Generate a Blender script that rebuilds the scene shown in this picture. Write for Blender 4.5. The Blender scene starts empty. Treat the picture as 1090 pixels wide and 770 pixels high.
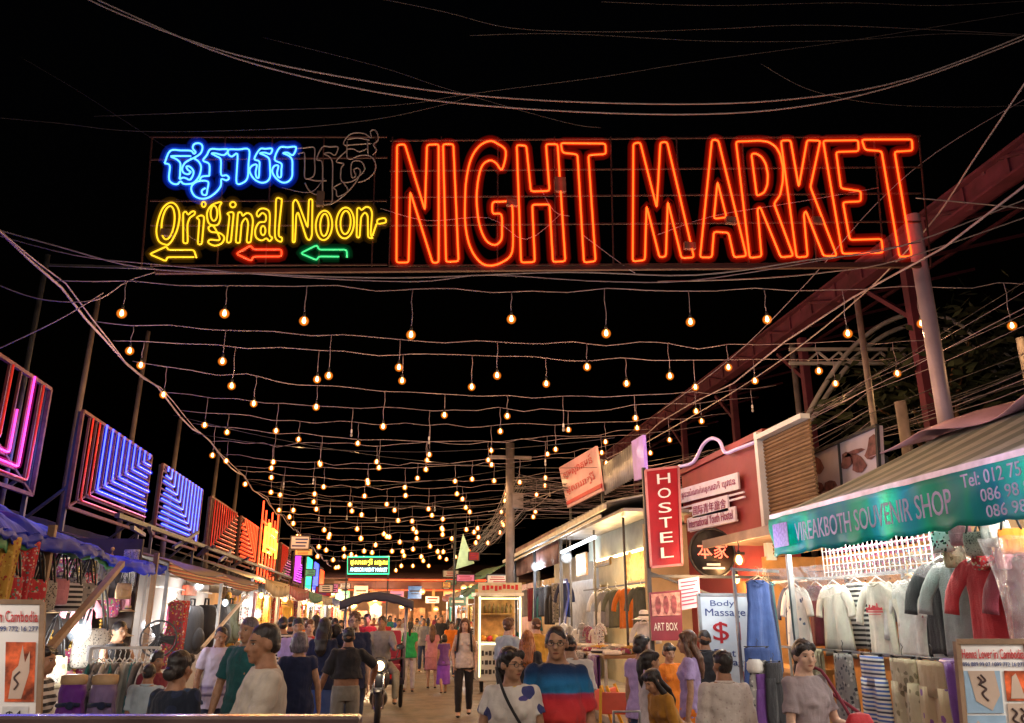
import bpy, bmesh, math, random
from mathutils import Vector, Matrix, noise
V = Vector
RAD = math.radians
R = random.Random(11)
S = bpy.context.scene
C = S.collection

# ---------------------------------------------------------------- camera, sky, exposure
FPX, CX, CY = 858.0, 545.0, 385.0
PITCH, YAW = RAD(17.5), RAD(8.2)
CAM = V((0, 0, 1.68))
HH = V((math.sin(YAW), math.cos(YAW), 0)); RR = V((math.cos(YAW), -math.sin(YAW), 0)); ZZ = V((0, 0, 1))
FW = HH * math.cos(PITCH) + ZZ * math.sin(PITCH)
UP = -HH * math.sin(PITCH) + ZZ * math.cos(PITCH)
cd = bpy.data.cameras.new('camera'); cam = bpy.data.objects.new('camera', cd); C.objects.link(cam)
cd.sensor_fit = 'HORIZONTAL'; cd.sensor_width = 36.0; cd.lens = FPX / 1090 * 36
cd.clip_start = .05; cd.clip_end = 800
mw = Matrix.Identity(4)
for i in range(3):
    mw[i][0] = RR[i]; mw[i][1] = UP[i]; mw[i][2] = -FW[i]; mw[i][3] = CAM[i]
cam.matrix_world = mw
S.camera = cam
w = bpy.data.worlds.new('World'); S.world = w; w.use_nodes = True
nt = w.node_tree
bgn = nt.nodes['Background']
sky = nt.nodes.new('ShaderNodeTexSky'); sky.sky_type = 'NISHITA'; sky.sun_disc = False
sky.sun_elevation = RAD(-5); sky.sun_rotation = RAD(200)
nt.links.new(sky.outputs[0], bgn.inputs[0]); bgn.inputs[1].default_value = 0.05
S.view_settings.view_transform = 'Standard'; S.view_settings.look = 'None'
EV = 1.4
S.view_settings.exposure = EV; S.view_settings.gamma = 1.0; S.view_settings.use_curve_mapping = False
S.render.engine = 'CYCLES'
S.cycles.use_denoising = True
S.cycles.max_bounces = 5; S.cycles.diffuse_bounces = 3; S.cycles.glossy_bounces = 2; S.cycles.transparent_max_bounces = 10
S.cycles.sample_clamp_indirect = 4.0; S.cycles.sample_clamp_direct = 0
S.cycles.caustics_reflective = False; S.cycles.caustics_refractive = False

def at(px, py, d=None, X=None, Y=None, Z=None):
    v = FW * FPX + RR * (px - CX) - UP * (py - CY)
    if d is not None: t = d / v.dot(HH)
    elif X is not None: t = X / v.x
    elif Y is not None: t = Y / v.y
    else: t = (Z - CAM.z) / v.z
    return CAM + v * t

# ---------------------------------------------------------------- materials
MATS = {}
def _base(name):
    m = bpy.data.materials.new(name); m.use_nodes = True
    t = m.node_tree; b = t.nodes['Principled BSDF']
    return m, t, b, t.nodes, t.links
def _coord(t, scale=(1, 1, 1), rnd=True):
    tc = t.nodes.new('ShaderNodeTexCoord'); mp = t.nodes.new('ShaderNodeMapping')
    mp.inputs['Scale'].default_value = scale
    t.links.new(tc.outputs['Object'], mp.inputs[0])
    if rnd:
        oi = t.nodes.new('ShaderNodeObjectInfo'); mu = t.nodes.new('ShaderNodeVectorMath'); mu.operation = 'SCALE'
        mu.inputs[0].default_value = (13.1, 7.7, 0.0); t.links.new(oi.outputs['Random'], mu.inputs['Scale'])
        t.links.new(mu.outputs[0], mp.inputs['Location'])
    return mp.outputs[0]
def rgba(c): return (c[0], c[1], c[2], 1)
def mixc(t, fac, a, b, mode='MIX'):
    n = t.nodes.new('ShaderNodeMix'); n.data_type = 'RGBA'; n.blend_type = mode
    for s, val in ((n.inputs[0], fac), (n.inputs[6], a), (n.inputs[7], b)):
        if hasattr(val, 'is_linked') or hasattr(val, 'node'): t.links.new(val, s)
        elif s == n.inputs[0]: s.default_value = val
        else: s.default_value = rgba(val)
    return n.outputs[2]
def math_(t, op, a, b=0.0):
    n = t.nodes.new('ShaderNodeMath'); n.operation = op
    for s, val in ((n.inputs[0], a), (n.inputs[1], b)):
        if hasattr(val, 'node'): t.links.new(val, s)
        else: s.default_value = val
    return n.outputs[0]
def noise_(t, vec, scale, detail=3, rough=.55):
    n = t.nodes.new('ShaderNodeTexNoise'); n.inputs['Scale'].default_value = scale
    n.inputs['Detail'].default_value = detail; n.inputs['Roughness'].default_value = rough
    t.links.new(vec, n.inputs['Vector']); return n
def ramp_(t, fac, stops, interp='LINEAR'):
    n = t.nodes.new('ShaderNodeValToRGB'); n.color_ramp.interpolation = interp
    e = n.color_ramp.elements
    while len(e) < len(stops): e.new(0.5)
    for k, (p, c) in enumerate(stops): e[k].position = p; e[k].color = rgba(c)
    t.links.new(fac, n.inputs[0]); return n.outputs[0]
def bump_(t, b, h, strength, dist=.02):
    n = t.nodes.new('ShaderNodeBump'); n.inputs['Strength'].default_value = strength; n.inputs['Distance'].default_value = dist
    t.links.new(h, n.inputs['Height']); t.links.new(n.outputs[0], b.inputs['Normal'])

def mat(name, col, rough=.7, metal=0., var=.25, ns=6., bump=.3, bs=40., dist=.01, spec=.4, dirt=0.):
    if name in MATS: return MATS[name]
    m, t, b, N, L = _base(name)
    vec = _coord(t)
    n1 = noise_(t, vec, ns, 5)
    lo = tuple(c * (1 - var) for c in col); hi = tuple(min(1, c * (1 + var)) for c in col)
    c = ramp_(t, n1.outputs[0], ((.3, lo), (.7, hi)))
    if dirt:
        n3 = noise_(t, vec, ns * .37, 6, .7)
        f = ramp_(t, n3.outputs[0], ((.48, (0, 0, 0)), (.68, (dirt,) * 3)))
        c = mixc(t, f, c, tuple(x * .3 + .01 for x in col))
    L.new(c, b.inputs['Base Color'])
    b.inputs['Roughness'].default_value = rough; b.inputs['Metallic'].default_value = metal
    b.inputs['Specular IOR Level'].default_value = spec
    if bump: bump_(t, b, noise_(t, vec, bs, 3).outputs[0], bump, dist)
    MATS[name] = m; return m

def cloth(name, cols, kind='plain', scale=1., rough=.85, rng=(0, 1), axis=2):
    """woven cloth: plain / floral / stripes / bands / motif"""
    if name in MATS: return MATS[name]
    m, t, b, N, L = _base(name)
    vec = _coord(t, rnd=kind not in ('bands', 'stripes'))
    base = cols[0]
    if kind == 'plain':
        n1 = noise_(t, vec, 9, 4)
        c = ramp_(t, n1.outputs[0], ((.3, tuple(x * .82 for x in base)), (.7, tuple(min(1, x * 1.12) for x in base))))
    elif kind in ('floral', 'motif'):
        wn = noise_(t, vec, 9 * scale, 2)
        vm = N.new('ShaderNodeVectorMath'); vm.operation = 'MULTIPLY_ADD'
        L.new(wn.outputs['Color'], vm.inputs[0]); vm.inputs[1].default_value = (.05 / scale,) * 3; L.new(vec, vm.inputs[2])
        vo = N.new('ShaderNodeTexVoronoi'); vo.inputs['Scale'].default_value = 14 * scale; L.new(vm.outputs[0], vo.inputs['Vector'])
        sep = N.new('ShaderNodeSeparateColor'); L.new(vo.outputs['Color'], sep.inputs[0])
        k = len(cols) - 1
        pc = ramp_(t, sep.outputs[0], [(i / k, cols[i + 1]) for i in range(k)], 'CONSTANT')
        thr = .42 if kind == 'floral' else .28
        f = math_(t, 'LESS_THAN', vo.outputs['Distance'], thr)
        keep = math_(t, 'GREATER_THAN', sep.outputs[1], .25)
        c = mixc(t, math_(t, 'MULTIPLY', f, keep), base, pc)
    elif kind == 'stripes':
        sp = N.new('ShaderNodeSeparateXYZ'); L.new(vec, sp.inputs[0])
        fr = math_(t, 'FRACT', math_(t, 'MULTIPLY', sp.outputs[axis], 1 / (.05 * scale)))
        c = ramp_(t, fr, [(i / len(cols), cc) for i, cc in enumerate(cols)], 'CONSTANT')
    elif kind == 'bands':
        sp = N.new('ShaderNodeSeparateXYZ'); L.new(vec, sp.inputs[0])
        wob = noise_(t, vec, 20, 2)
        z = math_(t, 'ADD', sp.outputs[axis], math_(t, 'MULTIPLY', math_(t, 'SUBTRACT', wob.outputs[0], .5), .012))
        mr = N.new('ShaderNodeMapRange'); L.new(z, mr.inputs[0]); mr.inputs[1].default_value = rng[0]; mr.inputs[2].default_value = rng[1]
        c = ramp_(t, mr.outputs[0], cols, 'LINEAR')
    n2 = noise_(t, vec, 5, 3)
    c = mixc(t, .45, c, ramp_(t, n2.outputs[0], ((.3, (.66,) * 3), (.7, (1.08,) * 3))), 'MULTIPLY')
    L.new(c, b.inputs['Base Color'])
    b.inputs['Roughness'].default_value = rough; b.inputs['Specular IOR Level'].default_value = .2
    b.inputs['Sheen Weight'].default_value = .15
    wv = noise_(t, vec, 160, 2); wr = noise_(t, _coord(t, (1, 1, .3)), 17, 2, .4)
    bump_(t, b, math_(t, 'ADD', math_(t, 'MULTIPLY', wv.outputs[0], .25), wr.outputs[0]), .55, .035)
    MATS[name] = m; return m

def glow(name, col, strength, sample=True):
    if name in MATS: return MATS[name]
    m, t, b, N, L = _base(name)
    b.inputs['Base Color'].default_value = rgba(tuple(min(1, c) * .6 for c in col))
    b.inputs['Emission Color'].default_value = rgba(col); b.inputs['Emission Strength'].default_value = strength
    b.inputs['Roughness'].default_value = .3
    m.cycles.emission_sampling = 'AUTO' if sample else 'NONE'
    MATS[name] = m; return m

def clear_plastic(name, col=(.8, .8, .82), alpha=.25):
    if name in MATS: return MATS[name]
    m, t, b, N, L = _base(name)
    b.inputs['Base Color'].default_value = rgba(col); b.inputs['Roughness'].default_value = .18
    vec = _coord(t)
    n = noise_(t, vec, 6, 4)
    mr = N.new('ShaderNodeMapRange'); L.new(n.outputs[0], mr.inputs[0]); mr.inputs[1].default_value = .3; mr.inputs[2].default_value = .7
    mr.inputs[3].default_value = alpha * .5; mr.inputs[4].default_value = alpha * 1.6
    L.new(mr.outputs[0], b.inputs['Alpha']); bump_(t, b, n.outputs[0], .8, .05)
    MATS[name] = m; return m

# ---------------------------------------------------------------- mesh builder
class MB:
    def __init__(s): s.v = []; s.f = []; s.m = []; s.sm = []; s.c = []
    def add(s, vs, fs, mi=0, smooth=False):
        o = len(s.v); s.c.append((o, len(s.f))); s.v += [V(p) for p in vs]; s.f += [[i + o for i in f] for f in fs]
        s.m += [mi] * len(fs); s.sm += [smooth] * len(fs); return s
    def box(s, c, d, mi=0, rot=None):
        c = V(c); x, y, z = d[0] / 2, d[1] / 2, d[2] / 2
        vs = [V((sx * x, sy * y, sz * z)) for sz in (-1, 1) for sx, sy in ((-1, -1), (1, -1), (1, 1), (-1, 1))]
        if rot is not None: vs = [rot @ p for p in vs]
        return s.add([c + p for p in vs], [(3, 2, 1, 0), (4, 5, 6, 7), (0, 1, 5, 4), (1, 2, 6, 5), (2, 3, 7, 6), (3, 0, 4, 7)], mi)
    def bar(s, a, b, w, h=None, mi=0, up=None):
        a = V(a); b = V(b); h = h or w; d = (b - a).normalized()
        u = V(up) if up is not None else (ZZ if abs(d.z) < .95 else V((1, 0, 0)))
        x = d.cross(u).normalized() * (w / 2); y = x.normalized().cross(d).normalized() * (h / 2)
        vs = [p + i * x + j * y for p in (a, b) for i, j in ((-1, -1), (1, -1), (1, 1), (-1, 1))]
        return s.add(vs, [(3, 2, 1, 0), (4, 5, 6, 7), (0, 1, 5, 4), (1, 2, 6, 5), (2, 3, 7, 6), (3, 0, 4, 7)], mi)
    def tube(s, pts, r, n=6, closed=False, mi=0, flat=None):
        pts = [V(p) for p in pts]; k = len(pts)
        rs = r if isinstance(r, (list, tuple)) else [r] * k
        tan = []
        for i in range(k):
            if closed: d = pts[(i + 1) % k] - pts[i - 1]
            else: d = pts[min(i + 1, k - 1)] - pts[max(i - 1, 0)]
            tan.append(d.normalized() if d.length > 1e-9 else ZZ)
        x = tan[0].orthogonal().normalized()
        if flat is not None: x = (V(flat[2]) - tan[0] * V(flat[2]).dot(tan[0])).normalized()
        vs = []
        for i in range(k):
            x = (x - tan[i] * x.dot(tan[i]));
            x = x.normalized() if x.length > 1e-6 else tan[i].orthogonal().normalized()
            y = tan[i].cross(x)
            fx, fy = (flat[0], flat[1]) if flat else (1, 1)
            for j in range(n):
                a = 2 * math.pi * j / n
                vs.append(pts[i] + (x * math.cos(a) * fx + y * math.sin(a) * fy) * rs[i])
        fs = []
        for i in range(k if closed else k - 1):
            i2 = (i + 1) % k
            for j in range(n): fs.append((i * n + j, i * n + (j + 1) % n, i2 * n + (j + 1) % n, i2 * n + j))
        if not closed: fs += [tuple(range(n - 1, -1, -1)), tuple((k - 1) * n + j for j in range(n))]
        return s.add(vs, fs, mi, True)
    def loft(s, rings, mi=0, caps=True, smooth=True):
        n = len(rings[0]); vs = [V(p) for r in rings for p in r]; fs = []
        for i in range(len(rings) - 1):
            for j in range(n): fs.append((i * n + j, i * n + (j + 1) % n, (i + 1) * n + (j + 1) % n, (i + 1) * n + j))
        if caps: fs += [tuple(range(n - 1, -1, -1)), tuple((len(rings) - 1) * n + j for j in range(n))]
        return s.add(vs, fs, mi, smooth)
    def lathe(s, prof, o=(0, 0, 0), n=14, mi=0):
        o = V(o)
        return s.loft([[o + V((r * math.cos(2 * math.pi * j / n), r * math.sin(2 * math.pi * j / n), z)) for j in range(n)] for r, z in prof], mi)
    def ball(s, c, r, nu=12, nv=8, mi=0, rot=None):
        c = V(c); r = (r, r, r) if not isinstance(r, (tuple, list)) else r
        rings = []
        for i in range(nv + 1):
            t = math.pi * (i + (.12 if i == 0 else -.12 if i == nv else 0)) / nv
            ring = [V((r[0] * math.sin(t) * math.cos(2 * math.pi * j / nu), r[1] * math.sin(t) * math.sin(2 * math.pi * j / nu), -r[2] * math.cos(t))) for j in range(nu)]
            rings.append([c + (rot @ p if rot is not None else p) for p in ring])
        return s.loft(rings, mi)
    def sheet(s, fn, nu, nv, th=.006, mi=0, smooth=True):
        """cloth-like sheet with real thickness, fn(u,v) -> point"""
        P = [[V(fn(i / nu, j / nv)) for j in range(nv + 1)] for i in range(nu + 1)]
        Nn = []
        for i in range(nu + 1):
            row = []
            for j in range(nv + 1):
                a = P[min(i + 1, nu)][j] - P[max(i - 1, 0)][j]; b = P[i][min(j + 1, nv)] - P[i][max(j - 1, 0)]
                c = a.cross(b); row.append(c.normalized() if c.length > 1e-9 else ZZ)
            Nn.append(row)
        W = nv + 1; M_ = (nu + 1) * W
        vs = [P[i][j] + Nn[i][j] * th / 2 for i in range(nu + 1) for j in range(W)] + [P[i][j] - Nn[i][j] * th / 2 for i in range(nu + 1) for j in range(W)]
        fs = []
        for i in range(nu):
            for j in range(nv):
                a = i * W + j; fs.append((a, a + W, a + W + 1, a + 1)); fs.append((M_ + a, M_ + a + 1, M_ + a + W + 1, M_ + a + W))
        edge = [(i, 0) for i in range(nu)] + [(nu, j) for j in range(nv)] + [(i, nv) for i in range(nu, 0, -1)] + [(0, j) for j in range(nv, 0, -1)]
        for k in range(len(edge)):
            a = edge[k][0] * W + edge[k][1]; b = edge[(k + 1) % len(edge)][0] * W + edge[(k + 1) % len(edge)][1]
            fs.append((a, M_ + a, M_ + b, b))
        return s.add(vs, fs, mi, smooth)
    def slab(s, pts, n, mi=0):
        """flat polygon pts with thickness vector n"""
        pts = [V(p) for p in pts]; n = V(n); k = len(pts)
        fs = [tuple(range(k)), tuple(range(2 * k - 1, k - 1, -1))] + [(i, i + k, (i + 1) % k + k, (i + 1) % k) for i in range(k)]
        return s.add(pts + [p + n for p in pts], fs, mi)
    def build(s, name, ms, parent=None, loc=None, bevel=0):
        me = bpy.data.meshes.new(name)
        o = bpy.data.objects.new(name, me); C.objects.link(o)
        if parent is not None: off = V(parent.location)
        elif loc is not None: off = V(loc)
        else:
            lo = V([min(p[i] for p in s.v) for i in range(3)]); hi = V([max(p[i] for p in s.v) for i in range(3)])
            off = V(((lo.x + hi.x) / 2, (lo.y + hi.y) / 2, lo.z))
        me.from_pydata([p - off for p in s.v], [], s.f)
        for m in (ms if isinstance(ms, (list, tuple)) else [ms]): me.materials.append(m)
        me.polygons.foreach_set('material_index', s.m); me.polygons.foreach_set('use_smooth', s.sm)
        bm = bmesh.new(); bm.from_mesh(me); bmesh.ops.recalc_face_normals(bm, faces=bm.faces); bm.to_mesh(me); bm.free()
        if parent is not None: o.parent = parent
        else: o.location = off
        if bevel:
            b = o.modifiers.new('edge', 'BEVEL'); b.width = bevel; b.segments = 2; b.limit_method = 'ANGLE'
        return o

def build_each(b, name, m, parent, bevel=0):
    """every shape added to the builder becomes an object of its own"""
    cs = b.c + [(len(b.v), len(b.f))]; out = []
    for (v0, f0), (v1, f1) in zip(cs, cs[1:]):
        q = MB(); q.v = b.v[v0:v1]; q.f = [[i - v0 for i in f] for f in b.f[f0:f1]]; q.m = b.m[f0:f1]; q.sm = b.sm[f0:f1]
        out.append(q.build(name, m, parent, bevel=bevel))
    return out
def tag(o, label=None, cat=None, group=None, kind=None):
    if label: o['label'] = label
    if cat: o['category'] = cat
    if group: o['group'] = group
    if kind: o['kind'] = kind
    return o
def thing(name, label, cat, loc=(0, 0, 0), group=None):
    o = bpy.data.objects.new(name, None); C.objects.link(o); o.location = loc; o.empty_display_size = .1
    return tag(o, label, cat, group)
def kids(o): return list(o.children)
def copy_tree(o, loc=None, rz=None, label=None, group=None, ms=None, scale=None, top=True):
    c = o.copy(); C.objects.link(c)
    if loc is not None: c.location = loc
    if rz is not None: c.rotation_euler = (0, 0, rz)
    if scale is not None: c.scale = scale if isinstance(scale, (tuple, list)) else (scale,) * 3
    if top:
        if label: c['label'] = label
        if group: c['group'] = group
    for ch in kids(o):
        k = copy_tree(ch, top=False, ms=ms); k.parent = c; k.matrix_parent_inverse = ch.matrix_parent_inverse.copy()
    if ms and o.type == 'MESH':
        st = o.name.split('.')[0]
        if st in ms:
            c.material_slots[0].link = 'OBJECT'; c.material_slots[0].material = ms[st]
    return c
def text(s, o, u, v, w, h, m, parent=None, name='lettering', th=.004, shear=0, quad=None):
    """flat lettering filling the box from o, w along u and h along v (thickness along u x v)"""
    cu = bpy.data.curves.new('t', 'FONT'); cu.body = s; cu.size = 1; cu.resolution_u = 3; cu.shear = shear
    ob = bpy.data.objects.new('t', cu); C.objects.link(ob)
    me = ob.to_mesh()
    vs = [p.co.copy() for p in me.vertices]; fs = [list(p.vertices) for p in me.polygons]
    ob.to_mesh_clear(); bpy.data.objects.remove(ob); bpy.data.curves.remove(cu)
    if not vs: return None
    x0 = min(p.x for p in vs); x1 = max(p.x for p in vs); y0 = min(p.y for p in vs); y1 = max(p.y for p in vs)
    o = V(o); u = V(u).normalized(); v = V(v).normalized(); n = u.cross(v).normalized()
    if w is None: w = h * (x1 - x0) / (y1 - y0)
    b = MB()
    pts = [o + u * ((p.x - x0) / (x1 - x0) * w) + v * ((p.y - y0) / (y1 - y0) * h) for p in vs]
    k = len(pts); ed = {}
    for f in fs:
        for i in range(len(f)): e = (f[i], f[(i + 1) % len(f)]); ed[e] = ed.get(e, 0) + 1
    rim = [(a, c, c + k, a + k) for (a, c) in ed if (c, a) not in ed]
    b.add(pts + [p + n * th for p in pts], [list(reversed(f)) for f in fs] + [[i + k for i in f] for f in fs] + rim)
    return b.build(name, m, parent)
def lamp(loc, power, col, r=.06, name='lamp_light'):
    l = bpy.data.lights.new(name, 'POINT'); l.energy = power; l.color = col; l.shadow_soft_size = r
    o = bpy.data.objects.new(name, l); C.objects.link(o); o.location = loc; return o
def smooth_path(pts, closed=False, k=4):
    pts = [V(p) for p in pts]; n = len(pts); out = []
    for i in range(n if closed else n - 1):
        p1 = pts[i]; p2 = pts[(i + 1) % n]
        p0 = pts[i - 1] if (closed or i > 0) else p1; p3 = pts[(i + 2) % n] if (closed or i + 2 < n) else p2
        for j in range(k):
            t = j / k
            out.append(.5 * (2 * p1 + (p2 - p0) * t + (2 * p0 - 5 * p1 + 4 * p2 - p3) * t * t + (3 * p1 - p0 - 3 * p2 + p3) * t ** 3))
    if not closed: out.append(pts[-1])
    return out
def sag(a, b, s, n=14, wob=0.0, seed=0):
    a = V(a); b = V(b); out = []
    for i in range(n + 1):
        t = i / n; p = a.lerp(b, t); p.z -= 4 * s * t * (1 - t)
        if wob and 0 < i < n: p += V((noise.noise((seed, i * .9, 0)), noise.noise((seed, i * .9, 5)), noise.noise((seed, i * .9, 9)))) * wob
        out.append(p)
    return out

TMP = bpy.data.scenes.new('workbench')
# common materials
STEEL = mat('galvanised_steel', (.32, .32, .33), .45, .6, .3, 5, .2, 60)
DARKSTEEL = mat('dark_steel', (.06, .06, .065), .5, .5, .3, 6, .2, 60)
RUST = mat('rusty_frame', (.13, .04, .03), .7, .1, .4, 9, .4, 70)
WIRE = mat('grey_cable', (.27, .21, .25), .6, 0, .3, 3, 0)
BLACKWIRE = mat('black_cable', (.04, .035, .04), .55, 0, .3, 3, 0)
WOOD = mat('old_wood', (.22, .12, .06), .6, 0, .4, 4, .4, 30, dirt=.5)
PALEWOOD = mat('pale_wood', (.45, .3, .16), .6, 0, .3, 5, .3, 30)
WHITEP = mat('white_paint', (.75, .74, .72), .5, 0, .08, 3, .1, 30, dirt=.2)
BLACKP = mat('black_plastic', (.02, .02, .022), .4, 0, .2, 6, .1, 40)
TOEWALL = mat('grubby_plaster', (.5, .47, .42), .8, 0, .15, 2, .3, 25, dirt=.5)
TIN = mat('corrugated_tin', (.35, .34, .34), .45, .5, .3, 2, .2, 30, dirt=.6)
CHROME = mat('chrome', (.6, .6, .62), .2, 1, .05, 5, 0)
TYRE = mat('tyre_rubber', (.02, .02, .02), .8, 0, .2, 20, .4, 60)
INK = mat('black_ink', (.02, .02, .025), .6, 0, .1, 5, 0)
REDINK = mat('red_ink', (.55, .03, .04), .6, 0, .1, 5, 0)
BLUEINK = mat('navy_ink', (.05, .08, .25), .6, 0, .1, 5, 0)
PAPER = mat('white_print', (.8, .79, .78), .55, 0, .05, 3, .05, 20)
WARM = (1, .70, .38); COOL = (.85, .93, 1); AMBER = (1, .52, .18)
BULBW = glow('warm_bulb_glass', (1, .50, .14), 4.5, False)
BULBA = glow('string_bulb_glass', (1, .55, .18), 5, False)
BULBC = glow('cool_bulb_glass', (.9, .97, 1), 6, False)
TUBEL = glow('tube_light_glass', (1, .86, .62), 4)
def globe(name, col, e, tr):  # emissive volume that imitates the bloom around bulbs and neon tubes
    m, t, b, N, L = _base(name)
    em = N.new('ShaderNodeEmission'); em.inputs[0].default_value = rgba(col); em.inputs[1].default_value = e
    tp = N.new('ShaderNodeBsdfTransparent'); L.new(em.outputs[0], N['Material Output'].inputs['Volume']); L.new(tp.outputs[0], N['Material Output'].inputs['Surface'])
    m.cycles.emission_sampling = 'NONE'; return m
HALOA = globe('amber_globe', (1, .22, .015), 4.2, 0)
HALOW = globe('warm_globe', (1, .40, .10), 2.2, 0)
HALOC = globe('cool_globe', (.8, .9, 1), 1.9, 0)
DEAD = mat('dead_bulb_glass', (.35, .33, .32), .2, 0, .1, 5, 0)
# ---------------------------------------------------------------- ground
def ground_mat():
    m, t, b, N, L = _base('packed_street')
    vec = _coord(t, rnd=False)
    n1 = noise_(t, vec, .45, 6, .6); n2 = noise_(t, vec, 3, 5, .65); n3 = noise_(t, vec, 45, 3)
    c = ramp_(t, n1.outputs[0], ((.3, (.10, .07, .052)), (.5, (.185, .13, .095)), (.7, (.26, .19, .14))))
    n4 = noise_(t, vec, 1.1, 7, .75)
    c = mixc(t, .8, c, ramp_(t, n2.outputs[0], ((.35, (.5,) * 3), (.65, (1, 1, 1)))), 'MULTIPLY')
    c = mixc(t, ramp_(t, n4.outputs[0], ((.52, (0, 0, 0)), (.60, (.75,) * 3))), c, (.05, .038, .03))
    L.new(c, b.inputs['Base Color'])
    L.new(ramp_(t, n1.outputs[0], ((.35, (.25,) * 3), (.6, (.7,) * 3))), b.inputs['Roughness'])
    bump_(t, b, math_(t, 'ADD', n3.outputs[0], n2.outputs[0]), .5, .03)
    return m
g = MB(); g.add([(-200, -60, 0), (200, -60, 0), (200, 400, 0), (-200, 400, 0)], [(0, 1, 2, 3)])
tag(g.build('ground', ground_mat(), loc=(0, 0, 0)), kind='structure')
PAVE = mat('pavement_concrete', (.3, .27, .24), .75, 0, .2, 1.5, .4, 20, dirt=.5)
for x0, x1 in ((-9, -2.95), (3.55, 9)):
    k = MB(); k.box(((x0 + x1) / 2, 33, .06), (x1 - x0, 80, .12)); k.build('pavement', PAVE, bevel=.015)['kind'] = 'structure'

# ---------------------------------------------------------------- the big neon sign
TR = .0115
NK = 2 ** -EV
RED = glow('neon_red', (1, .07, .007), 4.4 * NK)
BLUE = glow('neon_blue', (.10, .40, 1), 2.6 * NK)
YEL = glow('neon_yellow', (1, .60, .02), 1.35 * NK)
GRN = glow('neon_green', (.06, .80, .25), 1.1 * NK)
REDA = glow('neon_red_arrow', (1, .06, .015), 2.2 * NK)
UNLIT = mat('unlit_glass_tube', (.42, .33, .30), .3, 0, .1, 5, 0)
PANEL = mat('dark_sign_sheet', (.022, .02, .05), .9, 0, .3, 1.2, .2, 6, spec=.05)
PANELR = mat('dark_red_sign_sheet', (.085, .012, .010), .9, 0, .3, 1.2, .2, 6, spec=.05)
sign = thing('neon_sign', 'huge neon sign reading NIGHT MARKET hung high across the street', 'sign', at(570, 287, d=10.05))
def z2(p): return (400 + p[0] / 3.633, 120 + p[1] / 3.633)
def z3(p): return (680 + p[0] / 3.406, 120 + p[1] / 3.406)
def k1(p): return (150 + p[0] / 7.7, 125 + p[1] / 7.7)
def k2(p): return (280 + p[0] / 7.7, 125 + p[1] / 7.7)
def o1(p): return (150 + p[0] / 7.786, 200 + p[1] / 7.786)
def o2(p): return (280 + p[0] / 7.786, 200 + p[1] / 7.786)
def a1(p): return (140 + p[0] / 3.893, 120 + p[1] / 3.893)
def SP(p, off=0): return at(p[0], p[1], d=10 - off)
def round_corners(pts, closed, r):
    out = []; n = len(pts)
    for i in range(n):
        if not closed and i in (0, n - 1): out.append(pts[i]); continue
        p = pts[i]; a = pts[i - 1] - p; b = pts[(i + 1) % n] - p
        ra = min(r, a.length * .4); rb = min(r, b.length * .4)
        A = p + a.normalized() * ra; B = p + b.normalized() * rb
        out += [A, A.lerp(p, .5).lerp(p.lerp(B, .5), .5), B]
    return out
def letter(name, conv, loops, m, r=TR, curvy=False, off=0.05):
    b = MB()
    for lp in loops:
        closed = True; pts = lp
        if lp[0] == 'open': closed = False; pts = lp[1:]
        q = [SP(conv(p), off) for p in pts]
        q = smooth_path(q, closed, 4) if curvy else round_corners(q, closed, .035)
        b.tube(q, r, 8, closed)
    o = b.build(name, m, sign)
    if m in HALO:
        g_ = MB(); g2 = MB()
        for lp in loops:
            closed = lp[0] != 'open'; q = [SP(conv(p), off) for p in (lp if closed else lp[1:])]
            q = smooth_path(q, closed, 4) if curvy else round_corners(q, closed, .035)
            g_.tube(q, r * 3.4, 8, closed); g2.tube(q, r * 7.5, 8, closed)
        for B_, m_ in ((g_, HALO[m]), (g2, HALO2[m])): e = B_.build('glow_glass', m_, None, loc=sign.location); e.parent = o; e.location = (0, 0, 0)  # halo tubes added around the neon, not real glass
    return o
HALO = {RED: globe('red_gas', (1, .025, .003), 1.9, 0), BLUE: globe('blue_gas', (.015, .12, 1), 2.0, 0), YEL: globe('yellow_gas', (1, .42, .01), .55, 0), GRN: globe('green_gas', (.01, .8, .2), .5, 0), REDA: globe('red_arrow_gas', (1, .03, .004), 1.6, 0)}  # inner halo volumes that stand in for the bloom of the letters
HALO2 = {RED: globe('red_outer_gas', (1, .015, .002), .34, 0), BLUE: globe('blue_outer_gas', (.005, .05, 1), .42, 0), YEL: globe('yellow_outer_gas', (1, .42, .01), .07, 0), GRN: globe('green_outer_gas', (.01, .8, .2), .07, 0), REDA: globe('red_arrow_outer_gas', (1, .02, .003), .3, 0)}  # wider, fainter halo volumes for the same bloom
for lp, cv in (
    ([[(80, 580), (82, 125), (112, 122), (190, 378), (198, 125), (243, 122), (243, 580), (220, 582), (133, 305), (127, 580)]], 0),
    ([[(260, 122), (300, 122), (320, 575), (272, 578)]], 0),
    ([[(503, 150), (470, 120), (440, 110), (400, 130), (368, 180), (350, 260), (345, 350), (347, 440), (365, 520), (400, 575), (440, 592), (490, 578), (527, 540), (530, 440), (528, 368), (515, 345), (480, 345), (455, 347), (450, 368), (455, 390), (485, 395), (488, 450), (485, 492), (460, 512), (425, 492), (400, 430), (390, 340), (396, 260), (412, 205), (440, 185), (465, 195), (488, 220)]], 1),
    ([[(545, 125), (582, 128), (600, 305), (672, 303), (658, 122), (703, 122), (733, 575), (685, 578), (672, 355), (605, 356), (615, 578), (562, 580)]], 0),
    ([[(715, 118), (888, 120), (890, 160), (822, 165), (850, 575), (805, 580), (780, 162), (722, 155)]], 0)):
    letter('letter', z2, lp, RED, curvy=bool(cv))
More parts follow.
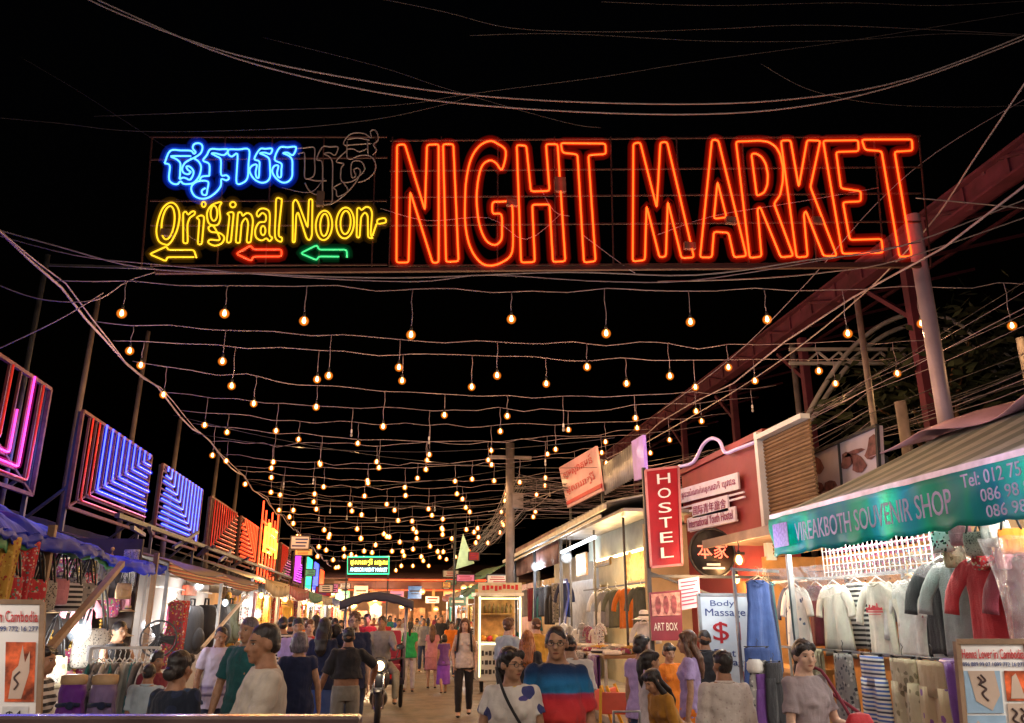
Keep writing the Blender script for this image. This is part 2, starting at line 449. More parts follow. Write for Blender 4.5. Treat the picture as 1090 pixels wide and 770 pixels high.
for lp in (
    [[(-22, 540), (-20, 112), (5, 108), (65, 345), (78, 108), (102, 106), (200, 525), (155, 528), (105, 322), (98, 522), (75, 525), (28, 338), (22, 535)]],
    [[(222, 525), (265, 98), (288, 100), (390, 520), (345, 525), (325, 435), (272, 432), (265, 525)], [(285, 250), (318, 380), (272, 385)]],
    [[(352, 105), (440, 102), (470, 106), (495, 122), (512, 150), (523, 200), (522, 250), (512, 300), (490, 330), (560, 520), (515, 525), (440, 342), (430, 350), (445, 522), (402, 527)], [(408, 150), (425, 148), (445, 160), (460, 185), (468, 225), (466, 262), (455, 290), (428, 303)]],
    [[(515, 102), (550, 100), (580, 270), (610, 100), (658, 102), (622, 270), (718, 520), (670, 520), (605, 355), (598, 370), (612, 522), (572, 525)]],
    [[(668, 102), (795, 100), (797, 140), (715, 143), (733, 275), (805, 285), (805, 322), (740, 325), (765, 462), (880, 458), (885, 508), (738, 512)]],
    [[(808, 98), (990, 97), (992, 138), (927, 142), (990, 520), (945, 523), (880, 140), (820, 135)]]):
    letter('letter', z3, lp, RED)
TB = .012
for cv, lp in (
    (k1, [['open', (195, 375), (240, 275), (330, 272), (410, 275), (432, 298), (448, 285), (425, 255), (435, 222), (470, 212), (498, 225), (504, 258), (485, 300), (430, 335), (405, 340)],
          ['open', (430, 335), (470, 360), (492, 400), (488, 450), (470, 495), (430, 538), (380, 548), (345, 543), (325, 525), (300, 547), (265, 545), (235, 520), (230, 480), (236, 395), (195, 378)],
          ['open', (410, 318), (330, 318), (245, 320), (290, 343), (322, 375), (322, 430), (320, 480), (318, 505), (345, 495), (370, 500), (400, 512), (425, 480), (430, 440), (400, 405), (373, 405), (385, 432), (408, 447), (385, 467), (350, 455), (338, 420), (365, 370), (430, 335)]]),
    (k1, [['open', (560, 480), (560, 385), (510, 355), (540, 310), (570, 262), (640, 263), (715, 265), (682, 310), (610, 295), (580, 298), (620, 320), (655, 350), (657, 470), (700, 475), (722, 497), (700, 517), (660, 507), (655, 560), (620, 610), (560, 655), (500, 668), (440, 645), (412, 590), (430, 545), (480, 522), (550, 528), (545, 590), (535, 635), (505, 632), (500, 600), (530, 580)],
          ['open', (560, 480), (500, 487), (480, 520)]]),
    (k1, [[(715, 300), (745, 322), (790, 300), (787, 420), (785, 540), (840, 535), (875, 490), (882, 380), (885, 265), (800, 264), (720, 265)]]),
    (k1, [[(930, 340), (975, 262), (1020, 259), (1075, 258), (1060, 300), (1015, 290), (975, 295), (1020, 315), (1052, 345), (1058, 420), (1058, 490), (1030, 528), (980, 535), (925, 503), (890, 440), (910, 398), (950, 390), (940, 450), (948, 492), (966, 490), (970, 420), (970, 362)]]),
    (k2, [[(95, 345), (135, 250), (200, 246), (270, 245), (245, 310), (200, 290), (165, 295), (210, 315), (238, 350), (240, 420), (236, 490), (200, 530), (150, 532), (98, 490), (75, 440), (92, 400), (125, 398), (115, 455), (125, 490), (147, 487), (150, 430), (150, 380)]])):
    letter('script_letter', cv, lp, BLUE, TB, True)
for lp in (
    [['open', (285, 300), (320, 290), (340, 300), (342, 400), (345, 500), (405, 490), (425, 440), (422, 340), (420, 250), (350, 250), (280, 255)], ['open', (345, 540), (370, 590), (420, 630), (480, 632)], ['open', (345, 500), (430, 520), (520, 520)]],
    [[(440, 345), (485, 245), (550, 243), (615, 245), (590, 310), (545, 290), (500, 300), (545, 325), (570, 380), (568, 540), (565, 690), (520, 715), (490, 700), (488, 540), (485, 370)]],
    [['open', (690, 270), (600, 360), (660, 380), (640, 420), (638, 510), (670, 535), (740, 520), (800, 470), (832, 430), (820, 380), (780, 355), (730, 370), (720, 440), (732, 495), (760, 478), (745, 430), (780, 418), (797, 460), (740, 560), (640, 660), (560, 710), (520, 715)], ['open', (740, 335), (800, 312), (880, 320), (922, 380), (912, 450), (850, 510), (780, 535)], ['open', (660, 540), (695, 590), (680, 620), (610, 650), (600, 600), (580, 575), (640, 540)]],
    [['open', (680, 235), (660, 210), (700, 150), (760, 128), (830, 135), (885, 168), (880, 120), (910, 102), (940, 140), (940, 190), (905, 225), (930, 270), (900, 310)], ['open', (670, 230), (780, 222), (885, 215)], ['open', (690, 182), (780, 170), (870, 188)], ['open', (690, 260), (740, 260), (790, 282), (850, 258)], ['open', (690, 200), (690, 330), (740, 340)], ['open', (855, 200), (860, 300)]]):
    letter('unlit_letter', k2, lp, UNLIT, .009, True)
def ell(cx, cy, rx, ry, n=12, sl=0): return [(cx + rx * math.cos(2 * math.pi * i / n) - sl * math.sin(2 * math.pi * i / n) * ry, cy + ry * math.sin(2 * math.pi * i / n)) for i in range(n)]
TY = .0115
for cv, lp, cu in (
    (o1, [[(205, 472), (150, 445), (128, 365), (145, 260), (185, 165), (245, 123), (295, 148), (320, 225), (303, 340), (262, 430), (230, 468)], ell(225, 290, 52, 138, 12, .12)], 1),
    (o1, [[(350, 460), (350, 205), (375, 195), (390, 230), (420, 195), (450, 195), (445, 225), (405, 245), (385, 300), (388, 462)]], 0),
    (o1, [ell(520, 138, 17, 22), [(455, 250), (500, 225), (525, 240), (505, 470), (470, 470), (485, 262)]], 0),
    (o1, [[(668, 122), (650, 165), (658, 250), (640, 303), (600, 312), (560, 290), (548, 210), (580, 150), (630, 125)], ell(605, 212, 28, 62), [(600, 318), (560, 330), (580, 365), (650, 375), (690, 410), (670, 460), (610, 480), (558, 455), (575, 430), (640, 435), (650, 410)]], 1),
    (o1, [ell(762, 140, 24, 24), [(710, 215), (745, 200), (770, 205), (745, 455), (710, 455), (735, 230)]], 0),
    (o1, [[(785, 455), (805, 200), (835, 205), (840, 240), (875, 205), (915, 220), (930, 270), (910, 455), (875, 455), (890, 290), (870, 245), (835, 290), (820, 460)]], 0),
    (o1, [[(960, 210), (990, 175), (1040, 178), (1068, 220), (1064, 380), (1088, 415), (1065, 442), (1040, 420), (1000, 437), (955, 412), (948, 350), (978, 290), (1030, 280), (1035, 232), (1005, 210), (972, 240)], ell(1012, 355, 20, 38)], 1),
    (o2, [[(110, 95), (145, 92), (155, 110), (140, 250), (130, 390), (156, 415), (150, 447), (112, 430), (98, 380), (104, 230)]], 1),
    (o2, [[(245, 455), (248, 120), (270, 95), (290, 120), (370, 335), (380, 95), (410, 95), (405, 400), (385, 440), (360, 420), (290, 200), (275, 225), (265, 450)]], 0),
    (o2, [ell(505, 312, 68, 122, 12, .04), ell(508, 308, 34, 92, 12, .04)], 1),
    (o2, [ell(680, 292, 74, 128, 12, .04), ell(684, 288, 42, 96, 12, .04)], 1),
    (o2, [[(775, 410), (780, 170), (800, 165), (815, 190), (850, 155), (890, 165), (905, 210), (890, 395), (915, 420), (870, 415), (868, 230), (845, 200), (812, 240), (800, 415)]], 0),
    (o2, [[(945, 262), (1015, 248), (1022, 290), (945, 302)], ['open', (940, 300), (908, 395)]], 0)):
    letter('word_letter', cv, lp, YEL, TY, bool(cu))
letter('arrow', o1, [['open', (440, 575), (215, 575), (210, 610), (70, 550), (215, 485), (222, 515), (440, 515), (460, 580)]], YEL, TY)
letter('arrow', a1, [[(433, 585), (495, 550), (503, 567), (622, 567), (622, 596), (503, 597), (497, 615)]], REDA, TY)
letter('arrow', a1, [['open', (860, 597), (775, 596), (768, 612), (700, 583), (770, 548), (775, 568), (892, 568), (893, 600)]], GRN, TY)
b = MB()
b = MB()
for (x0, x1, ys) in ((160, 412, ((146, 146), (170, 168), (214, 214), (240, 240), (283, 282))), (415, 980, ((150, 145), (182, 178), (210, 206), (240, 236), (283, 280)))):
    for ya, yb in ys: b.bar(SP((x0, ya), .016), SP((x1, yb), .016), .02)
for x in (162, 240, 290, 345, 400, 418, 470, 530, 590, 650, 720, 790, 860, 930, 978):
    b.bar(SP((x, 146), .012), SP((x + (x - 545) * .03, 284), .012), .018)
b.bar(SP((165, 290), 0), SP((980, 283), 0), .06, .05)
b.build('frame', mat('sign_frame_iron', (.05, .012, .011), .7, .1), sign)  # dark red base colour holds the neon light falling on the iron
b = MB()
for p in ((341, 212), (596, 197), (545, 216), (778, 235), (870, 235), (734, 262), (178, 248)):
    b.box(SP(p, .03), (.16 if p[0] != 341 else .10, .07, .10 if p[0] not in (596, 341) else .22))
build_each(b, 'transformer', mat('sign_transformer', (.12, .07, .05), .6, 0), sign, .006)
b = MB()
for pts in (((405, 222), (455, 235), (520, 232), (560, 255), (600, 225)), ((620, 250), (660, 280), (676, 291)), ((700, 250), (760, 230), (850, 215), (935, 200)), ((190, 225), (200, 250), (215, 258)), ((300, 200), (330, 205), (345, 190)), ((575, 200), (590, 225), (606, 230))):
    b.tube(smooth_path([SP(p, .02) for p in pts]), .006, 5)
build_each(b, 'wiring', WIRE, sign)
b = MB(); P0 = at(983, 265, d=10); b.tube([(P0.x, P0.y + .12, 0), (P0.x, P0.y + .12, 7.0)], .10, 14)
tag(b.build('sign_post', mat('grey_post_paint', (.42, .33, .42), .5, .2, .15, 2, .2, 20)), 'thick round grey post carrying the right end of the neon sign', 'post')  # lilac tint in the grey stands in for purple neon light
P1 = at(160, 285, d=10.0)
b = MB(); b.tube([(P1.x - 1.4, P1.y + .2, 0), (P1.x - 1.4, P1.y + .2, 6.35)], .035, 8); b.bar((P1.x - 1.4, P1.y + .2, 6.2), (P1.x, P1.y + .1, 6.2), .03)
tag(b.build('sign_post', DARKSTEEL), 'thin dark post at the left end of the neon sign', 'post')

# ---------------------------------------------------------------- neon frames along the left roofs
FB = {'magenta': glow('neon_magenta', (1, .04, .40), 1.3), 'blue': glow('neon_deep_blue', (.05, .07, 1), 2.0), 'ice': glow('neon_ice_blue', (.08, .12, 1), 1.8), 'red': glow('neon_red_frame', (1, .06, .015), 1.6), 'gold': glow('neon_gold', (1, .42, .03), 2.2), 'green': glow('neon_green_far', (.05, 1, .4), .9), 'purple': glow('neon_purple', (.75, .06, 1), .9)}
FG = {'magenta': globe('magenta_gas', (1, .03, .4), 1.2, 0), 'blue': globe('frame_blue_gas', (.01, .03, 1), 2.2, 0), 'ice': globe('ice_gas', (.02, .05, 1), 1.8, 0), 'red': globe('frame_red_gas', (1, .04, .01), 1.2, 0), 'purple': globe('purple_gas', (.7, .03, 1), .8, 0)}  # halo volumes that stand in for bloom on the left frames
FB['dull'] = glow('dull_red_tube', (1, .05, .03), .10)  # weak emission imitates dull red light on unlit bars
def neon_frame(y0, corner, lit, colr, label, lit2=(), col2='red', X=-4.6, L=3.6, H=1.4, z0=3.15, n=12, partial=False):
    root = thing('neon_lattice', label, 'neon frame', (X, y0, z0), 'neon frames above the left stalls')
    fr = MB(); b = MB(); tb = MB(); t2 = MB(); gs = MB()
    def pt(u, w, o=0): return V((X + o, y0 + (u if corner == 'BL' else L - u), z0 + w))
    for a, c in (((0, 0), (L, 0)), ((L, 0), (L, H)), ((L, H), (0, H)), ((0, H), (0, 0))): fr.bar(pt(*a), pt(*c), .045)
    fr.bar(pt(0, 0), pt(L, H), .03)
    for k in range(1, n):
        u = k * L / n; w_ = k * H / n
        b.bar(pt(u, H), pt(u, w_), .03); b.bar(pt(u, w_), pt(L, w_), .03)
        if k in lit:
            e = H - (.0 if not partial else .5 * (k % 2))
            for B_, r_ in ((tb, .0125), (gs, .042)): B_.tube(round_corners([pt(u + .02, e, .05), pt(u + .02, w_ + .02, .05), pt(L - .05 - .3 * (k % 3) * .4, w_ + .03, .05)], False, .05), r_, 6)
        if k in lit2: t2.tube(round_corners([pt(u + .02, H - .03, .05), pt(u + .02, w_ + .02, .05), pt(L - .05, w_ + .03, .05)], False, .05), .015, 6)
    fr.build('frame', RUST, root); b.build('slat_bars', RUST, root)
    if lit: q = tb.build('neon_tube', FB[colr], root); e = gs.build('glow_glass', FG[colr], None, loc=root.location); e.parent = q; e.location = (0, 0, 0)  # halo shell added around the lit tubes to imitate bloom
    if lit2: t2.build('neon_tube', FB[col2], root)  # second set: added strips that imitate bars lit dull red
    bk = MB()
    for u in (.05, L - .05):
        bk.bar((X - .05, y0 + u, 2.4), (X - .05, y0 + u, z0 + H), .05)
        bk.bar((X - .05, y0 + u, z0 + .3), (X - .75, y0 + u, 2.8), .04)
    build_each(bk, 'bracket', DARKSTEEL, root)
    return root
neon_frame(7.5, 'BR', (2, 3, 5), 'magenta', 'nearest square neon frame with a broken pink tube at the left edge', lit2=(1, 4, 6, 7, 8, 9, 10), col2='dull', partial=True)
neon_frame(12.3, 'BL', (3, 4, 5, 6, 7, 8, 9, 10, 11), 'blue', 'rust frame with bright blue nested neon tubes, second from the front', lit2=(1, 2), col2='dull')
neon_frame(16.7, 'BR', (0, 1, 2, 3, 4, 5, 6, 7, 8, 9, 10, 11), 'ice', 'frame fully lit with pale blue neon lines, third from the front')
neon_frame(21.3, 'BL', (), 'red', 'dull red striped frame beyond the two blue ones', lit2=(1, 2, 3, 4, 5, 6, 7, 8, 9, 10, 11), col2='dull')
neon_frame(25.6, 'BR', (2, 3, 4, 5, 6, 7, 8, 9, 10), 'red', 'red lit neon frame beside the glowing gold sign')
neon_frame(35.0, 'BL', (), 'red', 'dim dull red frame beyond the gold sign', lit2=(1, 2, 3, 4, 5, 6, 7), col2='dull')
neon_frame(40.0, 'BL', (1, 2, 3, 4, 5, 6, 7, 8), 'purple', 'small far frame of nested purple neon tubes')
# gold glowing sign with red uprights
r0 = thing('gold_neon_sign', 'glowing orange gold sign on tall red uprights above the left roofs', 'sign', (-4.6, 30.0, 2.8))
b = MB()
for yy in (30.0, 30.8, 31.6, 32.4, 33.2, 34.0): b.bar((-4.65, yy, 2.8), (-4.65, yy, 5.6 - .3 * (yy % 2)), .05)
b.bar((-4.65, 30, 3.4), (-4.65, 34, 3.4), .05); b.bar((-4.65, 30, 4.9), (-4.65, 34, 4.9), .05)
b.build('upright', FB['red'], r0)
b = MB()
for yy, zz, dy, dz in ((30.4, 4.3, 0, .9), (31.2, 4.5, 0, .9), (32.1, 4.3, 0, .9), (33.0, 4.4, 0, .8), (31.7, 4.55, 2.6, 0), (31.7, 4.1, 2.8, 0), (31.0, 3.9, 1.4, 0), (32.6, 4.8, 1.2, 0), (33.4, 4.1, 0, .6)):
    b.tube([(-4.55, yy - dy / 2, zz - dz / 2), (-4.55, yy + dy / 2, zz + dz / 2)], .05, 6)
b.build('neon_tube', FB['gold'], r0)
for y0, cn, H, lab in ((47, 'green', 1.7, 'far upright green neon panel on the left side'), (51.5, 'blue', 1.7, 'far upright blue neon panel beside the green one'), (56, 'red', 1.5, 'far upright red neon panel beyond the blue one')):
    r0 = thing('neon_display', lab, 'neon panel', (-4.7, y0, 3.2))
    a = MB(); a.box((-4.75, y0 + 1.4, 3.9), (.08, 3.0, 1.8)); a.build('board', DARKSTEEL, r0)
    a = MB()
    for k in range(6): a.tube([(-4.66, y0 + .2 + k * .48, 3.15), (-4.66, y0 + .2 + k * .48, 3.1 + H)], .035, 6)
    a.build('neon_tube', FB[cn], r0)
for y_, e_, c_0 in ((9.0, 4, (1, .08, .5)), (10.8, 34, (.06, .12, 1)), (13.8, 18, (.12, .13, 1)), (19, 18, (.12, .13, 1)), (27.5, 14, (1, .12, .05)), (32, 20, (1, .45, .1)), (42, 16, (.7, .1, 1))): lamp((-4.25, y_, 3.75), e_, c_0, .5, 'neon_light')  # spill of the neon frames; the strong blue one is added to tint the tarpaulin
# dark tin wall added behind the frames to catch neon glow
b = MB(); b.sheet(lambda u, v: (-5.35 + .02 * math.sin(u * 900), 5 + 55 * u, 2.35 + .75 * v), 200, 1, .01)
tag(b.build('tin_wall', mat('dark_blue_tin', (.012, .011, .02), .6, .2, .3, 1, .2, 20)), 'added dark corrugated tin wall catching glow behind the neon frames', 'wall')

# ---------------------------------------------------------------- poles
for px0, py0, X, rr, lab in ((105, 316, -5, .05, 'tall thin pole rising beside the blue neon frame, nearest on the left'), (158, 353, -5, .05, 'second thin pole on the left, behind the first blue frame'),
                             (192, 446, -5, .06, 'wooden pole between the two blue neon frames'), (233, 478, -5, .06, 'pole behind the unlit dark red frame'), (254, 500, -4.9, .06, 'pole at the near edge of the red lit frame'), (302, 508, -5, .07, 'far left pole beside the gold sign')):
    p = at(px0, py0, X=X); b = MB(); b.tube([(X, p.y, 0), (X - .04, p.y + .03, p.z * .6), (X, p.y, p.z)], [rr * 1.2, rr, rr * .8], 8)
    tag(b.build('utility_pole', mat('pole_wood', (.13, .095, .075), .7, 0, .3, 4, .3, 30)), lab, 'pole')
for px0, py0, Y, lab, rr in ((543, 472, 22, 'dark utility pole in the middle distance, right of the far green sign', .12), (912, 318, 11.5, 'slim dark pole in front of the red roof beam', .05), (958, 428, 10.5, 'short stout pipe standing behind the striped awning', .08), (843, 368, 17, 'post under the red roof beam, behind the bamboo wall', .07), (1086, 360, 9.5, 'post at the right edge under the roof beam', .06)):
    p = at(px0, py0, Y=Y); b = MB(); b.tube([(p.x, Y, 0), (p.x, Y, p.z)], rr, 9)
    if 'utility' in lab: b.box((p.x, Y, p.z - .4), (1.2, .08, .08)); b.box((p.x + .2, Y, p.z - 1.6), (.3, .25, .4))
    tag(b.build('utility_pole', mat('dark_pole', (.2, .17, .17), .6, .1, .3, 4, .3, 30)), lab, 'pole')

# ---------------------------------------------------------------- strings of bulbs
LC = lambda y: 5.86 - .012 * y
b = MB()
pts = []
for i in range(0, 17):
    y = -8 + i * 4.6; pts += sag((-4.4, y, LC(y)), (-4.4, y + 4.6, LC(y + 4.6)), .12, 5, .06, i)[:-1]
b.tube(pts, .018, 5); b.tube([p + V((.05, 0, .06 * math.sin(i))) for i, p in enumerate(pts)], .010, 4)
tag(b.build('support_cable', WIRE), 'long twisted cable running along the left side holding the bulb strings', 'cable')
b = MB(); b.tube([V((6.4 - max(0, y - 10) * .03, y, 6.0 - .10 * math.sin(y))) for y in range(-8, 70, 2)], .015, 5)
tag(b.build('support_cable', WIRE), 'long cable running along the right side holding the bulb strings', 'cable')
ORD = 'first second third fourth fifth sixth seventh eighth ninth tenth eleventh twelfth thirteenth fourteenth fifteenth sixteenth seventeenth eighteenth nineteenth twentieth twenty-first twenty-second twenty-third twenty-fourth'.split()
def bulb_proto(lit):
    root = thing('hanging_bulb', 'x', 'light bulb', (0, 0, 0), 'bulbs on the strings over the street')
    a = MB(); a.tube([(0, 0, 0), (.012, 0, -.12), (-.01, .005, -.25), (0, 0, -.38)], .0055, 5); a.build('drop_cord', WIRE, root)
    a = MB(); a.lathe([(.008, -.36), (.018, -.375), (.018, -.43), (.012, -.435)], n=8); a.build('socket', BLACKP if lit else WHITEP, root)
    a = MB(); a.lathe([(.010, -.43), (.014, -.445), (.022, -.465), (.024, -.485), (.018, -.505), (.004, -.513)], n=10); q = a.build('bulb', BULBA if lit else DEAD, root)
    if lit: a = MB(); a.ball((0, 0, -.482), .064, 12, 8); a.build('globe', HALOA, root)  # added halo ball around the bulb, not a glass globe
    return root
BP = {True: bulb_proto(True), False: bulb_proto(False)}
used_p = {True: False, False: False}
LSTR = bpy.data.lights.new('string_bulb_light', 'POINT'); LSTR.energy = 6.5; LSTR.color = (1, .56, .22); LSTR.shadow_soft_size = .05
LFILL = LSTR.copy(); LFILL.energy = 13; LFILL.color = (1, .78, .62)
rows = [-6, -3, 0, 2.6] + [9.7, 11.6, 12.5, 14.0, 15.4, 16.8, 18.0, 19.2, 20.8, 22.2, 23.6, 25.2, 27, 28.8, 30.6, 32.6, 34.8, 37, 39.5, 42, 45, 48, 52, 56]  # first four rows are added unseen behind the camera to light the foreground
rk = 0
for ri, y in enumerate(rows):
    ahead = y > 5
    xr = (8.7 if y < 14 else 7.4 if y < 19 else 6.4 - max(0, y - 10) * .03) if ahead else 6.4
    sg = R.uniform(.08, .2) if y < 13 else R.uniform(.18, .42); dy = R.uniform(-.8, .8) if ahead else 0
    a = V((-4.4, y - dy, LC(y))); c = V((xr, y + dy, 6.05)); n = 26
    path = sag(a, c, sg, n, .10, ri * 3.3)
    st = MB(); st.tube(smooth_path(path, k=2), .007 if y < 30 else .011, 5)
    rk += ahead
    tag(st.build('bulb_string', WIRE), f'{ORD[rk - 1]} wire of bulbs across the street, counted from the front' if ahead else 'added wire of fill bulbs, unseen behind the camera', 'bulb string', None if ahead else 'added wires behind the camera')
    sp = 1.25
    x = R.uniform(.15, 1.2); k = 0
    while x < (xr + 4.4) - .2:
        t = x / (xr + 4.4); i = t * n; p = path[int(i)].lerp(path[min(int(i) + 1, n)], i - int(i))
        lit = R.random() > (.03 if y < 13 else .13 if y < 32 else .04) or not ahead
        sc = R.choice((.75, .9, 1, 1.15, 1.4)) if ahead else 1
        k += 1
        lab = (f'{"glowing" if lit else "dead unlit"} bulb, {ORD[min(k, 20) - 1]} from left on the {ORD[rk - 1]} wire from the front' if ahead else 'added glowing bulb on an unseen wire behind the camera')
        if used_p[lit]: o = copy_tree(BP[lit], p)
        else: o = BP[lit]; o.location = p; used_p[lit] = True
        o['label'] = lab; o.rotation_euler = (0, 0, R.uniform(0, 6.28))
        for ch in o.children:                       # longer or shorter cords, same bulbs
            if ch.name.startswith('drop_cord'): ch.scale = (1, 1, sc)
            else: ch.location = (0, 0, -.38 * (sc - 1))
            if ch.name[:4] in ('bulb', 'glob') and y > 17: g_ = min(2.2, 1 + (y - 17) * .04); ch.scale = (g_,) * 3; ch.location.z += .48 * (g_ - 1)
        if lit:
            l = bpy.data.objects.new('string_light', LSTR if ahead else LFILL); C.objects.link(l); l.location = p - V((0, 0, .62 + .38 * (sc - 1)))
        x += sp * R.uniform(.8, 1.2)

# ---------------------------------------------------------------- overhead cables
def cable(pts, r, m, lab, grp=None):
    a = MB(); a.tube(pts, r, 5); return tag(a.build('overhead_cable', m), lab, 'cable', grp)
def cpx(px, d, r, m, lab, grp=None):
    ds = d if isinstance(d, (tuple, list)) else [d] * len(px)
    return cable(smooth_path([at(p[0], p[1], d=q) for p, q in zip(px, ds)], k=5), r, m, lab, grp)
PINKW = mat('pale_cable', (.32, .26, .26), .5, 0, .2, 3, 0)
cpx([(60, -18), (130, 16), (250, 58), (400, 88), (545, 105), (720, 111), (850, 105), (968, 84), (1110, 30)], [8.5, 8.7, 9, 9.3, 9.5, 9.5, 9.4, 9.3, 9], .011, PINKW, 'upper of the two long pale cables sagging above the neon sign')
cpx([(60, -22), (130, 12), (250, 62), (400, 98), (545, 115), (720, 122), (850, 114), (968, 87), (1110, 34)], [8.5, 8.7, 9, 9.3, 9.5, 9.5, 9.4, 9.3, 9], .011, PINKW, 'lower of the two long pale cables sagging above the neon sign')
for i, px in enumerate(([(380, -6), (470, 12), (545, 30), (650, 34), (760, 31), (880, 27), (1110, 38)], [(-20, 124), (60, 131), (150, 140), (300, 137), (400, 127), (470, 112), (510, 100)], [(500, 38), (600, 36), (760, 44), (900, 43), (1010, 36), (1110, 40)],
                         [(100, 124), (260, 118), (420, 112), (500, 100), (640, 82), (740, 66), (900, 44), (1110, 10)], [(810, 68), (860, 95), (930, 110), (1020, 114), (1110, 112)], [(20, 60), (80, 95), (150, 140), (190, 165)], [(280, 40), (400, 70), (480, 96), (600, 130), (640, 136)], [(640, 2), (760, 6), (900, 3), (1000, 6), (1110, 0)])):
    cpx(px, 9.6 + .2 * i, .006, BLACKWIRE, ['thin dark cable near the top edge above MARKET', 'thin cable crossing left of the script letters', 'dark cable just under the top one above MARKET', 'thin cable rising from the script toward the upper right', 'dark drooping cable at the far upper right above the T', 'short dark cable slanting down to the script letters', 'thin dark cable slanting down toward the letter G', 'dark cable along the very top right edge'][i])
cpx([(-20, 240), (60, 262), (150, 285), (260, 291), (420, 296), (600, 290), (740, 293), (860, 277), (960, 262), (1110, 205)], 9.2, .009, PINKW, 'pale cable sagging just below the whole neon sign')
cpx([(-20, 246), (80, 272), (170, 282), (300, 294), (440, 300), (520, 293), (650, 300), (760, 296), (980, 258)], 9.4, .007, WIRE, 'twisted thin cable below the yellow arrows')
cpx([(-20, 296), (40, 318), (100, 320), (135, 300), (165, 290)], 9.6, .008, WIRE, 'short slack cable below the yellow arrow on the left')
cpx([(-20, 380), (60, 342), (110, 312)], 9.6, .008, WIRE, 'cable slanting down at the left edge above the pink frame')
cpx([(1110, 60), (1040, 165), (985, 245), (900, 330), (800, 405), (690, 470), (600, 520), (520, 545)], [8, 9, 10.2, 12, 15, 19, 25, 32], .012, PINKW, 'long pale cable descending from upper right past the letter T')
cpx([(975, 211), (1030, 216), (1110, 224)], 9.6, .009, PINKW, 'short pale cable running right from the letter T')
cpx([(700, 300), (800, 297), (880, 290), (960, 276), (1110, 225)], 9.7, .009, PINKW, 'pale cable running right below the letters KET')
cpx([(1110, 95), (1000, 160), (930, 220), (860, 300), (780, 380), (700, 440)], [11, 11.5, 12, 13, 15, 18], .008, WIRE, 'grey cable slanting behind the letter T')
# tangle along the right side, hung between real poles
tang = []
PX_ = at(912, 318, Y=11.5).x
for i in range(58):
    X0 = PX_ + R.uniform(-.12, .12); Z0 = R.uniform(3.9, 5.3); pts = []
    y = 3.0; s0 = R.uniform(.05, .4)
    ys = [1.5, 11.5, 17, 22, 30, 40, 52]
    xs = [X0 + R.uniform(-.4, 1.2), X0, X0 - .5, 3.3 + R.uniform(-.25, .3), 3.5 + R.uniform(-.3, .3), 3.4, 3.3]
    zs = [Z0 + R.uniform(-.1, .9), Z0 + R.uniform(-.3, .2), Z0 - .1 + R.uniform(-.2, .2), 4.6 + R.uniform(-.4, .9), 4.5 + R.uniform(-.4, .6), 4.4, 4.3]
    last = R.choice((4, 5, 6))
    for k in range(0 if i < 20 else 1, last): pts += sag((xs[k], ys[k], zs[k]), (xs[k + 1], ys[k + 1], zs[k + 1]), s0 * R.uniform(.5, 1.2), 7, .03, i + k)[:-1]
    cable(pts, R.choice((.0035, .0045, .006)), R.choice((BLACKWIRE, BLACKWIRE, BLACKWIRE, WIRE)), 'cable in the thick tangle of wires along the right side', 'tangled cables along the right side')
for i in range(8):
    yy = 14 + 3.4 * i
    cable(sag((3.3 + R.uniform(0, 2.4), yy, 4.5 + R.uniform(0, 1)), (-4.4, yy + R.uniform(-4, 6), 5.45), R.uniform(.2, .5), 14, .02, 60 + i), .006, BLACKWIRE, 'loose dark cable crossing between the bulb wires', 'loose cables between the bulb wires')
# ---------------------------------------------------------------- big roofed market structure behind the right side
PURP = mat('dark_red_steel', (.10, .018, .036), .65, .1, .4, 2, .3, 20, dirt=.45)
root = thing('market_canopy', 'dark red steel roof beam with posts and arches rising behind the right shops', 'canopy', (9.5, 16, 0))
b = MB(); b.box((9, 21, 8.12), (.16, 34, .40)); b.box((9.0, 21, 8.34), (.4, 34, .05)); b.box((8.9, 21, 7.9), (.26, 34, .04))
for k in range(34): b.box((8.9, 4.5 + k, 8.12), (.03, .06, .38))
b.build('beam', PURP, root)
for y in (12.5, 16.5, 20.5, 24.5, 30):
    b = MB(); b.box((9.15, y, 3.9), (.16, .16, 7.8)); b.bar((9.15, y, 6.8), (9.15, y + 1.2, 7.8), .08); b.build('column', PURP, root)
b = MB()
for y in range(6, 38, 2): b.bar((8.9, y, 8.3), (13.5, y, 9.6), .06); b.bar((8.9, y + .3, 7.85), (8.9, y + 1.7, 8.35), .05)
b.bar((10.2, 5, 8.7), (10.2, 38, 8.7), .06); b.bar((11.6, 5, 9.1), (11.6, 38, 9.1), .06)
b.build('rafter', PURP, root)
ARC = mat('grey_green_steel', (.34, .33, .33), .6, .1, .25, 2, .2, 20)
for d, pts in ((16, ((848, 470), (866, 430), (900, 378), (940, 345), (983, 333), (1025, 348), (1062, 385), (1090, 425), (1110, 470))), (16.3, ((853, 470), (873, 432), (905, 387), (943, 356), (983, 345), (1022, 358), (1056, 393), (1082, 430), (1100, 470)))):
    b = MB(); b.tube(smooth_path([at(*p, d=d) for p in pts]), .05, 7); b.build('arch', ARC, root)
b = MB()
for x0 in range(860, 1100, 22): b.bar(at(x0, 384, d=16.1), at(x0 + 11, 375, d=16.1), .04); b.bar(at(x0 + 11, 375, d=16.1), at(x0 + 22, 384, d=16.1), .04)
b.bar(at(840, 372, d=16.1), at(1110, 372, d=16.1), .06); b.bar(at(840, 387, d=16.1), at(1110, 387, d=16.1), .06)
b.build('lattice', ARC, root)
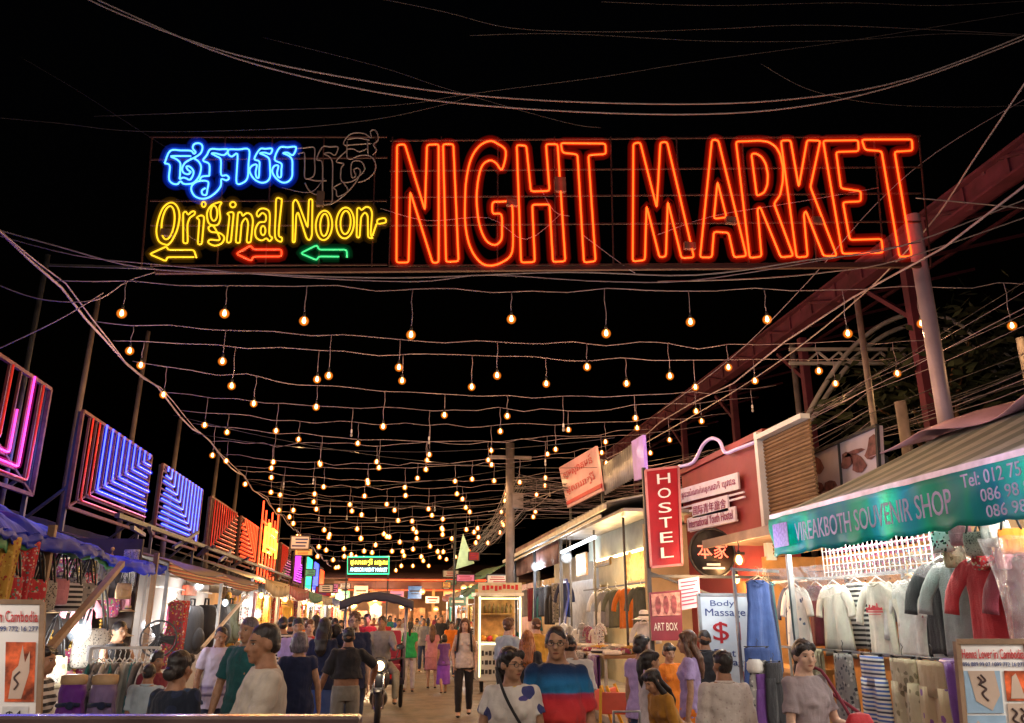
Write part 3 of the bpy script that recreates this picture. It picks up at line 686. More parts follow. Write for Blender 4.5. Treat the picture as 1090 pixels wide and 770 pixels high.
# tree behind the beam
LEAF = mat('night_leaves', (.03, .04, .02), .6, 0, .6, 3, .3, 20)
def tree(x, y, h, r, label, seed):
    rr = random.Random(seed); root = thing('tree', label, 'tree', (x, y, 0))
    t = MB(); t.tube(smooth_path([(x, y, 0), (x + .1, y, h * .3), (x - .1, y + .1, h * .6), (x, y, h * .85)]), [.22 - .012 * i for i in range(13)], 8); t.build('trunk', WOOD, root)
    l = MB(); cl = []
    for k in range(9):
        a = k * 2.4; e = V((x + math.cos(a) * r * rr.uniform(.4, .9), y + math.sin(a) * r * rr.uniform(.4, .9), h * rr.uniform(.62, 1.02)))
        l.tube(smooth_path([(x, y, h * rr.uniform(.4, .65)), V((x, y, h * .7)).lerp(e, .5), e]), [.07 - .006 * i for i in range(9)], 5); cl.append(e)
    l.build('limb', WOOD, root)
    f = MB()
    for e in cl + [V((x, y, h))]:
        for _ in range(230):
            p = e + V((rr.gauss(0, r * .25), rr.gauss(0, r * .25), rr.gauss(0, r * .2)))
            q = V((rr.uniform(-1, 1), rr.uniform(-1, 1), rr.uniform(-.6, .6))).normalized(); s_ = q.orthogonal() * rr.uniform(.04, .08); q = q * rr.uniform(.1, .2)
            f.add([p - q, p + s_, p + q, p - s_], [(0, 1, 2, 3)])
    f.build('crown', LEAF, root)
tree(10.6, 14.2, 6.6, 2.1, 'dark leafy tree behind the steel arches on the right', 3)

# ---------------------------------------------------------------- right: souvenir shop with teal valance
def translucent(name, c1, c2, scale, tr=.5):
    m, t, b, N, L = _base(name); vec = _coord(t, scale, rnd=False)
    n = noise_(t, vec, 1.0, 3, .6)
    c = ramp_(t, n.outputs[0], ((.30, c1), (.45, tuple((x + y) / 2 for x, y in zip(c1, c2))), (.58, c2)))
    L.new(c, b.inputs['Base Color']); b.inputs['Roughness'].default_value = .5
    tl = N.new('ShaderNodeBsdfTranslucent'); L.new(c, tl.inputs[0])
    mx = N.new('ShaderNodeMixShader'); mx.inputs[0].default_value = tr
    L.new(b.outputs[0], mx.inputs[1]); L.new(tl.outputs[0], mx.inputs[2]); L.new(mx.outputs[0], N['Material Output'].inputs[0])
    MATS[name] = m; return m
TEAL = translucent('teal_valance_cloth', (.006, .19, .30), (.008, .30, .22), (1, 2.6, .5), .55)
def stripe_roof(name, c1, c2, ax=1, per=.5):
    m, t, b, N, L = _base(name); vec = _coord(t, rnd=False)
    sp = N.new('ShaderNodeSeparateXYZ'); L.new(vec, sp.inputs[0])
    fr = math_(t, 'FRACT', math_(t, 'DIVIDE', sp.outputs[ax], per))
    n = noise_(t, vec, 2.5, 6, .7)
    c = mixc(t, math_(t, 'LESS_THAN', fr, .5), c1, c2)
    c = mixc(t, .8, c, ramp_(t, n.outputs[0], ((.35, (.45,) * 3), (.65, (1, 1, 1)))), 'MULTIPLY')
    L.new(c, b.inputs['Base Color']); b.inputs['Roughness'].default_value = .55
    bump_(t, b, n.outputs[0], .4, .03); return m
shop = thing('souvenir_shop', 'open souvenir shop with striped roof and teal lettered valance', 'shop', (5.4, 6.6, 0))
Y0, Y1 = .6, 8.85
b = MB(); b.sheet(lambda u, v: (4.3 + 2.1 * v, Y0 + (Y1 - Y0) * u - .25 * v * u, 2.76 + .96 * v + .03 * math.sin(u * 40) * v * (1 - v) - .12 * v * (1 - v)), 80, 8, .02)
b.build('awning', stripe_roof('striped_awning_sheet', (.16, .22, .19), (.42, .46, .42)), shop)
b = MB(); b.bar((4.285, Y0, 2.755), (4.285, Y1, 2.755), .05, .05); b.build('awning_rail', mat('lilac_rail', (.6, .55, .65), .4, .3), shop)
b = MB(); b.sheet(lambda u, v: (4.25 + .035 * math.sin(u * 70) * v + .03 * noise.noise((u * 30, v * 2, 1)), Y0 + (Y1 - Y0) * u, 2.73 - v * (.40 + .025 * abs(math.sin(u * 62)))), 200, 8, .006)
b.build('valance', TEAL, shop)
LIL = mat('lilac_print', (.40, .36, .58), .6, 0, .3, 9, 0)
u_ = (0, -1, 0); v_ = (0, 0, 1)
text('VIREAKBOTH SOUVENIR SHOP', (4.185, 8.12, 2.42), (0, -2.5, -.0), v_, 2.5, .19, LIL, shop, th=.004)
text('Tel: 012 75 87 90', (4.185, 5.48, 2.585), u_, v_, .95, .10, LIL, shop)
text('086 98 88 90', (4.185, 5.30, 2.46), u_, v_, .72, .09, LIL, shop)
text('086 98 88 91', (4.185, 5.27, 2.345), u_, v_, .72, .085, LIL, shop)
b = MB(); b.box((4.18, 8.45, 2.52), (.006, .34, .25)); b.build('badge', mat('purple_badge', (.22, .14, .42), .6, 0, .4, 30, 0), shop)
b = MB(); b.slab([(4.29, Y1, 2.74), (6.3, Y1 - .2, 3.66), (6.4, Y1 - .2, 2.6), (4.32, Y1, 2.5)], (0, .01, 0)); b.build('side_panel', TEAL, shop)
b = MB()
for y in (1, 4.4, 8.8):
    b.bar((4.42, y, .1), (4.42, y, 2.74), .05); b.bar((6.4, y, .1), (6.4, y, 3.7), .06)
b.bar((4.8, 1, 2.08), (4.8, 10.2, 2.08), .03); b.bar((4.62, 1, 1.33), (4.62, 9.6, 1.33), .025); b.bar((4.8, 8.8, 2.08), (4.42, 8.8, 2.08), .025)
for y in (5.2, 7.3, 9.4): b.bar((4.62, y, .1), (4.62, y, 1.33), .025); b.bar((4.8, y, .1), (4.8, y, 2.08), .025)
b.build('rack_frame', STEEL, shop)
b = MB(); b.box((6.5, 4.8, 1.9), (.08, 9.2, 3.5)); b.build('back_wall', mat('shop_board', (.42, .24, .12), .7, 0, .3, 2, .2, 20, dirt=.4), shop)
b = MB()
for y in (2.2, 4.6, 6.9, 8.4): b.tube([(4.75, y - .4, 2.64), (4.75, y + .4, 2.64)], .018, 8)
build_each(b, 'tube_light', TUBEL, shop)
for y, p in ((.8, 45), (2.6, 45), (4.8, 34), (6.6, 34), (8.3, 30)): lamp((4.62, y, 2.6), p * 1.15, (1, .94, .84), .12)
lamp((4.36, 6.55, 2.55), 4.5, (.6, 1, .75), .03); lamp((4.36, 7.95, 2.55), 3, (.6, 1, .75), .03)
for y in (5.2, 7.4): lamp((4.0, y, 3.05), 3, (.9, .7, 1), .1)
b = MB(); b.sheet(lambda u, v: (6.0 + 1.5 * v + .06 * math.sin(u * 23), 4 + 5.4 * u - 1.1 * v * u, 3.66 + .5 * v * (1.2 - v) + .06 * math.sin(u * 17 + v * 5)), 40, 8, .012)
tag(b.build('roof_tarpaulin', mat('pink_tarp', (.5, .3, .36), .55, 0, .25, 2, .6, 5)), 'crumpled pinkish tarpaulin lying over the ridge of the striped roof', 'tarpaulin')
# billboard with vases
root = thing('vase_billboard', 'tilted white billboard with brown vase pictures above the striped roof', 'billboard', (6.0, 10.2, 3.3))
A0 = at(856, 487, X=6.0); A1 = at(935, 453, X=6.0); A2 = at(938, 512, X=6.0); A3 = at(861, 534, X=6.0)
b = MB(); b.slab([A0, A1, A2, A3], (.06, 0, 0)); b.build('board', mat('pale_board', (.62, .52, .55), .5, 0, .12, 2, 0), root)
b = MB()
for p, q in ((A0, A1), (A1, A2), (A2, A3), (A3, A0)): b.bar(p + V((-.02, 0, 0)), q + V((-.02, 0, 0)), .04)
mid0 = A0.lerp(A1, .52); mid1 = A3.lerp(A2, .52); b.bar(mid0 + V((-.02, 0, 0)), mid1 + V((-.02, 0, 0)), .025)
b.build('frame', DARKSTEEL, root)
def on(u, v, q=(A0, A1, A2, A3), o=-.012): return q[0].lerp(q[1], u).lerp(q[3].lerp(q[2], u), v) + V((o, 0, 0))
b = MB()
for cu, cv, ru, rv, sl in ((.20, .30, .07, .2, .1), (.13, .78, .13, .16, 0), (.34, .8, .10, .10, -.1), (.60, .42, .075, .17, 0), (.74, .55, .08, .2, .2), (.93, .35, .08, .22, -.1), (.70, .32, .12, .05, 0)):
    b.slab([on(cu + ru * math.cos(a * .5236) * (1 + .35 * math.sin(a * 1.7)) + sl * rv * math.sin(a * .5236), cv + rv * math.sin(a * .5236)) for a in range(12)], (-.004, 0, 0))
b.build('picture', mat('brown_print', (.2, .08, .07), .6, 0, .6, 9, 0), root)
b = MB(); b.bar((6.1, 9.3, 2.6), (6.1, 9.3, 3.6), .05); b.bar((6.1, 11, 2.6), (6.1, 11, 3.4), .05); build_each(b, 'bracket', DARKSTEEL, root)

# ---------------------------------------------------------------- bamboo clad bar
BAM = mat('bamboo_cladding', (.24, .145, .07), .75, 0, .18, 2.5, .3, 30, dirt=.3)
bar_ = thing('bamboo_bar', 'small bar with woven bamboo upper wall and a warm bulb under its roof', 'bar', (5.9, 10.4, 0))
b = MB(); b.sheet(lambda u, v: (5.5 + .015 * math.sin(v * 190), 9.95 + 1.45 * u, 2.5 + 1.72 * v), 4, 130, .02, smooth=False); b.build('bamboo_wall', BAM, bar_)
b = MB(); b.box((5.46, 11.42, 3.4), (.14, .10, 1.9)); b.box((5.44, 10.66, 4.26), (.14, 1.42, .07)); build_each(b, 'trim', WHITEP, bar_)
b = MB(); b.box((6.2, 10.2, 1.3), (.1, 2.6, 2.4)); b.box((5.8, 11.45, 1.3), (.9, .08, 2.4)); b.box((5.0, 10.4, .55), (.3, 1.9, .95)); b.box((4.98, 10.4, 1.05), (.45, 2.0, .05))
for k in range(6): b.box((6.05, 10.2, 1.2 + k * .22), (.2, 2.3, .03))
b.build('bar_front', mat('warm_wood', (.5, .25, .08), .5, 0, .35, 3, .3, 30), bar_)
b = MB(); b.box((5.1, 10.6, 2.72), (.9, 2.6, .05)); b.box((4.64, 10.6, 2.70), (.05, 2.6, .12)); b.build('canopy', mat('bar_canopy', (.24, .16, .12), .6, 0, .3, 3, .3, 20), bar_)
rb = R
b = MB()
for k in range(22): b.lathe([(.03, 0), (.035, .08), (.035, .14), (.012, .2), (.012, .25)], (6.05, 9.2 + k * .09, 1.215 + .22 * rb.randrange(5)), 8)
b.build('bottle', mat('amber_glass', (.2, .1, .03), .15, 0, .6, 2, 0), bar_)['kind'] = 'stuff'
def big_bulb(p, label, m=None, power=10, col=WARM, cord=.35, r=.045):
    p = V(p); root = thing('bulb_lamp', label, 'light bulb', p)
    a = MB(); a.tube([p + V((0, 0, .09 + cord)), p + V((.01, 0, .09 + cord / 2)), p + V((0, 0, .08))], .006, 5); a.build('cord', BLACKWIRE, root)
    a = MB(); a.lathe([(.012, .09), (.02, .085), (.02, .03), (.016, .025)], p, 8); a.build('socket', BLACKP, root)
    a = MB(); a.lathe([(.016, .03), (r * .7, .01), (r, -.03), (r * .9, -.06), (r * .4, -.09), (.004, -.095)], p, 10); a.build('bulb', m or BULBW, root)
    a = MB(); a.ball(p + V((0, 0, -.035)), r * 1.7, 12, 8); a.build('globe', HALOC if m is BULBC else HALOW, root)  # halo ball added to imitate the bloom of the bulb
    lamp(p - V((0, 0, .06 + r * 1.9)), power, col, .05); return root
big_bulb((4.55, 10.45, 2.42), 'bright warm bulb under the bamboo bar canopy beside the round black sign', power=40, col=(1, .6, .28), cord=.12)
big_bulb((5.25, 12.2, 2.25), 'smaller amber bulb below the round black sign', power=22, col=(1, .5, .18), cord=.4)

# ---------------------------------------------------------------- red hostel facade
REDW = mat('dark_red_facade', (.26, .035, .035), .6, 0, .2, 1.5, .2, 20, dirt=.4)
hos = thing('hostel_building', 'dark red hostel front with lilac light line and slanted white boards', 'building', (6, 13.3, 0))
b = MB(); b.box((5.75, 13.3, 2.15), (.4, 3.7, 4.3)); b.box((5.75, 13.3, 4.36), (.5, 3.8, .1)); b.build('wall', REDW, hos)
b = MB(); b.box((5.52, 12.3, 1.15), (.08, .95, 2.1)); b.build('door', mat('door_wood', (.3, .13, .05), .5, 0, .3, 3, .3, 25), hos)
b = MB()
b.tube(smooth_path([at(p[0], p[1], X=5.45) for p in ((722, 497), (738, 492), (748, 474), (757, 467), (766, 470), (772, 482), (785, 478), (806, 470))]), .03, 8)
b.build('light_line', glow('lilac_light', (.8, .6, 1), .08, False), hos)
SGN = mat('white_board', (.74, .7, .78), .5, 0, .1, 4, .1, 20, dirt=.25)
def plank_sign(a, c, h, s, label_txt_col, X=5.5):
    a = at(*a, X=X); c = at(*c, X=X); a.x -= .02; c.x -= .02
    bb = MB(); bb.slab([a, c, c - V((0, 0, h)), a - V((0, 0, h))], (-.03, 0, 0)); o = bb.build('board', SGN, hos)
    dd = c - a; nn = V((-.036, 0, 0))
    text(s, a + nn - V((0, 0, h * .8)) + dd * .04, dd, ZZ, dd.length * .92, h * .62, label_txt_col, hos, th=.004)
VIO = mat('violet_ink', (.28, .03, .12), .6, 0, .1, 5, 0)
plank_sign((726, 521), (788, 503), .27, 'ផ្ទះសំណាក់អន្តរជាតិ យុវជន', VIO)
plank_sign((739, 537), (777, 527), .26, '国际青年旅舍', VIO)
plank_sign((734, 552), (785, 539), .24, 'International Youth Hostel', VIO)
b = MB()
for z0, z1 in (((726, 541), (792, 524)), ((728, 546), (793, 529)), ((735, 566), (785, 554))): b.bar(at(*z0, X=5.49), at(*z1, X=5.49), .03)
build_each(b, 'rail', SGN, hos)
# round black sign
root = thing('round_sign', 'round black sign with red Chinese characters under the hostel boards', 'sign', (4.95, 12.35, 2.2))
lamp((3.75, 8.9, 2.35), 12, COOL, .12)  # added lamp with no fixture, brightens the massage board
b = MB(); b.tube([(4.95, 12.35, 2.62), (4.95, 12.42, 2.62)], .36, 32); b.build('disc', BLACKP, root)
b = MB(); b.tube([(4.95 + .37 * math.cos(a * .2618), 12.36, 2.62 + .37 * math.sin(a * .2618)) for a in range(24)], .02, 6, True); b.build('rim', DARKSTEEL, root)
RN = glow('red_character_glow', (1, .12, .06), 1.6, False)
text('本家', (4.70, 12.34, 2.53), (1, 0, 0), ZZ, .5, .26, RN, root); b = MB(); b.box((4.95, 12.34, 2.44), (.22, .006, .035)); b.box((4.95, 12.34, 2.385), (.36, .006, .03)); b.build('lettering', SGN, root)
b = MB(); b.bar((4.95, 12.4, 2.62), (5.5, 12.42, 2.62), .04); build_each(b, 'bracket', DARKSTEEL, root)
# vertical HOSTEL sign
root = thing('hostel_sign', 'tall red vertical sign reading HOSTEL', 'sign', (3.72, 11, 2.3))
q = [at(687, 501, Y=11), at(722, 497, Y=11), at(726, 601, Y=11), at(693, 604, Y=11)]
b = MB(); b.slab(q, (0, .14, 0)); b.build('box', mat('hostel_red', (.33, .006, .014), .35, 0, .25, 2, .1, 12, dirt=.35), root)
b = MB()
for i in range(4): b.bar(q[i], q[(i + 1) % 4], .03)
b.build('rim', mat('pink_rim', (.55, .2, .2), .4, .2), root)
for i, ch in enumerate('HOSTEL'):
    f0 = .055 + i * .152; L0 = q[0].lerp(q[3], f0); R0 = q[1].lerp(q[2], f0); L1 = q[0].lerp(q[3], f0 + .105); R1 = q[1].lerp(q[2], f0 + .105)
    text(ch, L1.lerp(R1, .33) + V((0, -.008, 0)), R1 - L1, L0 - L1, (R1 - L1).length * .40, (L0 - L1).length, PAPER, root, 'letter', .012)
b = MB(); b.bar((3.5, 11.08, .1), (3.5, 11.08, 3.7), .05); b.bar((3.5, 11.08, 2.25), (4.4, 11.08, 1.95), .03); b.bar((3.5, 11.08, 2.2), (5.5, 11.3, 2.2), .04); b.build('post', DARKSTEEL, root)
lamp((3.3, 9.9, 3.3), 14, (1, .7, .6), .2)
for y_, e_ in ((12.4, 12), (14.4, 11)): lamp((4.5, y_, 4.6), e_, (1, .72, .62), .2)  # added lamps with no fixtures, brighten the hostel front
# art box sign, handwritten price sheet
root = thing('art_box_sign', 'maroon ART BOX sign with pale figures, hung below the HOSTEL sign', 'sign', (3.66, 11, 1.39))
q = [at(691, 631, Y=10.95), at(725, 628, Y=10.95), at(727, 682, Y=10.95), at(694, 682, Y=10.95)]
b = MB(); b.slab(q, (0, .03, 0)); b.build('board', mat('maroon_board', (.22, .03, .06), .5, 0, .2, 3, 0), root)
def on2(u, v, o=-.006): return q[0].lerp(q[1], u).lerp(q[3].lerp(q[2], u), v) + V((0, o, 0))
b = MB()
b.slab([on2(.05, .04), on2(.95, .04), on2(.95, .5), on2(.05, .5)], (0, -.003, 0)); b.build('picture', mat('rosy_print', (.5, .24, .22), .6, 0, .6, 14, 0), root)
b = MB()
for cu in (.25, .5, .75): b.slab([on2(cu + .09 * math.cos(a * .7), .28 + .2 * math.sin(a * .7), -.01) for a in range(9)], (0, -.003, 0))
b.build('figure', mat('maroon_print', (.25, .06, .08), .6, 0, .6, 14, 0), root)
text('ART BOX', on2(.08, .80), on2(1, .8) - on2(0, .8), ZZ, .33, .10, PAPER, root)
root = thing('price_sheet', 'lilac sheet of handwritten prices hanging right of the ART BOX sign', 'poster', (4.1, 11, 1.7))
q = [at(722, 617, Y=11.05), at(744, 614, Y=11.05), at(746, 646, Y=11.05), at(724, 650, Y=11.05)]
b = MB(); b.slab(q, (0, .012, 0)); b.build('sheet', mat('lilac_paper', (.62, .46, .66), .6, 0, .08, 4, 0), root)
b = MB()
for k in range(7): b.slab([on2(.1, .1 + k * .12), on2(.9 - .1 * (k % 3), .1 + k * .12), on2(.9 - .1 * (k % 3), .14 + k * .12), on2(.1, .14 + k * .12)], (0, -.002, 0))
b.build('writing', VIO, root)
# massage sign
root = thing('massage_sign', 'white board with red dollar prices for body and foot massage', 'sign', (3.98, 9.6, .1))
b = MB(); b.box((4.0, 9.62, 1.30), (.74, .05, 1.2)); b.build('board', mat('cool_white_board', (.72, .78, .85), .5, 0, .08, 3, .1, 20, dirt=.15), root)
b = MB(); b.bar((3.63, 9.6, .1), (3.63, 9.6, 1.93), .035); b.bar((4.37, 9.6, .1), (4.37, 9.6, 1.93), .035); b.bar((3.63, 9.6, 1.92), (4.37, 9.6, 1.92), .035); b.build('frame', STEEL, root)
for s, z, h, w_, x, mm in (('Body', 1.77, .085, .3, 3.77, BLUEINK), ('Massage', 1.65, .11, .5, 3.70, BLUEINK), ('$1', 1.37, .24, .34, 3.78, REDINK), ('Foot', 1.22, .085, .26, 3.78, BLUEINK), ('Massage', 1.10, .10, .48, 3.71, BLUEINK), ('$1', .82, .24, .34, 3.78, REDINK)):
    text(s, (x, 9.593, z), (1, 0, 0), ZZ, w_, h, mm, root)
# ---------------------------------------------------------------- shop with paintings (cream, warm tubes)
CREAM = mat('cream_wall', (.62, .5, .28), .8, 0, .12, 2, .2, 20, dirt=.3)
sb = thing('painting_shop', 'cream lit shop with gold paintings and tube lights behind hanging shirts', 'shop', (5.3, 17.5, 0))
b = MB(); b.box((5.75, 18.8, 1.7), (.1, 7.6, 3.3)); b.box((5.2, 15.1, 1.7), (1.0, .08, 3.3)); b.build('wall', CREAM, sb)
b = MB(); b.box((4.95, 17.7, 3.25), (.06, 5.5, .55)); b.build('parapet', mat('grey_green_panel', (.28, .33, .3), .6, 0, .15, 2, .2, 20, dirt=.4), sb)
b = MB(); b.box((5.5, 17.6, 3.56), (2.6, 5.9, .06)); b.build('roof', TIN, sb)
b = MB()
for y in (15.4, 17.8, 20.3): b.bar((4.4, y, .1), (4.4, y, 3.5), .04)
b.bar((4.75, 15.1, 2.28), (4.75, 20.4, 2.28), .03); build_each(b, 'post', DARKSTEEL, sb)
b = MB()
for y in (15.9, 17.3, 18.9): b.tube([(4.85, y - .5, 2.93), (4.85, y + .5, 2.93)], .03, 8)
b.build('tube_light', glow('warm_tube', (1, .70, .32), 3), sb)
for y in (15.9, 17.3, 18.9): lamp((5.0, y, 2.78), 42, (1, .62, .25), .15)
GOLDP = mat('gold_painting', (.5, .27, .05), .5, 0, .8, 9, .3, 20)
for p0, p1, lab in (((665, 571), (693, 617), 'gold painting of a figure on the cream wall'), ((632, 572), (650, 600), 'smaller gold painting left of the figure painting'), ((702, 590), (722, 612), 'gold painting half hidden behind the HOSTEL sign')):
    a = at(*p0, X=5.68); c = at(*p1, X=5.68)
    root = thing('painting', lab, 'painting', (5.68, (a.y + c.y) / 2, c.z)); b = MB(); b.box((5.685, (a.y + c.y) / 2, (a.z + c.z) / 2), (.03, abs(a.y - c.y), abs(a.z - c.z))); b.build('canvas', GOLDP, root)
    b = MB(); q = [V((5.665, a.y, a.z)), V((5.665, c.y, a.z)), V((5.665, c.y, c.z)), V((5.665, a.y, c.z))]
    for i in range(4): b.bar(q[i], q[(i + 1) % 4], .05)
    b.build('frame', mat('dark_gilt', (.2, .12, .04), .5, .3), root)
# shop C: tin front, blue tarp, cool bulbs
sc = thing('tin_shop', 'shop with corrugated tin front, grey shutter and cold white bulbs', 'shop', (5, 24.5, 0))
b = MB(); b.sheet(lambda u, v: (4.35 + .03 * math.sin(u * 260), 21.6 + 7.6 * u, 3.0 + .95 * v), 160, 1, .01); b.build('fascia', mat('maroon_tin', (.3, .2, .22), .5, .3, .25, 2, .2, 20, dirt=.5), sc)
b = MB(); b.sheet(lambda u, v: (5.2, 21.2 + 3.2 * u, .2 + 2.4 * v + .012 * math.sin(u)), 2, 30, .03, smooth=False); b.build('shutter', mat('grey_shutter', (.25, .27, .3), .5, .3), sc)
b = MB(); b.box((5.9, 25.5, 1.8), (.1, 8.6, 3.4)); b.build('back_wall', TOEWALL, sc)
b = MB(); b.sheet(lambda u, v: (4.0 + 2.6 * v, 20.5 + 9.0 * u, 3.62 + .7 * v + .04 * math.sin(u * 200)), 120, 3, .012); b.build('roof', TIN, sc)
b = MB()
for y in (21.0, 25, 29): b.bar((4.3, y, .1), (4.3, y, 3.6), .08)
build_each(b, 'post', DARKSTEEL, sc)
b = MB(); b.sheet(lambda u, v: (4.5 + .05 * math.sin(v * 9), 21.2 + .9 * u, 2.6 - 2.1 * v), 6, 12, .01); tag(b.build('tarpaulin', mat('blue_tarp', (.02, .06, .35), .45, 0, .3, 3, .6, 6)), 'dark blue tarpaulin hanging beside the grey shutter', 'tarpaulin')
for px, py, lab in ((570, 602, 'cold white bulb under the tin front, left one'), (603, 592, 'cold white bulb beside the tin front, right one')):
    big_bulb(at(px, py, X=4.2), lab, BULBC, 24, COOL, .4, .085)
b = MB(); b.tube([at(598, 588, X=4.1), at(633, 572, X=4.1)], .04, 8); tag(b.build('tube_lamp', glow('cool_tube', (.85, .95, 1), 2)), 'long white tube lamp slanting under the tin roof', 'tube lamp')
lamp((4.0, 19.5, 2.9), 4, COOL, .2)
root = thing('wooden_picture_frame', 'small wooden framed board near the cold bulbs', 'picture', (4.4, 19.6, 2.6))
a = at(614, 591, X=4.42); c = at(625, 612, X=4.42); b = MB(); b.box((4.42, (a.y + c.y) / 2, (a.z + c.z) / 2), (.04, abs(a.y - c.y), abs(a.z - c.z))); b.build('board', PALEWOOD, root)
# roof signs
root = thing('roof_billboard', 'tilted pink billboard with two lines of Khmer script on the tin roof', 'billboard', (4.4, 19, 4.3))
q = [at(595, 498, X=4.4), at(634, 475, X=4.4), at(641, 523, X=4.4), at(604, 541, X=4.4)]
b = MB(); b.slab(q, (.05, 0, 0)); b.build('board', mat('pink_board', (.62, .33, .38), .5, 0, .15, 1.5, 0), root)
for f0, f1, s in ((.12, .38, 'សូមស្វាគមន៍'), (.52, .74, 'ផ្សាររាត្រី')):
    a = q[0].lerp(q[3], f1).lerp(q[1].lerp(q[2], f1), .1) + V((-.012, 0, 0)); c = q[0].lerp(q[3], f1).lerp(q[1].lerp(q[2], f1), .9) + V((-.012, 0, 0))
    text(s, a, c - a, (q[0] - q[3]), (c - a).length, (q[0] - q[3]).length * (f1 - f0), REDINK, root)
b = MB(); b.bar(q[3] + V((-.01, 0, .12)), q[2] + V((-.01, 0, .12)), .03, .09); b.build('band', REDINK, root)
b = MB(); b.bar((4.5, 17.3, 3.6), (4.5, 17.3, 5), .05); b.bar((4.5, 20.6, 3.6), (4.5, 20.6, 5.2), .05); build_each(b, 'bracket', DARKSTEEL, root)
root = thing('tin_billboard', 'grey ribbed metal board with a violet lit end on the roof behind the HOSTEL sign', 'billboard', (4.5, 15.4, 4))
q = [at(641, 497, X=4.5), at(674, 472, X=4.5), at(676, 508, X=4.5), at(644, 527, X=4.5)]
b = MB(); b.sheet(lambda u, v: q[0].lerp(q[1], u).lerp(q[3].lerp(q[2], u), v) + V((.025 * math.sin(u * 90), 0, 0)), 70, 1, .01); b.build('sheet', TIN, root)
q2 = [at(672, 470, X=4.4), at(684, 463, X=4.4), at(687, 508, X=4.4), at(675, 512, X=4.4)]
b = MB(); b.slab(q2, (.06, 0, 0)); b.build('panel', mat('violet_panel', (.4, .25, .75), .5, 0, .2, 3, .2, 20), root)
lamp((4.0, 13.4, 4.4), 4, (.55, .4, 1), .2)
# slanting roof edge of the shops
b = MB(); b.sheet(lambda u, v: (4.05 + 2.4 * v, 15.2 + 5.2 * u, 3.75 + .5 * v + .04 * math.sin(u * 200)), 110, 3, .012)
tag(b.build('tin_roof', TIN), 'corrugated tin roof over the cream painting shop', 'roof')
b = MB(); b.bar((4.0, 15.2, 3.68), (4.0, 30, 3.55), .05, .10); b.bar((3.9, 15.2, 3.5), (4.0, 30, 3.40), .04, .05)
tag(b.build('gutter', mat('pale_gutter', (.5, .48, .38), .5, .1)), 'pale gutter along the roof edge beside the HOSTEL sign', 'gutter')

# ---------------------------------------------------------------- generic stalls further down both sides
AWG = mat('green_awning_cloth', (.05, .16, .09), .7, 0, .3, 2, .4, 8)
AWS = [AWG, mat('maroon_awning_cloth', (.25, .05, .06), .7, 0, .3, 2, .4, 8), mat('tan_awning_cloth', (.4, .3, .18), .7, 0, .3, 2, .4, 8), mat('blue_awning_cloth', (.06, .12, .35), .7, 0, .3, 2, .4, 8)]
BACKS = [mat('ochre_back_board', (.45, .28, .1), .7, 0, .3, 2, .2, 20), CREAM, mat('rust_back_board', (.4, .18, .09), .7, 0, .3, 2, .2, 20)]
TBL = [mat('red_table_cloth', (.35, .05, .05), .8, 0, .3, 5, .3, 20), mat('white_table_cloth', (.6, .57, .52), .8, 0, .15, 5, .3, 20), mat('dark_table_cloth', (.06, .05, .08), .8, 0, .3, 5, .3, 20)]
def stall(side, y0, y1, aw, bk, tb, label, zf=2.55, xf=3.6, depth=2.6, power=30, col=WARM):
    s = side; root = thing('market_stall', label + ' with a lit awning' , 'stall', (s * (xf + depth / 2), (y0 + y1) / 2, 0), 'market stalls further down the street')
    a = MB(); a.sheet(lambda u, v: (s * (xf - .3 + depth * v), y0 + (y1 - y0) * u, zf + .75 * v - .14 * math.sin(math.pi * u) * (1 - v) - .1 * v * (1 - v)), 14, 6, .015)
    a.sheet(lambda u, v: (s * (xf - .31 - .02 * math.sin(u * 40)), y0 + (y1 - y0) * u, zf - .14 * math.sin(math.pi * u) - .25 * v - .02 * abs(math.sin(u * 25))), 40, 2, .008)
    a.build('awning', aw, root)
    for y in (y0 + .1, y1 - .1):
        for x in (xf, xf + depth - .1):
            a = MB(); a.bar((s * x, y, .1), (s * x, y, zf + (.0 if x == xf else .6)), .06); a.build('post', STEEL, root)
    a = MB(); a.box((s * (xf + depth), (y0 + y1) / 2, 1.6), (.06, y1 - y0 - .05, 3.0)); a.build('back_board', bk, root)
    a = MB(); a.box((s * (xf + .75), (y0 + y1) / 2, .52), (.95, y1 - y0 - .5, .8)); a.build('table', tb, root, bevel=.02)
    a = MB(); a.bar((s * (xf + .1), y0, 2.2), (s * (xf + .1), y1, 2.2), .03); a.bar((s * (xf + depth - .15), y0, 2.0), (s * (xf + depth - .15), y1, 2.0), .03); build_each(a, 'rail', STEEL, root)
    n = max(1, int((y1 - y0) / 2.2))
    for k in range(n):
        y = y0 + (k + .5) * (y1 - y0) / n
        big_bulb((s * (xf + .35 + R.uniform(-.5, .4)), y, zf - .35), f'{ORD[k]} bulb from the front in the {label}', BULBC if col == COOL else BULBW, power, col, .3, .07 if y0 > 25 else .05)
    return root
STALLS = [(-1, 20.6, 25.4, 2, 0, 1, 'left stall of hanging gold goods', WARM), (-1, 25.6, 31.4, 1, 0, 0, 'left stall below the gold sign', WARM), (-1, 31.6, 37.4, 0, 2, 1, 'left stall beyond the gold sign', WARM),
          (-1, 37.6, 44, 2, 0, 2, 'left stall below the purple frame', COOL), (-1, 44.2, 51, 3, 1, 0, 'left stall below the green panel', WARM), (-1, 51.2, 58, 1, 0, 1, 'last left stall', WARM),
          (1, 29.6, 35, 0, 0, 1, 'right green awning stall', WARM), (1, 35.2, 41, 0, 2, 0, 'right stall beyond the green awning', WARM), (1, 41.2, 48, 2, 0, 1, 'right stall beside the small teal sign', COOL), (1, 48.2, 56, 1, 1, 2, 'last right stall', WARM)]
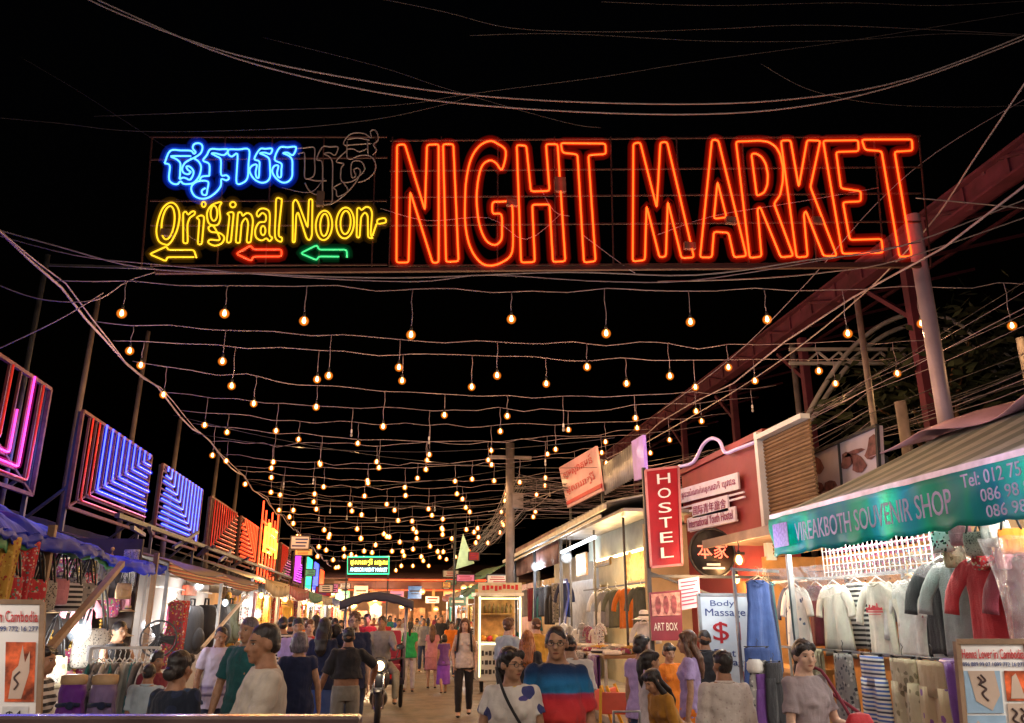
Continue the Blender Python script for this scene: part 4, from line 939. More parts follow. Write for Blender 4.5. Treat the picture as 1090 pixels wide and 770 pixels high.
for sd, y0, y1, aw, bk, tb, lab, col in STALLS: stall(sd, y0, y1, AWS[aw], BACKS[bk], TBL[tb], lab, 2.55 if sd < 0 else 2.9, 3.3 if sd < 0 else 3.7, col=col if col == COOL else (1, .62, .32), power=54)
b = MB(); b.sheet(lambda u, v: (3.45 + .9 * v, 27.5 + 17 * u, 3.15 + .55 * v - .1 * math.sin(u * 6)), 20, 4, .015)
tag(b.build('street_awning', AWG), 'long dark green awning sloping over the right side stalls', 'awning')
root = thing('sail_banner', 'tall pale green pointed banner on a pole above the right stalls', 'banner', (3.1, 34, 3.5))
q = [at(493, 568, Y=34), at(505, 600, Y=34), at(485, 606, Y=34)]
b = MB(); b.slab(q, (0, .03, 0)); b.build('sail', mat('pale_green_sail', (.45, .62, .42), .6, 0, .25, 3, .2, 20), root)
b = MB(); b.tube([(q[2].x - .05, 34.05, 0), (q[2].x - .05, 34.05, 5.4)], .05, 8); b.build('pole', DARKSTEEL, root)
lamp((q[2].x, 33.2, 4.2), 10, (.9, 1, .8), .2)
root = thing('small_sign', 'small teal hanging sign far down on the right', 'sign', (2.9, 38, 2.3))
a = at(478, 636, Y=38); c = at(496, 645, Y=38); b = MB(); b.box(((a.x + c.x) / 2, 38, (a.z + c.z) / 2), (c.x - a.x, .06, a.z - c.z)); b.build('board', mat('teal_board', (.08, .2, .22), .5), root)
b = MB(); b.box(((a.x + c.x) / 2, 37.96, (a.z + c.z) / 2), ((c.x - a.x) * .7, .01, .10)); b.build('band', PAPER, root)
b = MB(); b.bar(((a.x + c.x) / 2, 38, a.z), (3.7, 38, a.z + .5), .03); build_each(b, 'bracket', DARKSTEEL, root)
# far green sign
root = thing('far_neon_sign', 'far green bordered sign with yellow script over the street', 'sign', (-1.27, 45, 3.8))
q = [at(370, 593, Y=45), at(414, 593, Y=45), at(414, 611, Y=45), at(370, 611, Y=45)]
b = MB(); b.slab(q, (0, .1, 0)); b.build('board', BLACKP, root)
b = MB(); b.tube([p + V((0, -.05, 0)) for p in q], .035, 6, True); b.build('border', FB['green'], root)
text('ផ្សាររាត្រី អង្គរ', q[3] + V((.12, -.04, .42)), (1, 0, 0), ZZ, 1.95, .36, glow('far_yellow', (1, .75, .05), 3, False), root)
text('ANGKOR NIGHT MARKET', q[3] + V((.12, -.04, .12)), (1, 0, 0), ZZ, 1.95, .2, glow('far_ice', (.4, .8, 1), 3, False), root)
b = MB(); b.bar((q[0].x, 45.1, 0), (q[0].x, 45.1, 4.8), .08); b.bar((q[1].x, 45.1, 0), (q[1].x, 45.1, 4.8), .08); build_each(b, 'post', DARKSTEEL, root)
# end of the street
root = thing('end_building', 'long warm lit hall with red neon eaves closing the far end of the street', 'building', (1, 62, 0))
b = MB(); b.box((1, 64, 2.2), (22, .2, 4.4)); b.build('wall', mat('warm_hall_wall', (.22, .12, .06), .7, 0, .5, .8, .2, 10), root)
b = MB(); b.sheet(lambda u, v: (-10 + 22 * u, 60 + 5 * v, 4.2 + 1.6 * v), 4, 3, .06); b.build('roof', mat('dark_hall_roof', (.12, .06, .05), .7), root)
b = MB(); b.box((1.5, 60.05, 3.75), (11, .1, .5)); b.build('fascia', mat('pink_fascia', (.16, .08, .06), .6, 0, .3, .6, 0), root)
b = MB(); b.tube([(-3, 59.9, 4.1), (8, 59.9, 4.1)], .05, 6); b.tube([(-3, 59.9, 3.4), (8, 59.9, 3.4)], .03, 6); b.build('neon_line', FB['red'], root)
for k in range(9):
    b = MB(); b.box((-8 + k * 2.2, 60.3, 2), (.2, .2, 4)); b.build('column', BACKS[0], root)
for k in range(44):
    x = R.uniform(-5.5, 7); z = R.uniform(2.1, 3.4); y = R.uniform(50, 60)
    if abs(x - 1) > 2.2 or y > 58: big_bulb((x, y, z), 'one of the many bright bulbs crowding the far end of the street', BULBW if k % 4 else BULBC, 45, (1, .58, .25) if k % 4 else COOL, .3, .13)['group'] = 'bulbs crowding the far end'
b = MB()
for k in range(14): b.box((-6 + k, 59.5, 1.0 + .2 * (k % 3)), (.8, .6, 1.6 + .3 * (k % 2)))
big_bulb(at(399, 637, d=27), 'dazzling large bulb over the middle of the street', BULBW, 60, (1, .7, .4), .5, .16)
tag(b.build('far_goods', mat('far_goods_mix', (.4, .2, .1), .7, 0, .9, 2.5, 0)), kind='stuff')

# many small signboards and lit boxes further down
SGC = [('pale', glow('pale_lit_board', (1, .75, .5), .10, False)), ('amber', glow('amber_lit_board', (1, .45, .1), .25, False)), ('blue', mat('blue_sign_board', (.05, .15, .5), .5)), ('red', mat('red_sign_board', (.5, .04, .04), .5)), ('green', glow('green_lit_board', (.1, .6, .3), .12, False)), ('white', PAPER), ('pink', glow('pink_lit_board', (1, .25, .4), .16, False))]
for k in range(16):
    sd = -1 if k % 2 else 1; y = 27 + k * 1.9; nm, mm = SGC[(k * 5) % 7]; x = sd * (R.uniform(2.9, 3.5)); z = R.uniform(2.75, 4.4) if sd < 0 else R.uniform(2.7, 3.9); ww = R.uniform(.35, .8); hh = R.uniform(.22, .5)
    root = thing('shop_sign', f'{nm} hanging signboard on the {"left" if sd < 0 else "right"} side, {ORD[k // 2]} from the front', 'sign', (x, y, z))
    a = MB(); a.box((x, y, z), (ww, .06, hh)); a.build('board', mm, root)
    a = MB()
    for q0, q1 in (((-1, -1), (1, -1)), ((1, -1), (1, 1)), ((1, 1), (-1, 1)), ((-1, 1), (-1, -1))): a.bar((x + q0[0] * ww / 2, y - .03, z + q0[1] * hh / 2), (x + q1[0] * ww / 2, y - .03, z + q1[1] * hh / 2), .04)
    a.build('rim', DARKSTEEL, root)
    a = MB()
    for j in range(3): a.box((x + R.uniform(-.05, .05), y - .033, z + hh * (.25 - .25 * j)), (ww * R.uniform(.5, .8), .006, hh * .11))
    a.build('band', [REDINK, BLUEINK, VIO, INK][k % 4], root)
    a = MB(); a.bar((x, y + .02, z + hh * .3), (sd * 4.0, y + .02, z + hh * .3), .03); a.build('bracket', DARKSTEEL, root)
for k in range(9):
    x = -4.6 + 1.25 * k; nm, mm = SGC[(k * 3 + 1) % 7]; z = 2.75 + .5 * ((k * 7) % 3) / 2
    root = thing('shop_sign', f'{nm} signboard on the far hall, {ORD[k]} from left', 'sign', (x, 59.6, z)); a = MB(); a.box((x, 59.6, z), (.95, .08, .45 + .2 * (k % 3))); a.build('board', mm, root)
    a = MB(); a.box((x, 59.54, z + .08), (.7, .01, .09)); a.box((x, 59.54, z - .1), (.5, .01, .06)); a.build('band', [REDINK, BLUEINK, INK][k % 3], root)
# ---------------------------------------------------------------- left stalls, near
LB = thing('blue_tarp_stall', 'near left stall under the sagging bright blue tarpaulin', 'stall', (-4.4, 9, 0))
def nz_(*a): return noise.noise(V(a))
def tarp(u, v):
    y = 2 + 10.3 * u
    ri = 1.05 * max(.25, 1 - max(0, y - 6.5) / 6.5)
    cr = .10 * (abs(nz_(y * 1.6, v * 3 + y * .8, 2)) + .6 * abs(nz_(y * 4.2 - v * 3, v * 6, 7))) - .05
    return V((-3.15 - 2.2 * v + .04 * math.sin(y * 3) * (1 - v) + cr * .5, y, 2.44 + ri * (v ** .8) - .012 * max(0, y - 7) - .07 * abs(math.sin(y * .75)) * (1 - v) + cr))
b = MB(); BT = translucent('blue_tarpaulin', (.003, .015, .40), (.006, .05, .75), (2, 2, 2), .45)
b.sheet(tarp, 160, 26, .012, smooth=False); b.build('roof_sheet', BT, LB)
b = MB(); b.sheet(lambda u, v: tarp(u, 0) + V((.015 + .03 * math.sin(u * 31) + .03 * math.sin(v * 2.5), 0, .0 - v * (.09 + .03 * math.sin(u * 23) + .05 * max(0, u - .4)))) + V((.05 * nz_(u * 60, v * 2, 3), 0, .03 * nz_(u * 45, v * 4, 9))), 120, 6, .008); b.build('front_drape', BT, LB)
b = MB(); b.sheet(lambda u, v: tarp(u, 0) + V((-.02 + .02 * math.sin(u * 90), 0, -.04 - v * (.17 + .03 * math.sin(u * 50)) * (1.15 - u))), 90, 3, .008); b.build('valance', mat('green_edge_cloth', (.03, .2, .08), .7, 0, .3, 3, .4, 10), LB)
for x, y in ((-3.2, 8.3), (-3.2, 11.9), (-5.2, 5), (-5.2, 11.9), (-3.2, 4.6)):
    b = MB(); b.bar((x, y, .1), (x, y, 2.5), .06); b.build('post', WOOD, LB)
b = MB(); b.bar(at(45, 700, Y=7.2), at(130, 600, Y=9.2), .055); b.build('brace', WOOD, LB)
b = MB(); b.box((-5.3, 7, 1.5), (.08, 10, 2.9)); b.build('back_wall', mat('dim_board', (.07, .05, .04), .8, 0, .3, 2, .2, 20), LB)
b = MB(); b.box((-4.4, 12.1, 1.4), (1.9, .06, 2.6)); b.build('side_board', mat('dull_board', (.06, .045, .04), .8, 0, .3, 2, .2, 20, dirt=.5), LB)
b = MB(); b.bar((-3.25, 2, 2.28), (-3.25, 12, 2.28), .03); b.bar((-4.2, 2, 2.3), (-4.2, 12, 2.3), .03); b.bar((-5.1, 2, 2.1), (-5.1, 12, 2.1), .03); build_each(b, 'rail', STEEL, LB)
b = MB(); b.box((-4.2, 9.9, .55), (1.1, 2.6, .85)); b.build('table', TBL[1], LB, bevel=.02)
for px, py, X, lab, r_ in ((52, 632, -3.9, 'bare white bulb below the patterned bags', .05), (77, 641, -4.0, 'bare white bulb left of the cloth bag, second from the left', .055), (85, 668, -3.3, 'largest glaring white bulb in the near left stall', .075), (128, 636, -4.4, 'bulb beside the hanging gold ornaments', .05), (115, 628, -4.6, 'small bulb deep in the near left stall', .04), (152, 635, -4.6, 'bulb at the far end of the near left stall', .045), (157, 663, -3.7, 'bulb beside the grey fan of the left stall', .06)):
    p = at(px, py, X=X); big_bulb(p, lab, BULBC, 13, (1, .94, .88), max(.1, 2.4 - p.z - .05), r_)
lamp((-3.5, 4.5, 2.2), 30, (1, .9, .8), .15); lamp((-3.5, 1.5, 2.2), 30, (1, .9, .8), .15)
root = thing('fluorescent_lamp', 'short white fluorescent tube on the wall of the near left stall', 'tube lamp', (-4.2, 11.6, 1.9))
p = at(151, 676, X=-4.2); b = MB(); b.tube([p + V((-.25, 0, 0)), p + V((.25, 0, 0))], .025, 8); b.build('tube', glow('cool_short_tube', (.95, .97, 1), 6), root)
b = MB(); b.box(p + V((0, 0, .05)), (.56, .04, .05)); b.build('holder', WHITEP, root)
# second left stall: striped edge awning, white partition
LC2 = thing('partition_stall', 'second left stall with white partition and red brown awning edge', 'stall', (-4.4, 16, 0))
b = MB(); b.sheet(lambda u, v: (-3.15 - 2.3 * v, 12.3 + 8.1 * u, 2.42 + .6 * v - .10 * abs(math.sin(u * 6.3)) * (1 - v)), 40, 6, .015); b.build('roof_sheet', mat('dark_canvas', (.13, .08, .07), .7, 0, .3, 2, .5, 6), LC2)
b = MB(); b.sheet(lambda u, v: (-3.12, 12.3 + 8.1 * u, 2.40 - .10 * abs(math.sin(u * 6.3)) - v * .13), 60, 3, .008); b.build('valance', cloth('red_brown_stripe', [(.45, .08, .05), (.12, .06, .05), (.5, .35, .2)], 'stripes', 1.0), LC2)
b = MB(); b.box((-4.05, 17.0, 1.3), (.06, 4.8, 2.3)); b.box((-4.6, 14.6, 1.3), (1.1, .06, 2.3)); b.build('partition', mat('white_partition', (.42, .39, .37), .7, 0, .1, 2, .1, 20, dirt=.2), LC2)
for x, y in ((-3.2, 12.6), (-3.2, 16.5), (-3.2, 20.2)):
    b = MB(); b.bar((x, y, .1), (x, y, 2.4), .05); b.build('post', STEEL, LC2)
b = MB(); b.bar(at(215, 690, Y=13.0), at(262, 635, Y=16.5), .04); b.build('brace', mat('pale_pole', (.55, .5, .45), .5), LC2)
b = MB(); b.bar((-3.3, 12.5, 2.25), (-3.3, 20, 2.25), .03); b.bar((-3.95, 14.7, 2.15), (-3.95, 19.4, 2.15), .03); build_each(b, 'rail', STEEL, LC2)
for px, py, X, lab, r_ in ((195, 646, -3.7, 'bright bulb in front of the white partition', .08), (212, 622, -3.6, 'bulb above the hanging backpacks', .06), (273, 652, -3.4, 'bulb at the far end of the white partition', .085), (262, 640, -3.3, 'bulb just left of the partition end', .06), (240, 640, -3.5, 'bulb over the backpacks nearer the end', .05)):
    p = at(px, py, X=X); big_bulb(p, lab, BULBC, 9, (1, .92, .84), max(.1, 2.35 - p.z), r_)
root = thing('red_box', 'small orange red box sign on top of the white partition', 'box', (-3.9, 16, 2.3))
p = at(202, 629, X=-3.95); b = MB(); b.box(p, (.1, .8, .18)); b.build('box', mat('orange_red_box', (.7, .12, .06), .5), root)
# junk beams and wires above the left stall roofs
b = MB()
for k in range(16): b.bar((-3.3 - .1 * (k % 4), 11 + k * 1.1, 2.75 + .1 * (k % 3)), (-3.6 - .2 * (k % 3), 12.6 + k * 1.1, 2.8 + .12 * (k % 4)), .05)
b.bar((-3.5, 11, 2.9), (-3.5, 30, 2.95), .06)
tag(b.build('roof_purlins', DARKSTEEL), 'dark iron purlins above the left stall awnings', 'roof frame')
# foreground rail
b = MB(); A = at(-40, 771, d=2.6); B_ = at(384, 771, d=2.6); b.bar(A, B_, .07, .05)
o = b.build('bench_rail', mat('lacquered_wood', (.13, .09, .09), .25, .1, .3, 3, .2, 30), bevel=.008); tag(o, 'dark lacquered wooden rail crossing the bottom left corner', 'rail')
b = MB()
for f in (.03, .5, .97): p = A.lerp(B_, f); b.bar((p.x, p.y, 0), (p.x, p.y, p.z - .03), .06)
b.build('post', WOOD, o)
# ---------------------------------------------------------------- goods: prefabs hang from z=0 at the origin, front towards -Y
def nz(*a): return noise.noise(V(a))
def hanger_mb(w=.36):
    a = MB(); a.tube([(-w / 2, 0, -.03), (0, 0, .05), (w / 2, 0, -.03)], .008, 5); a.tube([(-w / 2, 0, -.03), (w / 2, 0, -.03)], .006, 5)
    a.tube([(0, 0, .05), (0, 0, .09), (.025, 0, .12), (0, 0, .15), (-.02, 0, .135)], .004, 5); return a
HANGM = [WHITEP, PALEWOOD, BLACKP]
def shirt_proto(L=.68, wd=.24, sleeve=.26, flare=0., seed=0, neck=True, hang=0):
    root = thing('hanging_shirt', 'x', 'shirt', (0, 0, 0))
    a = MB(); n = 30; rings = []
    prof = [(0, .085), (.015, .12), (.04, .17), (.08, wd * .88), (.16, wd * .90), (.26, wd * .88)] + [(.26 + (L - .26) * t, wd * (.88 + (.1 + flare) * t)) for t in (.25, .5, .75, .92, 1)]
    for z, hw in prof:
        ring = []
        for j in range(n):
            t = 2 * math.pi * j / n; f = min(1, z / .3)
            fold = .013 * f * math.sin(t * 7 + seed + z * 2) + .016 * f * nz(math.cos(t) * 4, z * 2.2, seed)
            x = hw * math.copysign(abs(math.cos(t)) ** .8, math.cos(t)); y = (.030 + fold) * math.copysign(abs(math.sin(t)) ** .7, math.sin(t)) + .01 * math.sin(x * 22 + seed) * f
            ring.append(V((x, y, -z - .012 * f * math.cos(2 * t) * (1 if z > .5 else 0))))
        rings.append(ring)
    a.loft(rings)
    if sleeve:
        for s in (-1, 1):
            p = [V((s * (wd * .62), 0, -.06)), V((s * (wd * .95), -.005, -.11)), V((s * (wd * 1.0 + sleeve * .35), -.01, -.12 - sleeve * .5)), V((s * (wd * 1.0 + sleeve * .45), -.015, -.13 - sleeve))]
            a.tube(smooth_path(p, k=3), [.07, .072, .074, .074, .072, .07, .068, .067, .069, .072], 12, flat=(1, .27, (1, 0, 0)))
    a.build('cloth', WHITEP, root)
    hanger_mb().build('hanger', HANGM[hang], root)
    if neck:
        a = MB(); a.tube([(.075 * math.cos(t * .5236), -.03 + .022 * math.sin(t * .5236) - .012, -.012 - .03 * max(0, -math.sin(t * .5236))) for t in range(12)], .008, 5, True); a.build('neck_band', WHITEP, root)
    return root
def pants_proto(L=.85, wd=.19, seed=0, skirt=False):
    root = thing('hanging_trousers' if not skirt else 'hanging_skirt', 'x', 'trousers' if not skirt else 'skirt', (0, 0, 0))
    a = MB(); n = 20
    if skirt:
        rings = []
        for t in (0, .05, .2, .4, .6, .8, 1):
            rings.append([V(((wd + .05 * t) * math.cos(q), (.04 + .02 * t + .015 * math.sin(q * 7 + seed) * t) * math.sin(q), -L * t)) for q in [2 * math.pi * j / 36 for j in range(36)]])
        a.loft(rings)
    else:
        rings = [[V((wd * math.cos(q), .05 * math.sin(q), -z)) for q in [2 * math.pi * j / n for j in range(n)]] for z in (0, .04, .2, .27)]
        a.loft(rings)
        for s in (-1, 1):
            r2 = []
            for t in (0, .2, .4, .6, .8, .93, 1):
                w_ = (.10 + .025 * math.sin(t * 3.1)) * (.62 if t > .95 else 1)
                r2.append([V((s * (.095 + .02 * t) + w_ * math.cos(q), (.05 + .012 * math.sin(q * 4 + seed + t * 3)) * math.sin(q), -.2 - (L - .2) * t)) for q in [2 * math.pi * j / n for j in range(n)]])
            a.loft(r2)
    a.build('cloth', WHITEP, root)
    a = MB(); a.tube([(-wd, 0, .02), (wd, 0, .02)], .007, 5); a.tube([(0, 0, .02), (0, 0, .07), (.025, 0, .10), (0, 0, .13)], .004, 5)
    for s in (-1, 1): a.box((s * wd * .8, 0, .0), (.02, .03, .05))
    a.build('hanger', BLACKP, root)
    return root
def scarf_proto(L=.8, wd=.16, seed=0):
    root = thing('hanging_scarf', 'x', 'scarf', (0, 0, 0))
    a = MB(); a.sheet(lambda u, v: (wd * (2 * u - 1) * (1 - .15 * v), -.03 + .02 * math.sin(u * 15 + seed) * (.4 + v) + .012 * nz(u * 4, v * 4, seed), -L * v), 16, 12, .008); a.sheet(lambda u, v: (wd * .94 * (2 * u - 1), .03 + .015 * math.sin(u * 13 + seed), -L * .9 * v), 12, 8, .008)
    a.build('cloth', WHITEP, root)
    a = MB(); a.tube([(-wd, 0, .0), (wd, 0, .0)], .03, 8); a.build('fold', WHITEP, root)
    return root
def bag_proto(w=.26, h=.28, d=.08, strap=.3, seed=0):
    root = thing('cloth_bag', 'x', 'bag', (0, 0, 0))
    a = MB(); rings = []
    for t in (0, .04, .25, .5, .75, .95, 1):
        f = (1 + .12 * math.sin(t * 3.1)) * (.8 if t in (0, 1) else 1)
        rings.append([V((w / 2 * f * math.copysign(abs(math.cos(q)) ** .6, math.cos(q)), (d / 2 * (.5 + .8 * t) * (.4 if t in (0, 1) else 1) + .01 * nz(q, t * 3, seed)) * math.copysign(abs(math.sin(q)) ** .7, math.sin(q)), -strap - h * t)) for q in [2 * math.pi * j / 22 for j in range(22)]])
    a.loft(rings); a.build('pouch', WHITEP, root)
    a = MB()
    for y in (-.03, .03): a.tube(smooth_path([(-w * .38, y * .6, -strap - .02), (-w * .2, y, -strap * .4), (0, 0, .0), (w * .2, y, -strap * .4), (w * .38, y * .6, -strap - .02)], k=3), .011, 5)
    a.build('strap', BLACKP, root)
    a = MB(); a.box((0, -d / 2 - .0, -strap - h * .62), (w * .5, .02, h * .4)); a.build('pocket', WHITEP, root, bevel=.008)
    return root
def backpack_proto(seed=0):
    root = thing('hanging_backpack', 'x', 'backpack', (0, 0, 0))
    a = MB(); rings = []
    for t in (0, .05, .2, .5, .8, .95, 1):
        f = [.55, .8, .95, 1.02, 1.04, .95, .75][[0, .05, .2, .5, .8, .95, 1].index(t)]
        rings.append([V((.17 * f * math.copysign(abs(math.cos(q)) ** .6, math.cos(q)), .11 * f * math.copysign(abs(math.sin(q)) ** .6, math.sin(q)) + .008 * nz(q * 2, t * 5, seed), -.1 - .52 * t)) for q in [2 * math.pi * j / 24 for j in range(24)]])
    a.loft(rings); a.build('pack', BLACKP, root)
    a = MB(); a.ball((0, -.10, -.46), (.12, .06, .13), 14, 8); a.build('front_pocket', BLACKP, root)
    a = MB(); a.tube([(-.05, 0, -.11), (-.04, 0, -.03), (.04, 0, -.03), (.05, 0, -.11)], .012, 6); a.tube(smooth_path([(-.09, .1, -.15), (-.13, .17, -.3), (-.1, .11, -.58)]), .02, 6); a.tube(smooth_path([(.09, .1, -.15), (.13, .17, -.3), (.1, .11, -.58)]), .02, 6); a.build('strap', BLACKP, root)
    return root
def beads_proto(L=.6, seed=0):
    root = thing('bead_ornament', 'x', 'ornament', (0, 0, 0))
    a = MB(); rr = random.Random(seed); z = -.05
    while z > -L: r_ = rr.uniform(.016, .04); a.ball((0, 0, z - r_), (r_, r_, r_ * rr.uniform(.7, 1.2)), 8, 6); z -= 2 * r_ + .004
    a.build('beads', WHITEP, root)
    a = MB(); a.tube([(0, 0, 0), (0, 0, -L - .02)], .004, 4); a.build('cord', BLACKWIRE, root)
    a = MB()
    for k in range(9): a.tube([(0, 0, -L), (.02 * math.cos(k * .7), .02 * math.sin(k * .7), -L - .12)], .004, 4)
    a.build('tassel', REDINK, root)
    return root
def hat_proto():
    root = thing('straw_hat', 'x', 'hat', (0, 0, 0))
    a = MB(); a.lathe([(.19, -.02), (.195, -.03), (.12, .0), (.085, .02), (.08, .09), (.05, .11), (.005, .115), (.005, .108), (.045, .1), (.074, .085), (.078, .02), (.115, -.008)], (0, 0, -.1), 20); a.build('brim', PALEWOOD, root)
    a = MB(); a.lathe([(.083, .022), (.087, .03), (.085, .05), (.081, .05)], (0, 0, -.1), 20); a.build('band', BLACKP, root)
    return root
def fold_proto(seed=0):
    root = thing('folded_clothes', 'x', 'clothes', (0, 0, 0)); rr = random.Random(seed)
    a = MB(); a.box((0, 0, .025), (.26, .32, .045)); a.build('cloth', WHITEP, root, bevel=.018)
    a = MB(); a.box((0, -.02, .052), (.12, .15, .006)); a.build('fold', WHITEP, root, bevel=.003)
    return root
SH = {'tee': shirt_proto(), 'blouse': shirt_proto(.72, .25, .2, .25, 3), 'long': shirt_proto(.95, .22, .22, .2, 5), 'dress': shirt_proto(1.0, .19, 0, .45, 7, hang=1), 'shirt': shirt_proto(.7, .26, .42, .1, 9, hang=1),
      'pants': pants_proto(), 'skirt': pants_proto(.75, .17, 2, True), 'scarf': scarf_proto(), 'bag': bag_proto(), 'bigbag': bag_proto(.36, .34, .1, .42, 4), 'backpack': backpack_proto(), 'beads': beads_proto(.6, 2), 'hat': hat_proto(), 'fold': fold_proto()}
used_g = set()
def put(kind, p, rz, label, m, m2=None, scale=1., group=None, cat=None):
    ms = {'cloth': m, 'pouch': m, 'pack': m, 'beads': m, 'brim': m, 'front_pocket': m, 'pocket': m2 or m, 'neck_band': m2 or m, 'fold': m2 or m}
    o = copy_tree(SH[kind], V(p), RAD(rz), label, group, ms, scale); used_g.add(kind)
    if cat: o['category'] = cat
    return o
W_ = (.72, .70, .66); CRM = (.74, .68, .57)
cl = {
 'white': cloth('white_cotton', [W_]), 'cream': cloth('cream_cotton', [CRM]), 'whiteblue': cloth('white_blue_print', [W_, (.08, .11, .2), (.12, .16, .26), (.6, .62, .62)], 'motif', .8), 'creamhem': cloth('cream_dark_hem', [(0, (.1, .09, .09)), (.05, (.55, .5, .42)), (.10, (.12, .11, .1)), (.16, (.45, .4, .35)), (.24, CRM), (1, (.74, .68, .56))], 'bands', rng=(-.72, 0)),
 'whitefloral': cloth('white_red_floral', [W_, (.03, .03, .04), (.4, .05, .06), (.05, .12, .06), (.05, .05, .06)], 'floral', 1.6), 'black': cloth('black_cotton', [(.03, .03, .035)]), 'grey': cloth('grey_cotton', [(.25, .25, .26)]), 'red': cloth('red_cotton', [(.42, .03, .04)]), 'maroon': cloth('maroon_cotton', [(.2, .03, .05)]),
 'blue': cloth('denim_blue_cotton', [(.06, .11, .32)]), 'navy': cloth('navy_cotton', [(.02, .028, .075)]), 'orange': cloth('orange_cotton', [(.75, .2, .02)]), 'olive': cloth('olive_cotton', [(.12, .13, .09)]), 'teal': cloth('teal_cotton', [(.03, .2, .22)]), 'pink': cloth('pink_cotton', [(.6, .25, .3)]), 'lav': cloth('lavender_cotton', [(.42, .32, .6)]), 'gold': cloth('gold_cotton', [(.6, .36, .06)]),
 'elephant': cloth('grey_print_cotton', [(.28, .27, .26), (.05, .05, .06), (.5, .48, .45), (.12, .12, .13)], 'floral', 1.8), 'bluewhite': cloth('blue_white_bands', [W_, (.07, .14, .45), W_, (.05, .06, .12), (.62, .62, .6), (.07, .14, .45)], 'stripes', 2.2), 'tan': cloth('tan_print_cotton', [(.42, .36, .24), (.2, .17, .1), (.5, .44, .3)], 'floral', 1.0), 'purple': cloth('purple_gold_print', [(.42, .32, .2), (.18, .06, .25), (.4, .3, .18), (.12, .05, .16)], 'motif', .8),
 'purpleplain': cloth('purple_satin', [(.14, .05, .25)], rough=.35), 'redfloral': cloth('red_embroidered', [(.5, .04, .05), (.65, .5, .3), (.2, .25, .3), (.6, .55, .5), (.06, .2, .1)], 'floral', 2.2), 'bwpattern': cloth('black_white_weave', [(.42, .39, .34), (.05, .05, .06), (.3, .28, .24), (.1, .09, .09)], 'floral', 4.2), 'stripeb': cloth('black_white_stripe', [(.03, .03, .035), (.6, .58, .56)], 'stripes', 1.0), 'goldfloral': cloth('gold_thread_cloth', [(.55, .33, .06), (.3, .12, .03), (.7, .5, .12), (.4, .06, .04)], 'floral', 2), 'colour': cloth('multicolour_print', [(.3, .05, .12), (.6, .35, .05), (.05, .2, .3), (.5, .5, .45), (.1, .25, .08)], 'floral', 2),
}
def X_(px, py, X): return at(px, py, X=X)
# souvenir shop, upper row (front towards the street)
for px, kind, m, m2, lab, sc in ((846, 'blouse', 'whiteblue', 'white', 'white tunic with scattered blue squares, first on the upper rail', 1.0), (887, 'blouse', 'creamhem', 'white', 'cream tunic with a dark patterned hem, second on the upper rail', 1.02), (934, 'tee', 'cream', 'cream', 'cream t shirt with a small dark red skyline print', 1.04),
                             (968, 'shirt', 'white', 'white', 'plain white shirt without any print on the upper rail', .98), (1010, 'blouse', 'whitefloral', 'black', 'white and black embroidered blouse with a red flower front', 1.03)):
    p = X_(px, 625, 4.78); p.z = 2.0; o = put(kind, p, -90, lab, cl[m], cl[m2], sc)
    if 'skyline' in lab:
        b = MB(); rr = random.Random(4); yy = p.y
        for k in range(15): h_ = .02 + .03 * rr.random() + .03 * (k % 7 == 3); b.box((p.x - .066, yy + .13 - k * .0185, p.z - .27 + h_ / 2), (.006, .017, h_))
        b.box((p.x - .066, yy, p.z - .285), (.006, .28, .012)); b.box((p.x - .066, yy, p.z - .31), (.006, .2, .006))
        q = b.build('print', REDINK, o); q.matrix_parent_inverse = (Matrix.Translation(p) @ Matrix.Rotation(RAD(-90), 4, 'Z') @ Matrix.Scale(1.04, 4)).inverted() @ Matrix.Translation(p)
    if 'red flower' in lab:
        b = MB(); b.slab([(-.10, -.075, -.03), (.10, -.075, -.03), (.06, -.085, -.26), (-.06, -.085, -.26)], (0, .012, 0)); q = b.build('yoke', cl['redfloral'], None, loc=(0, 0, 0)); q.parent = o
        b = MB()
        for s in (-1, 1): b.tube(smooth_path([(s * .1, -.07, -.01), (s * .16, -.075, -.2), (s * .26, -.06, -.4), (s * .30, -.05, -.68)]), .018, 6)
        q = b.build('trim_band', cl['black'], None, loc=(0, 0, 0)); q.parent = o
for y, x, m, lab in ((6.62, 4.74, 'black', 'black t shirt hanging beside the red one'), (6.35, 4.70, 'grey', 'grey t shirt between the black and red ones'), (5.95, 4.66, 'red', 'bright red t shirt under the clear plastic at the right edge'), (5.5, 4.66, 'maroon', 'maroon t shirt right of the bright red one')):
    put('tee', (x, y, 2.12), -76, lab, cl[m], None, 1.1)
# tucked between
for y, m, lab in ((9.95, 'navy', 'dark navy shirt left of the blue square tunic'), (9.3, 'maroon', 'maroon shirt half hidden behind the blue square tunic'), (8.45, 'stripeb', 'striped shirt half hidden behind the cream hem tunic'), (7.45, 'grey', 'grey shirt behind the skyline t shirt'), (6.45, 'teal', 'teal shirt behind the embroidered blouse')):
    put('tee', (4.98, y, 2.02), -90, lab, cl[m])
# lower row
for px, kind, m, lab, sc in ((868, 'scarf', 'tan', 'narrow tan scarf at the left end of the lower rail', .9), (898, 'skirt', 'elephant', 'black and grey printed skirt on the lower rail', 1.0), (928, 'pants', 'bluewhite', 'blue and white banded trousers on a red hanger', 1.0), (961, 'pants', 'tan', 'tan printed trousers on the lower rail', 1.0), (992, 'pants', 'purple', 'purple and gold printed trousers on the lower rail', 1.05), (1016, 'scarf', 'purpleplain', 'plain purple scarf beside the hand painting board', 1.0)):
    p = X_(px, 705, 4.6); put(kind, (4.6, p.y, 1.31), -90, lab, cl[m], None, sc)
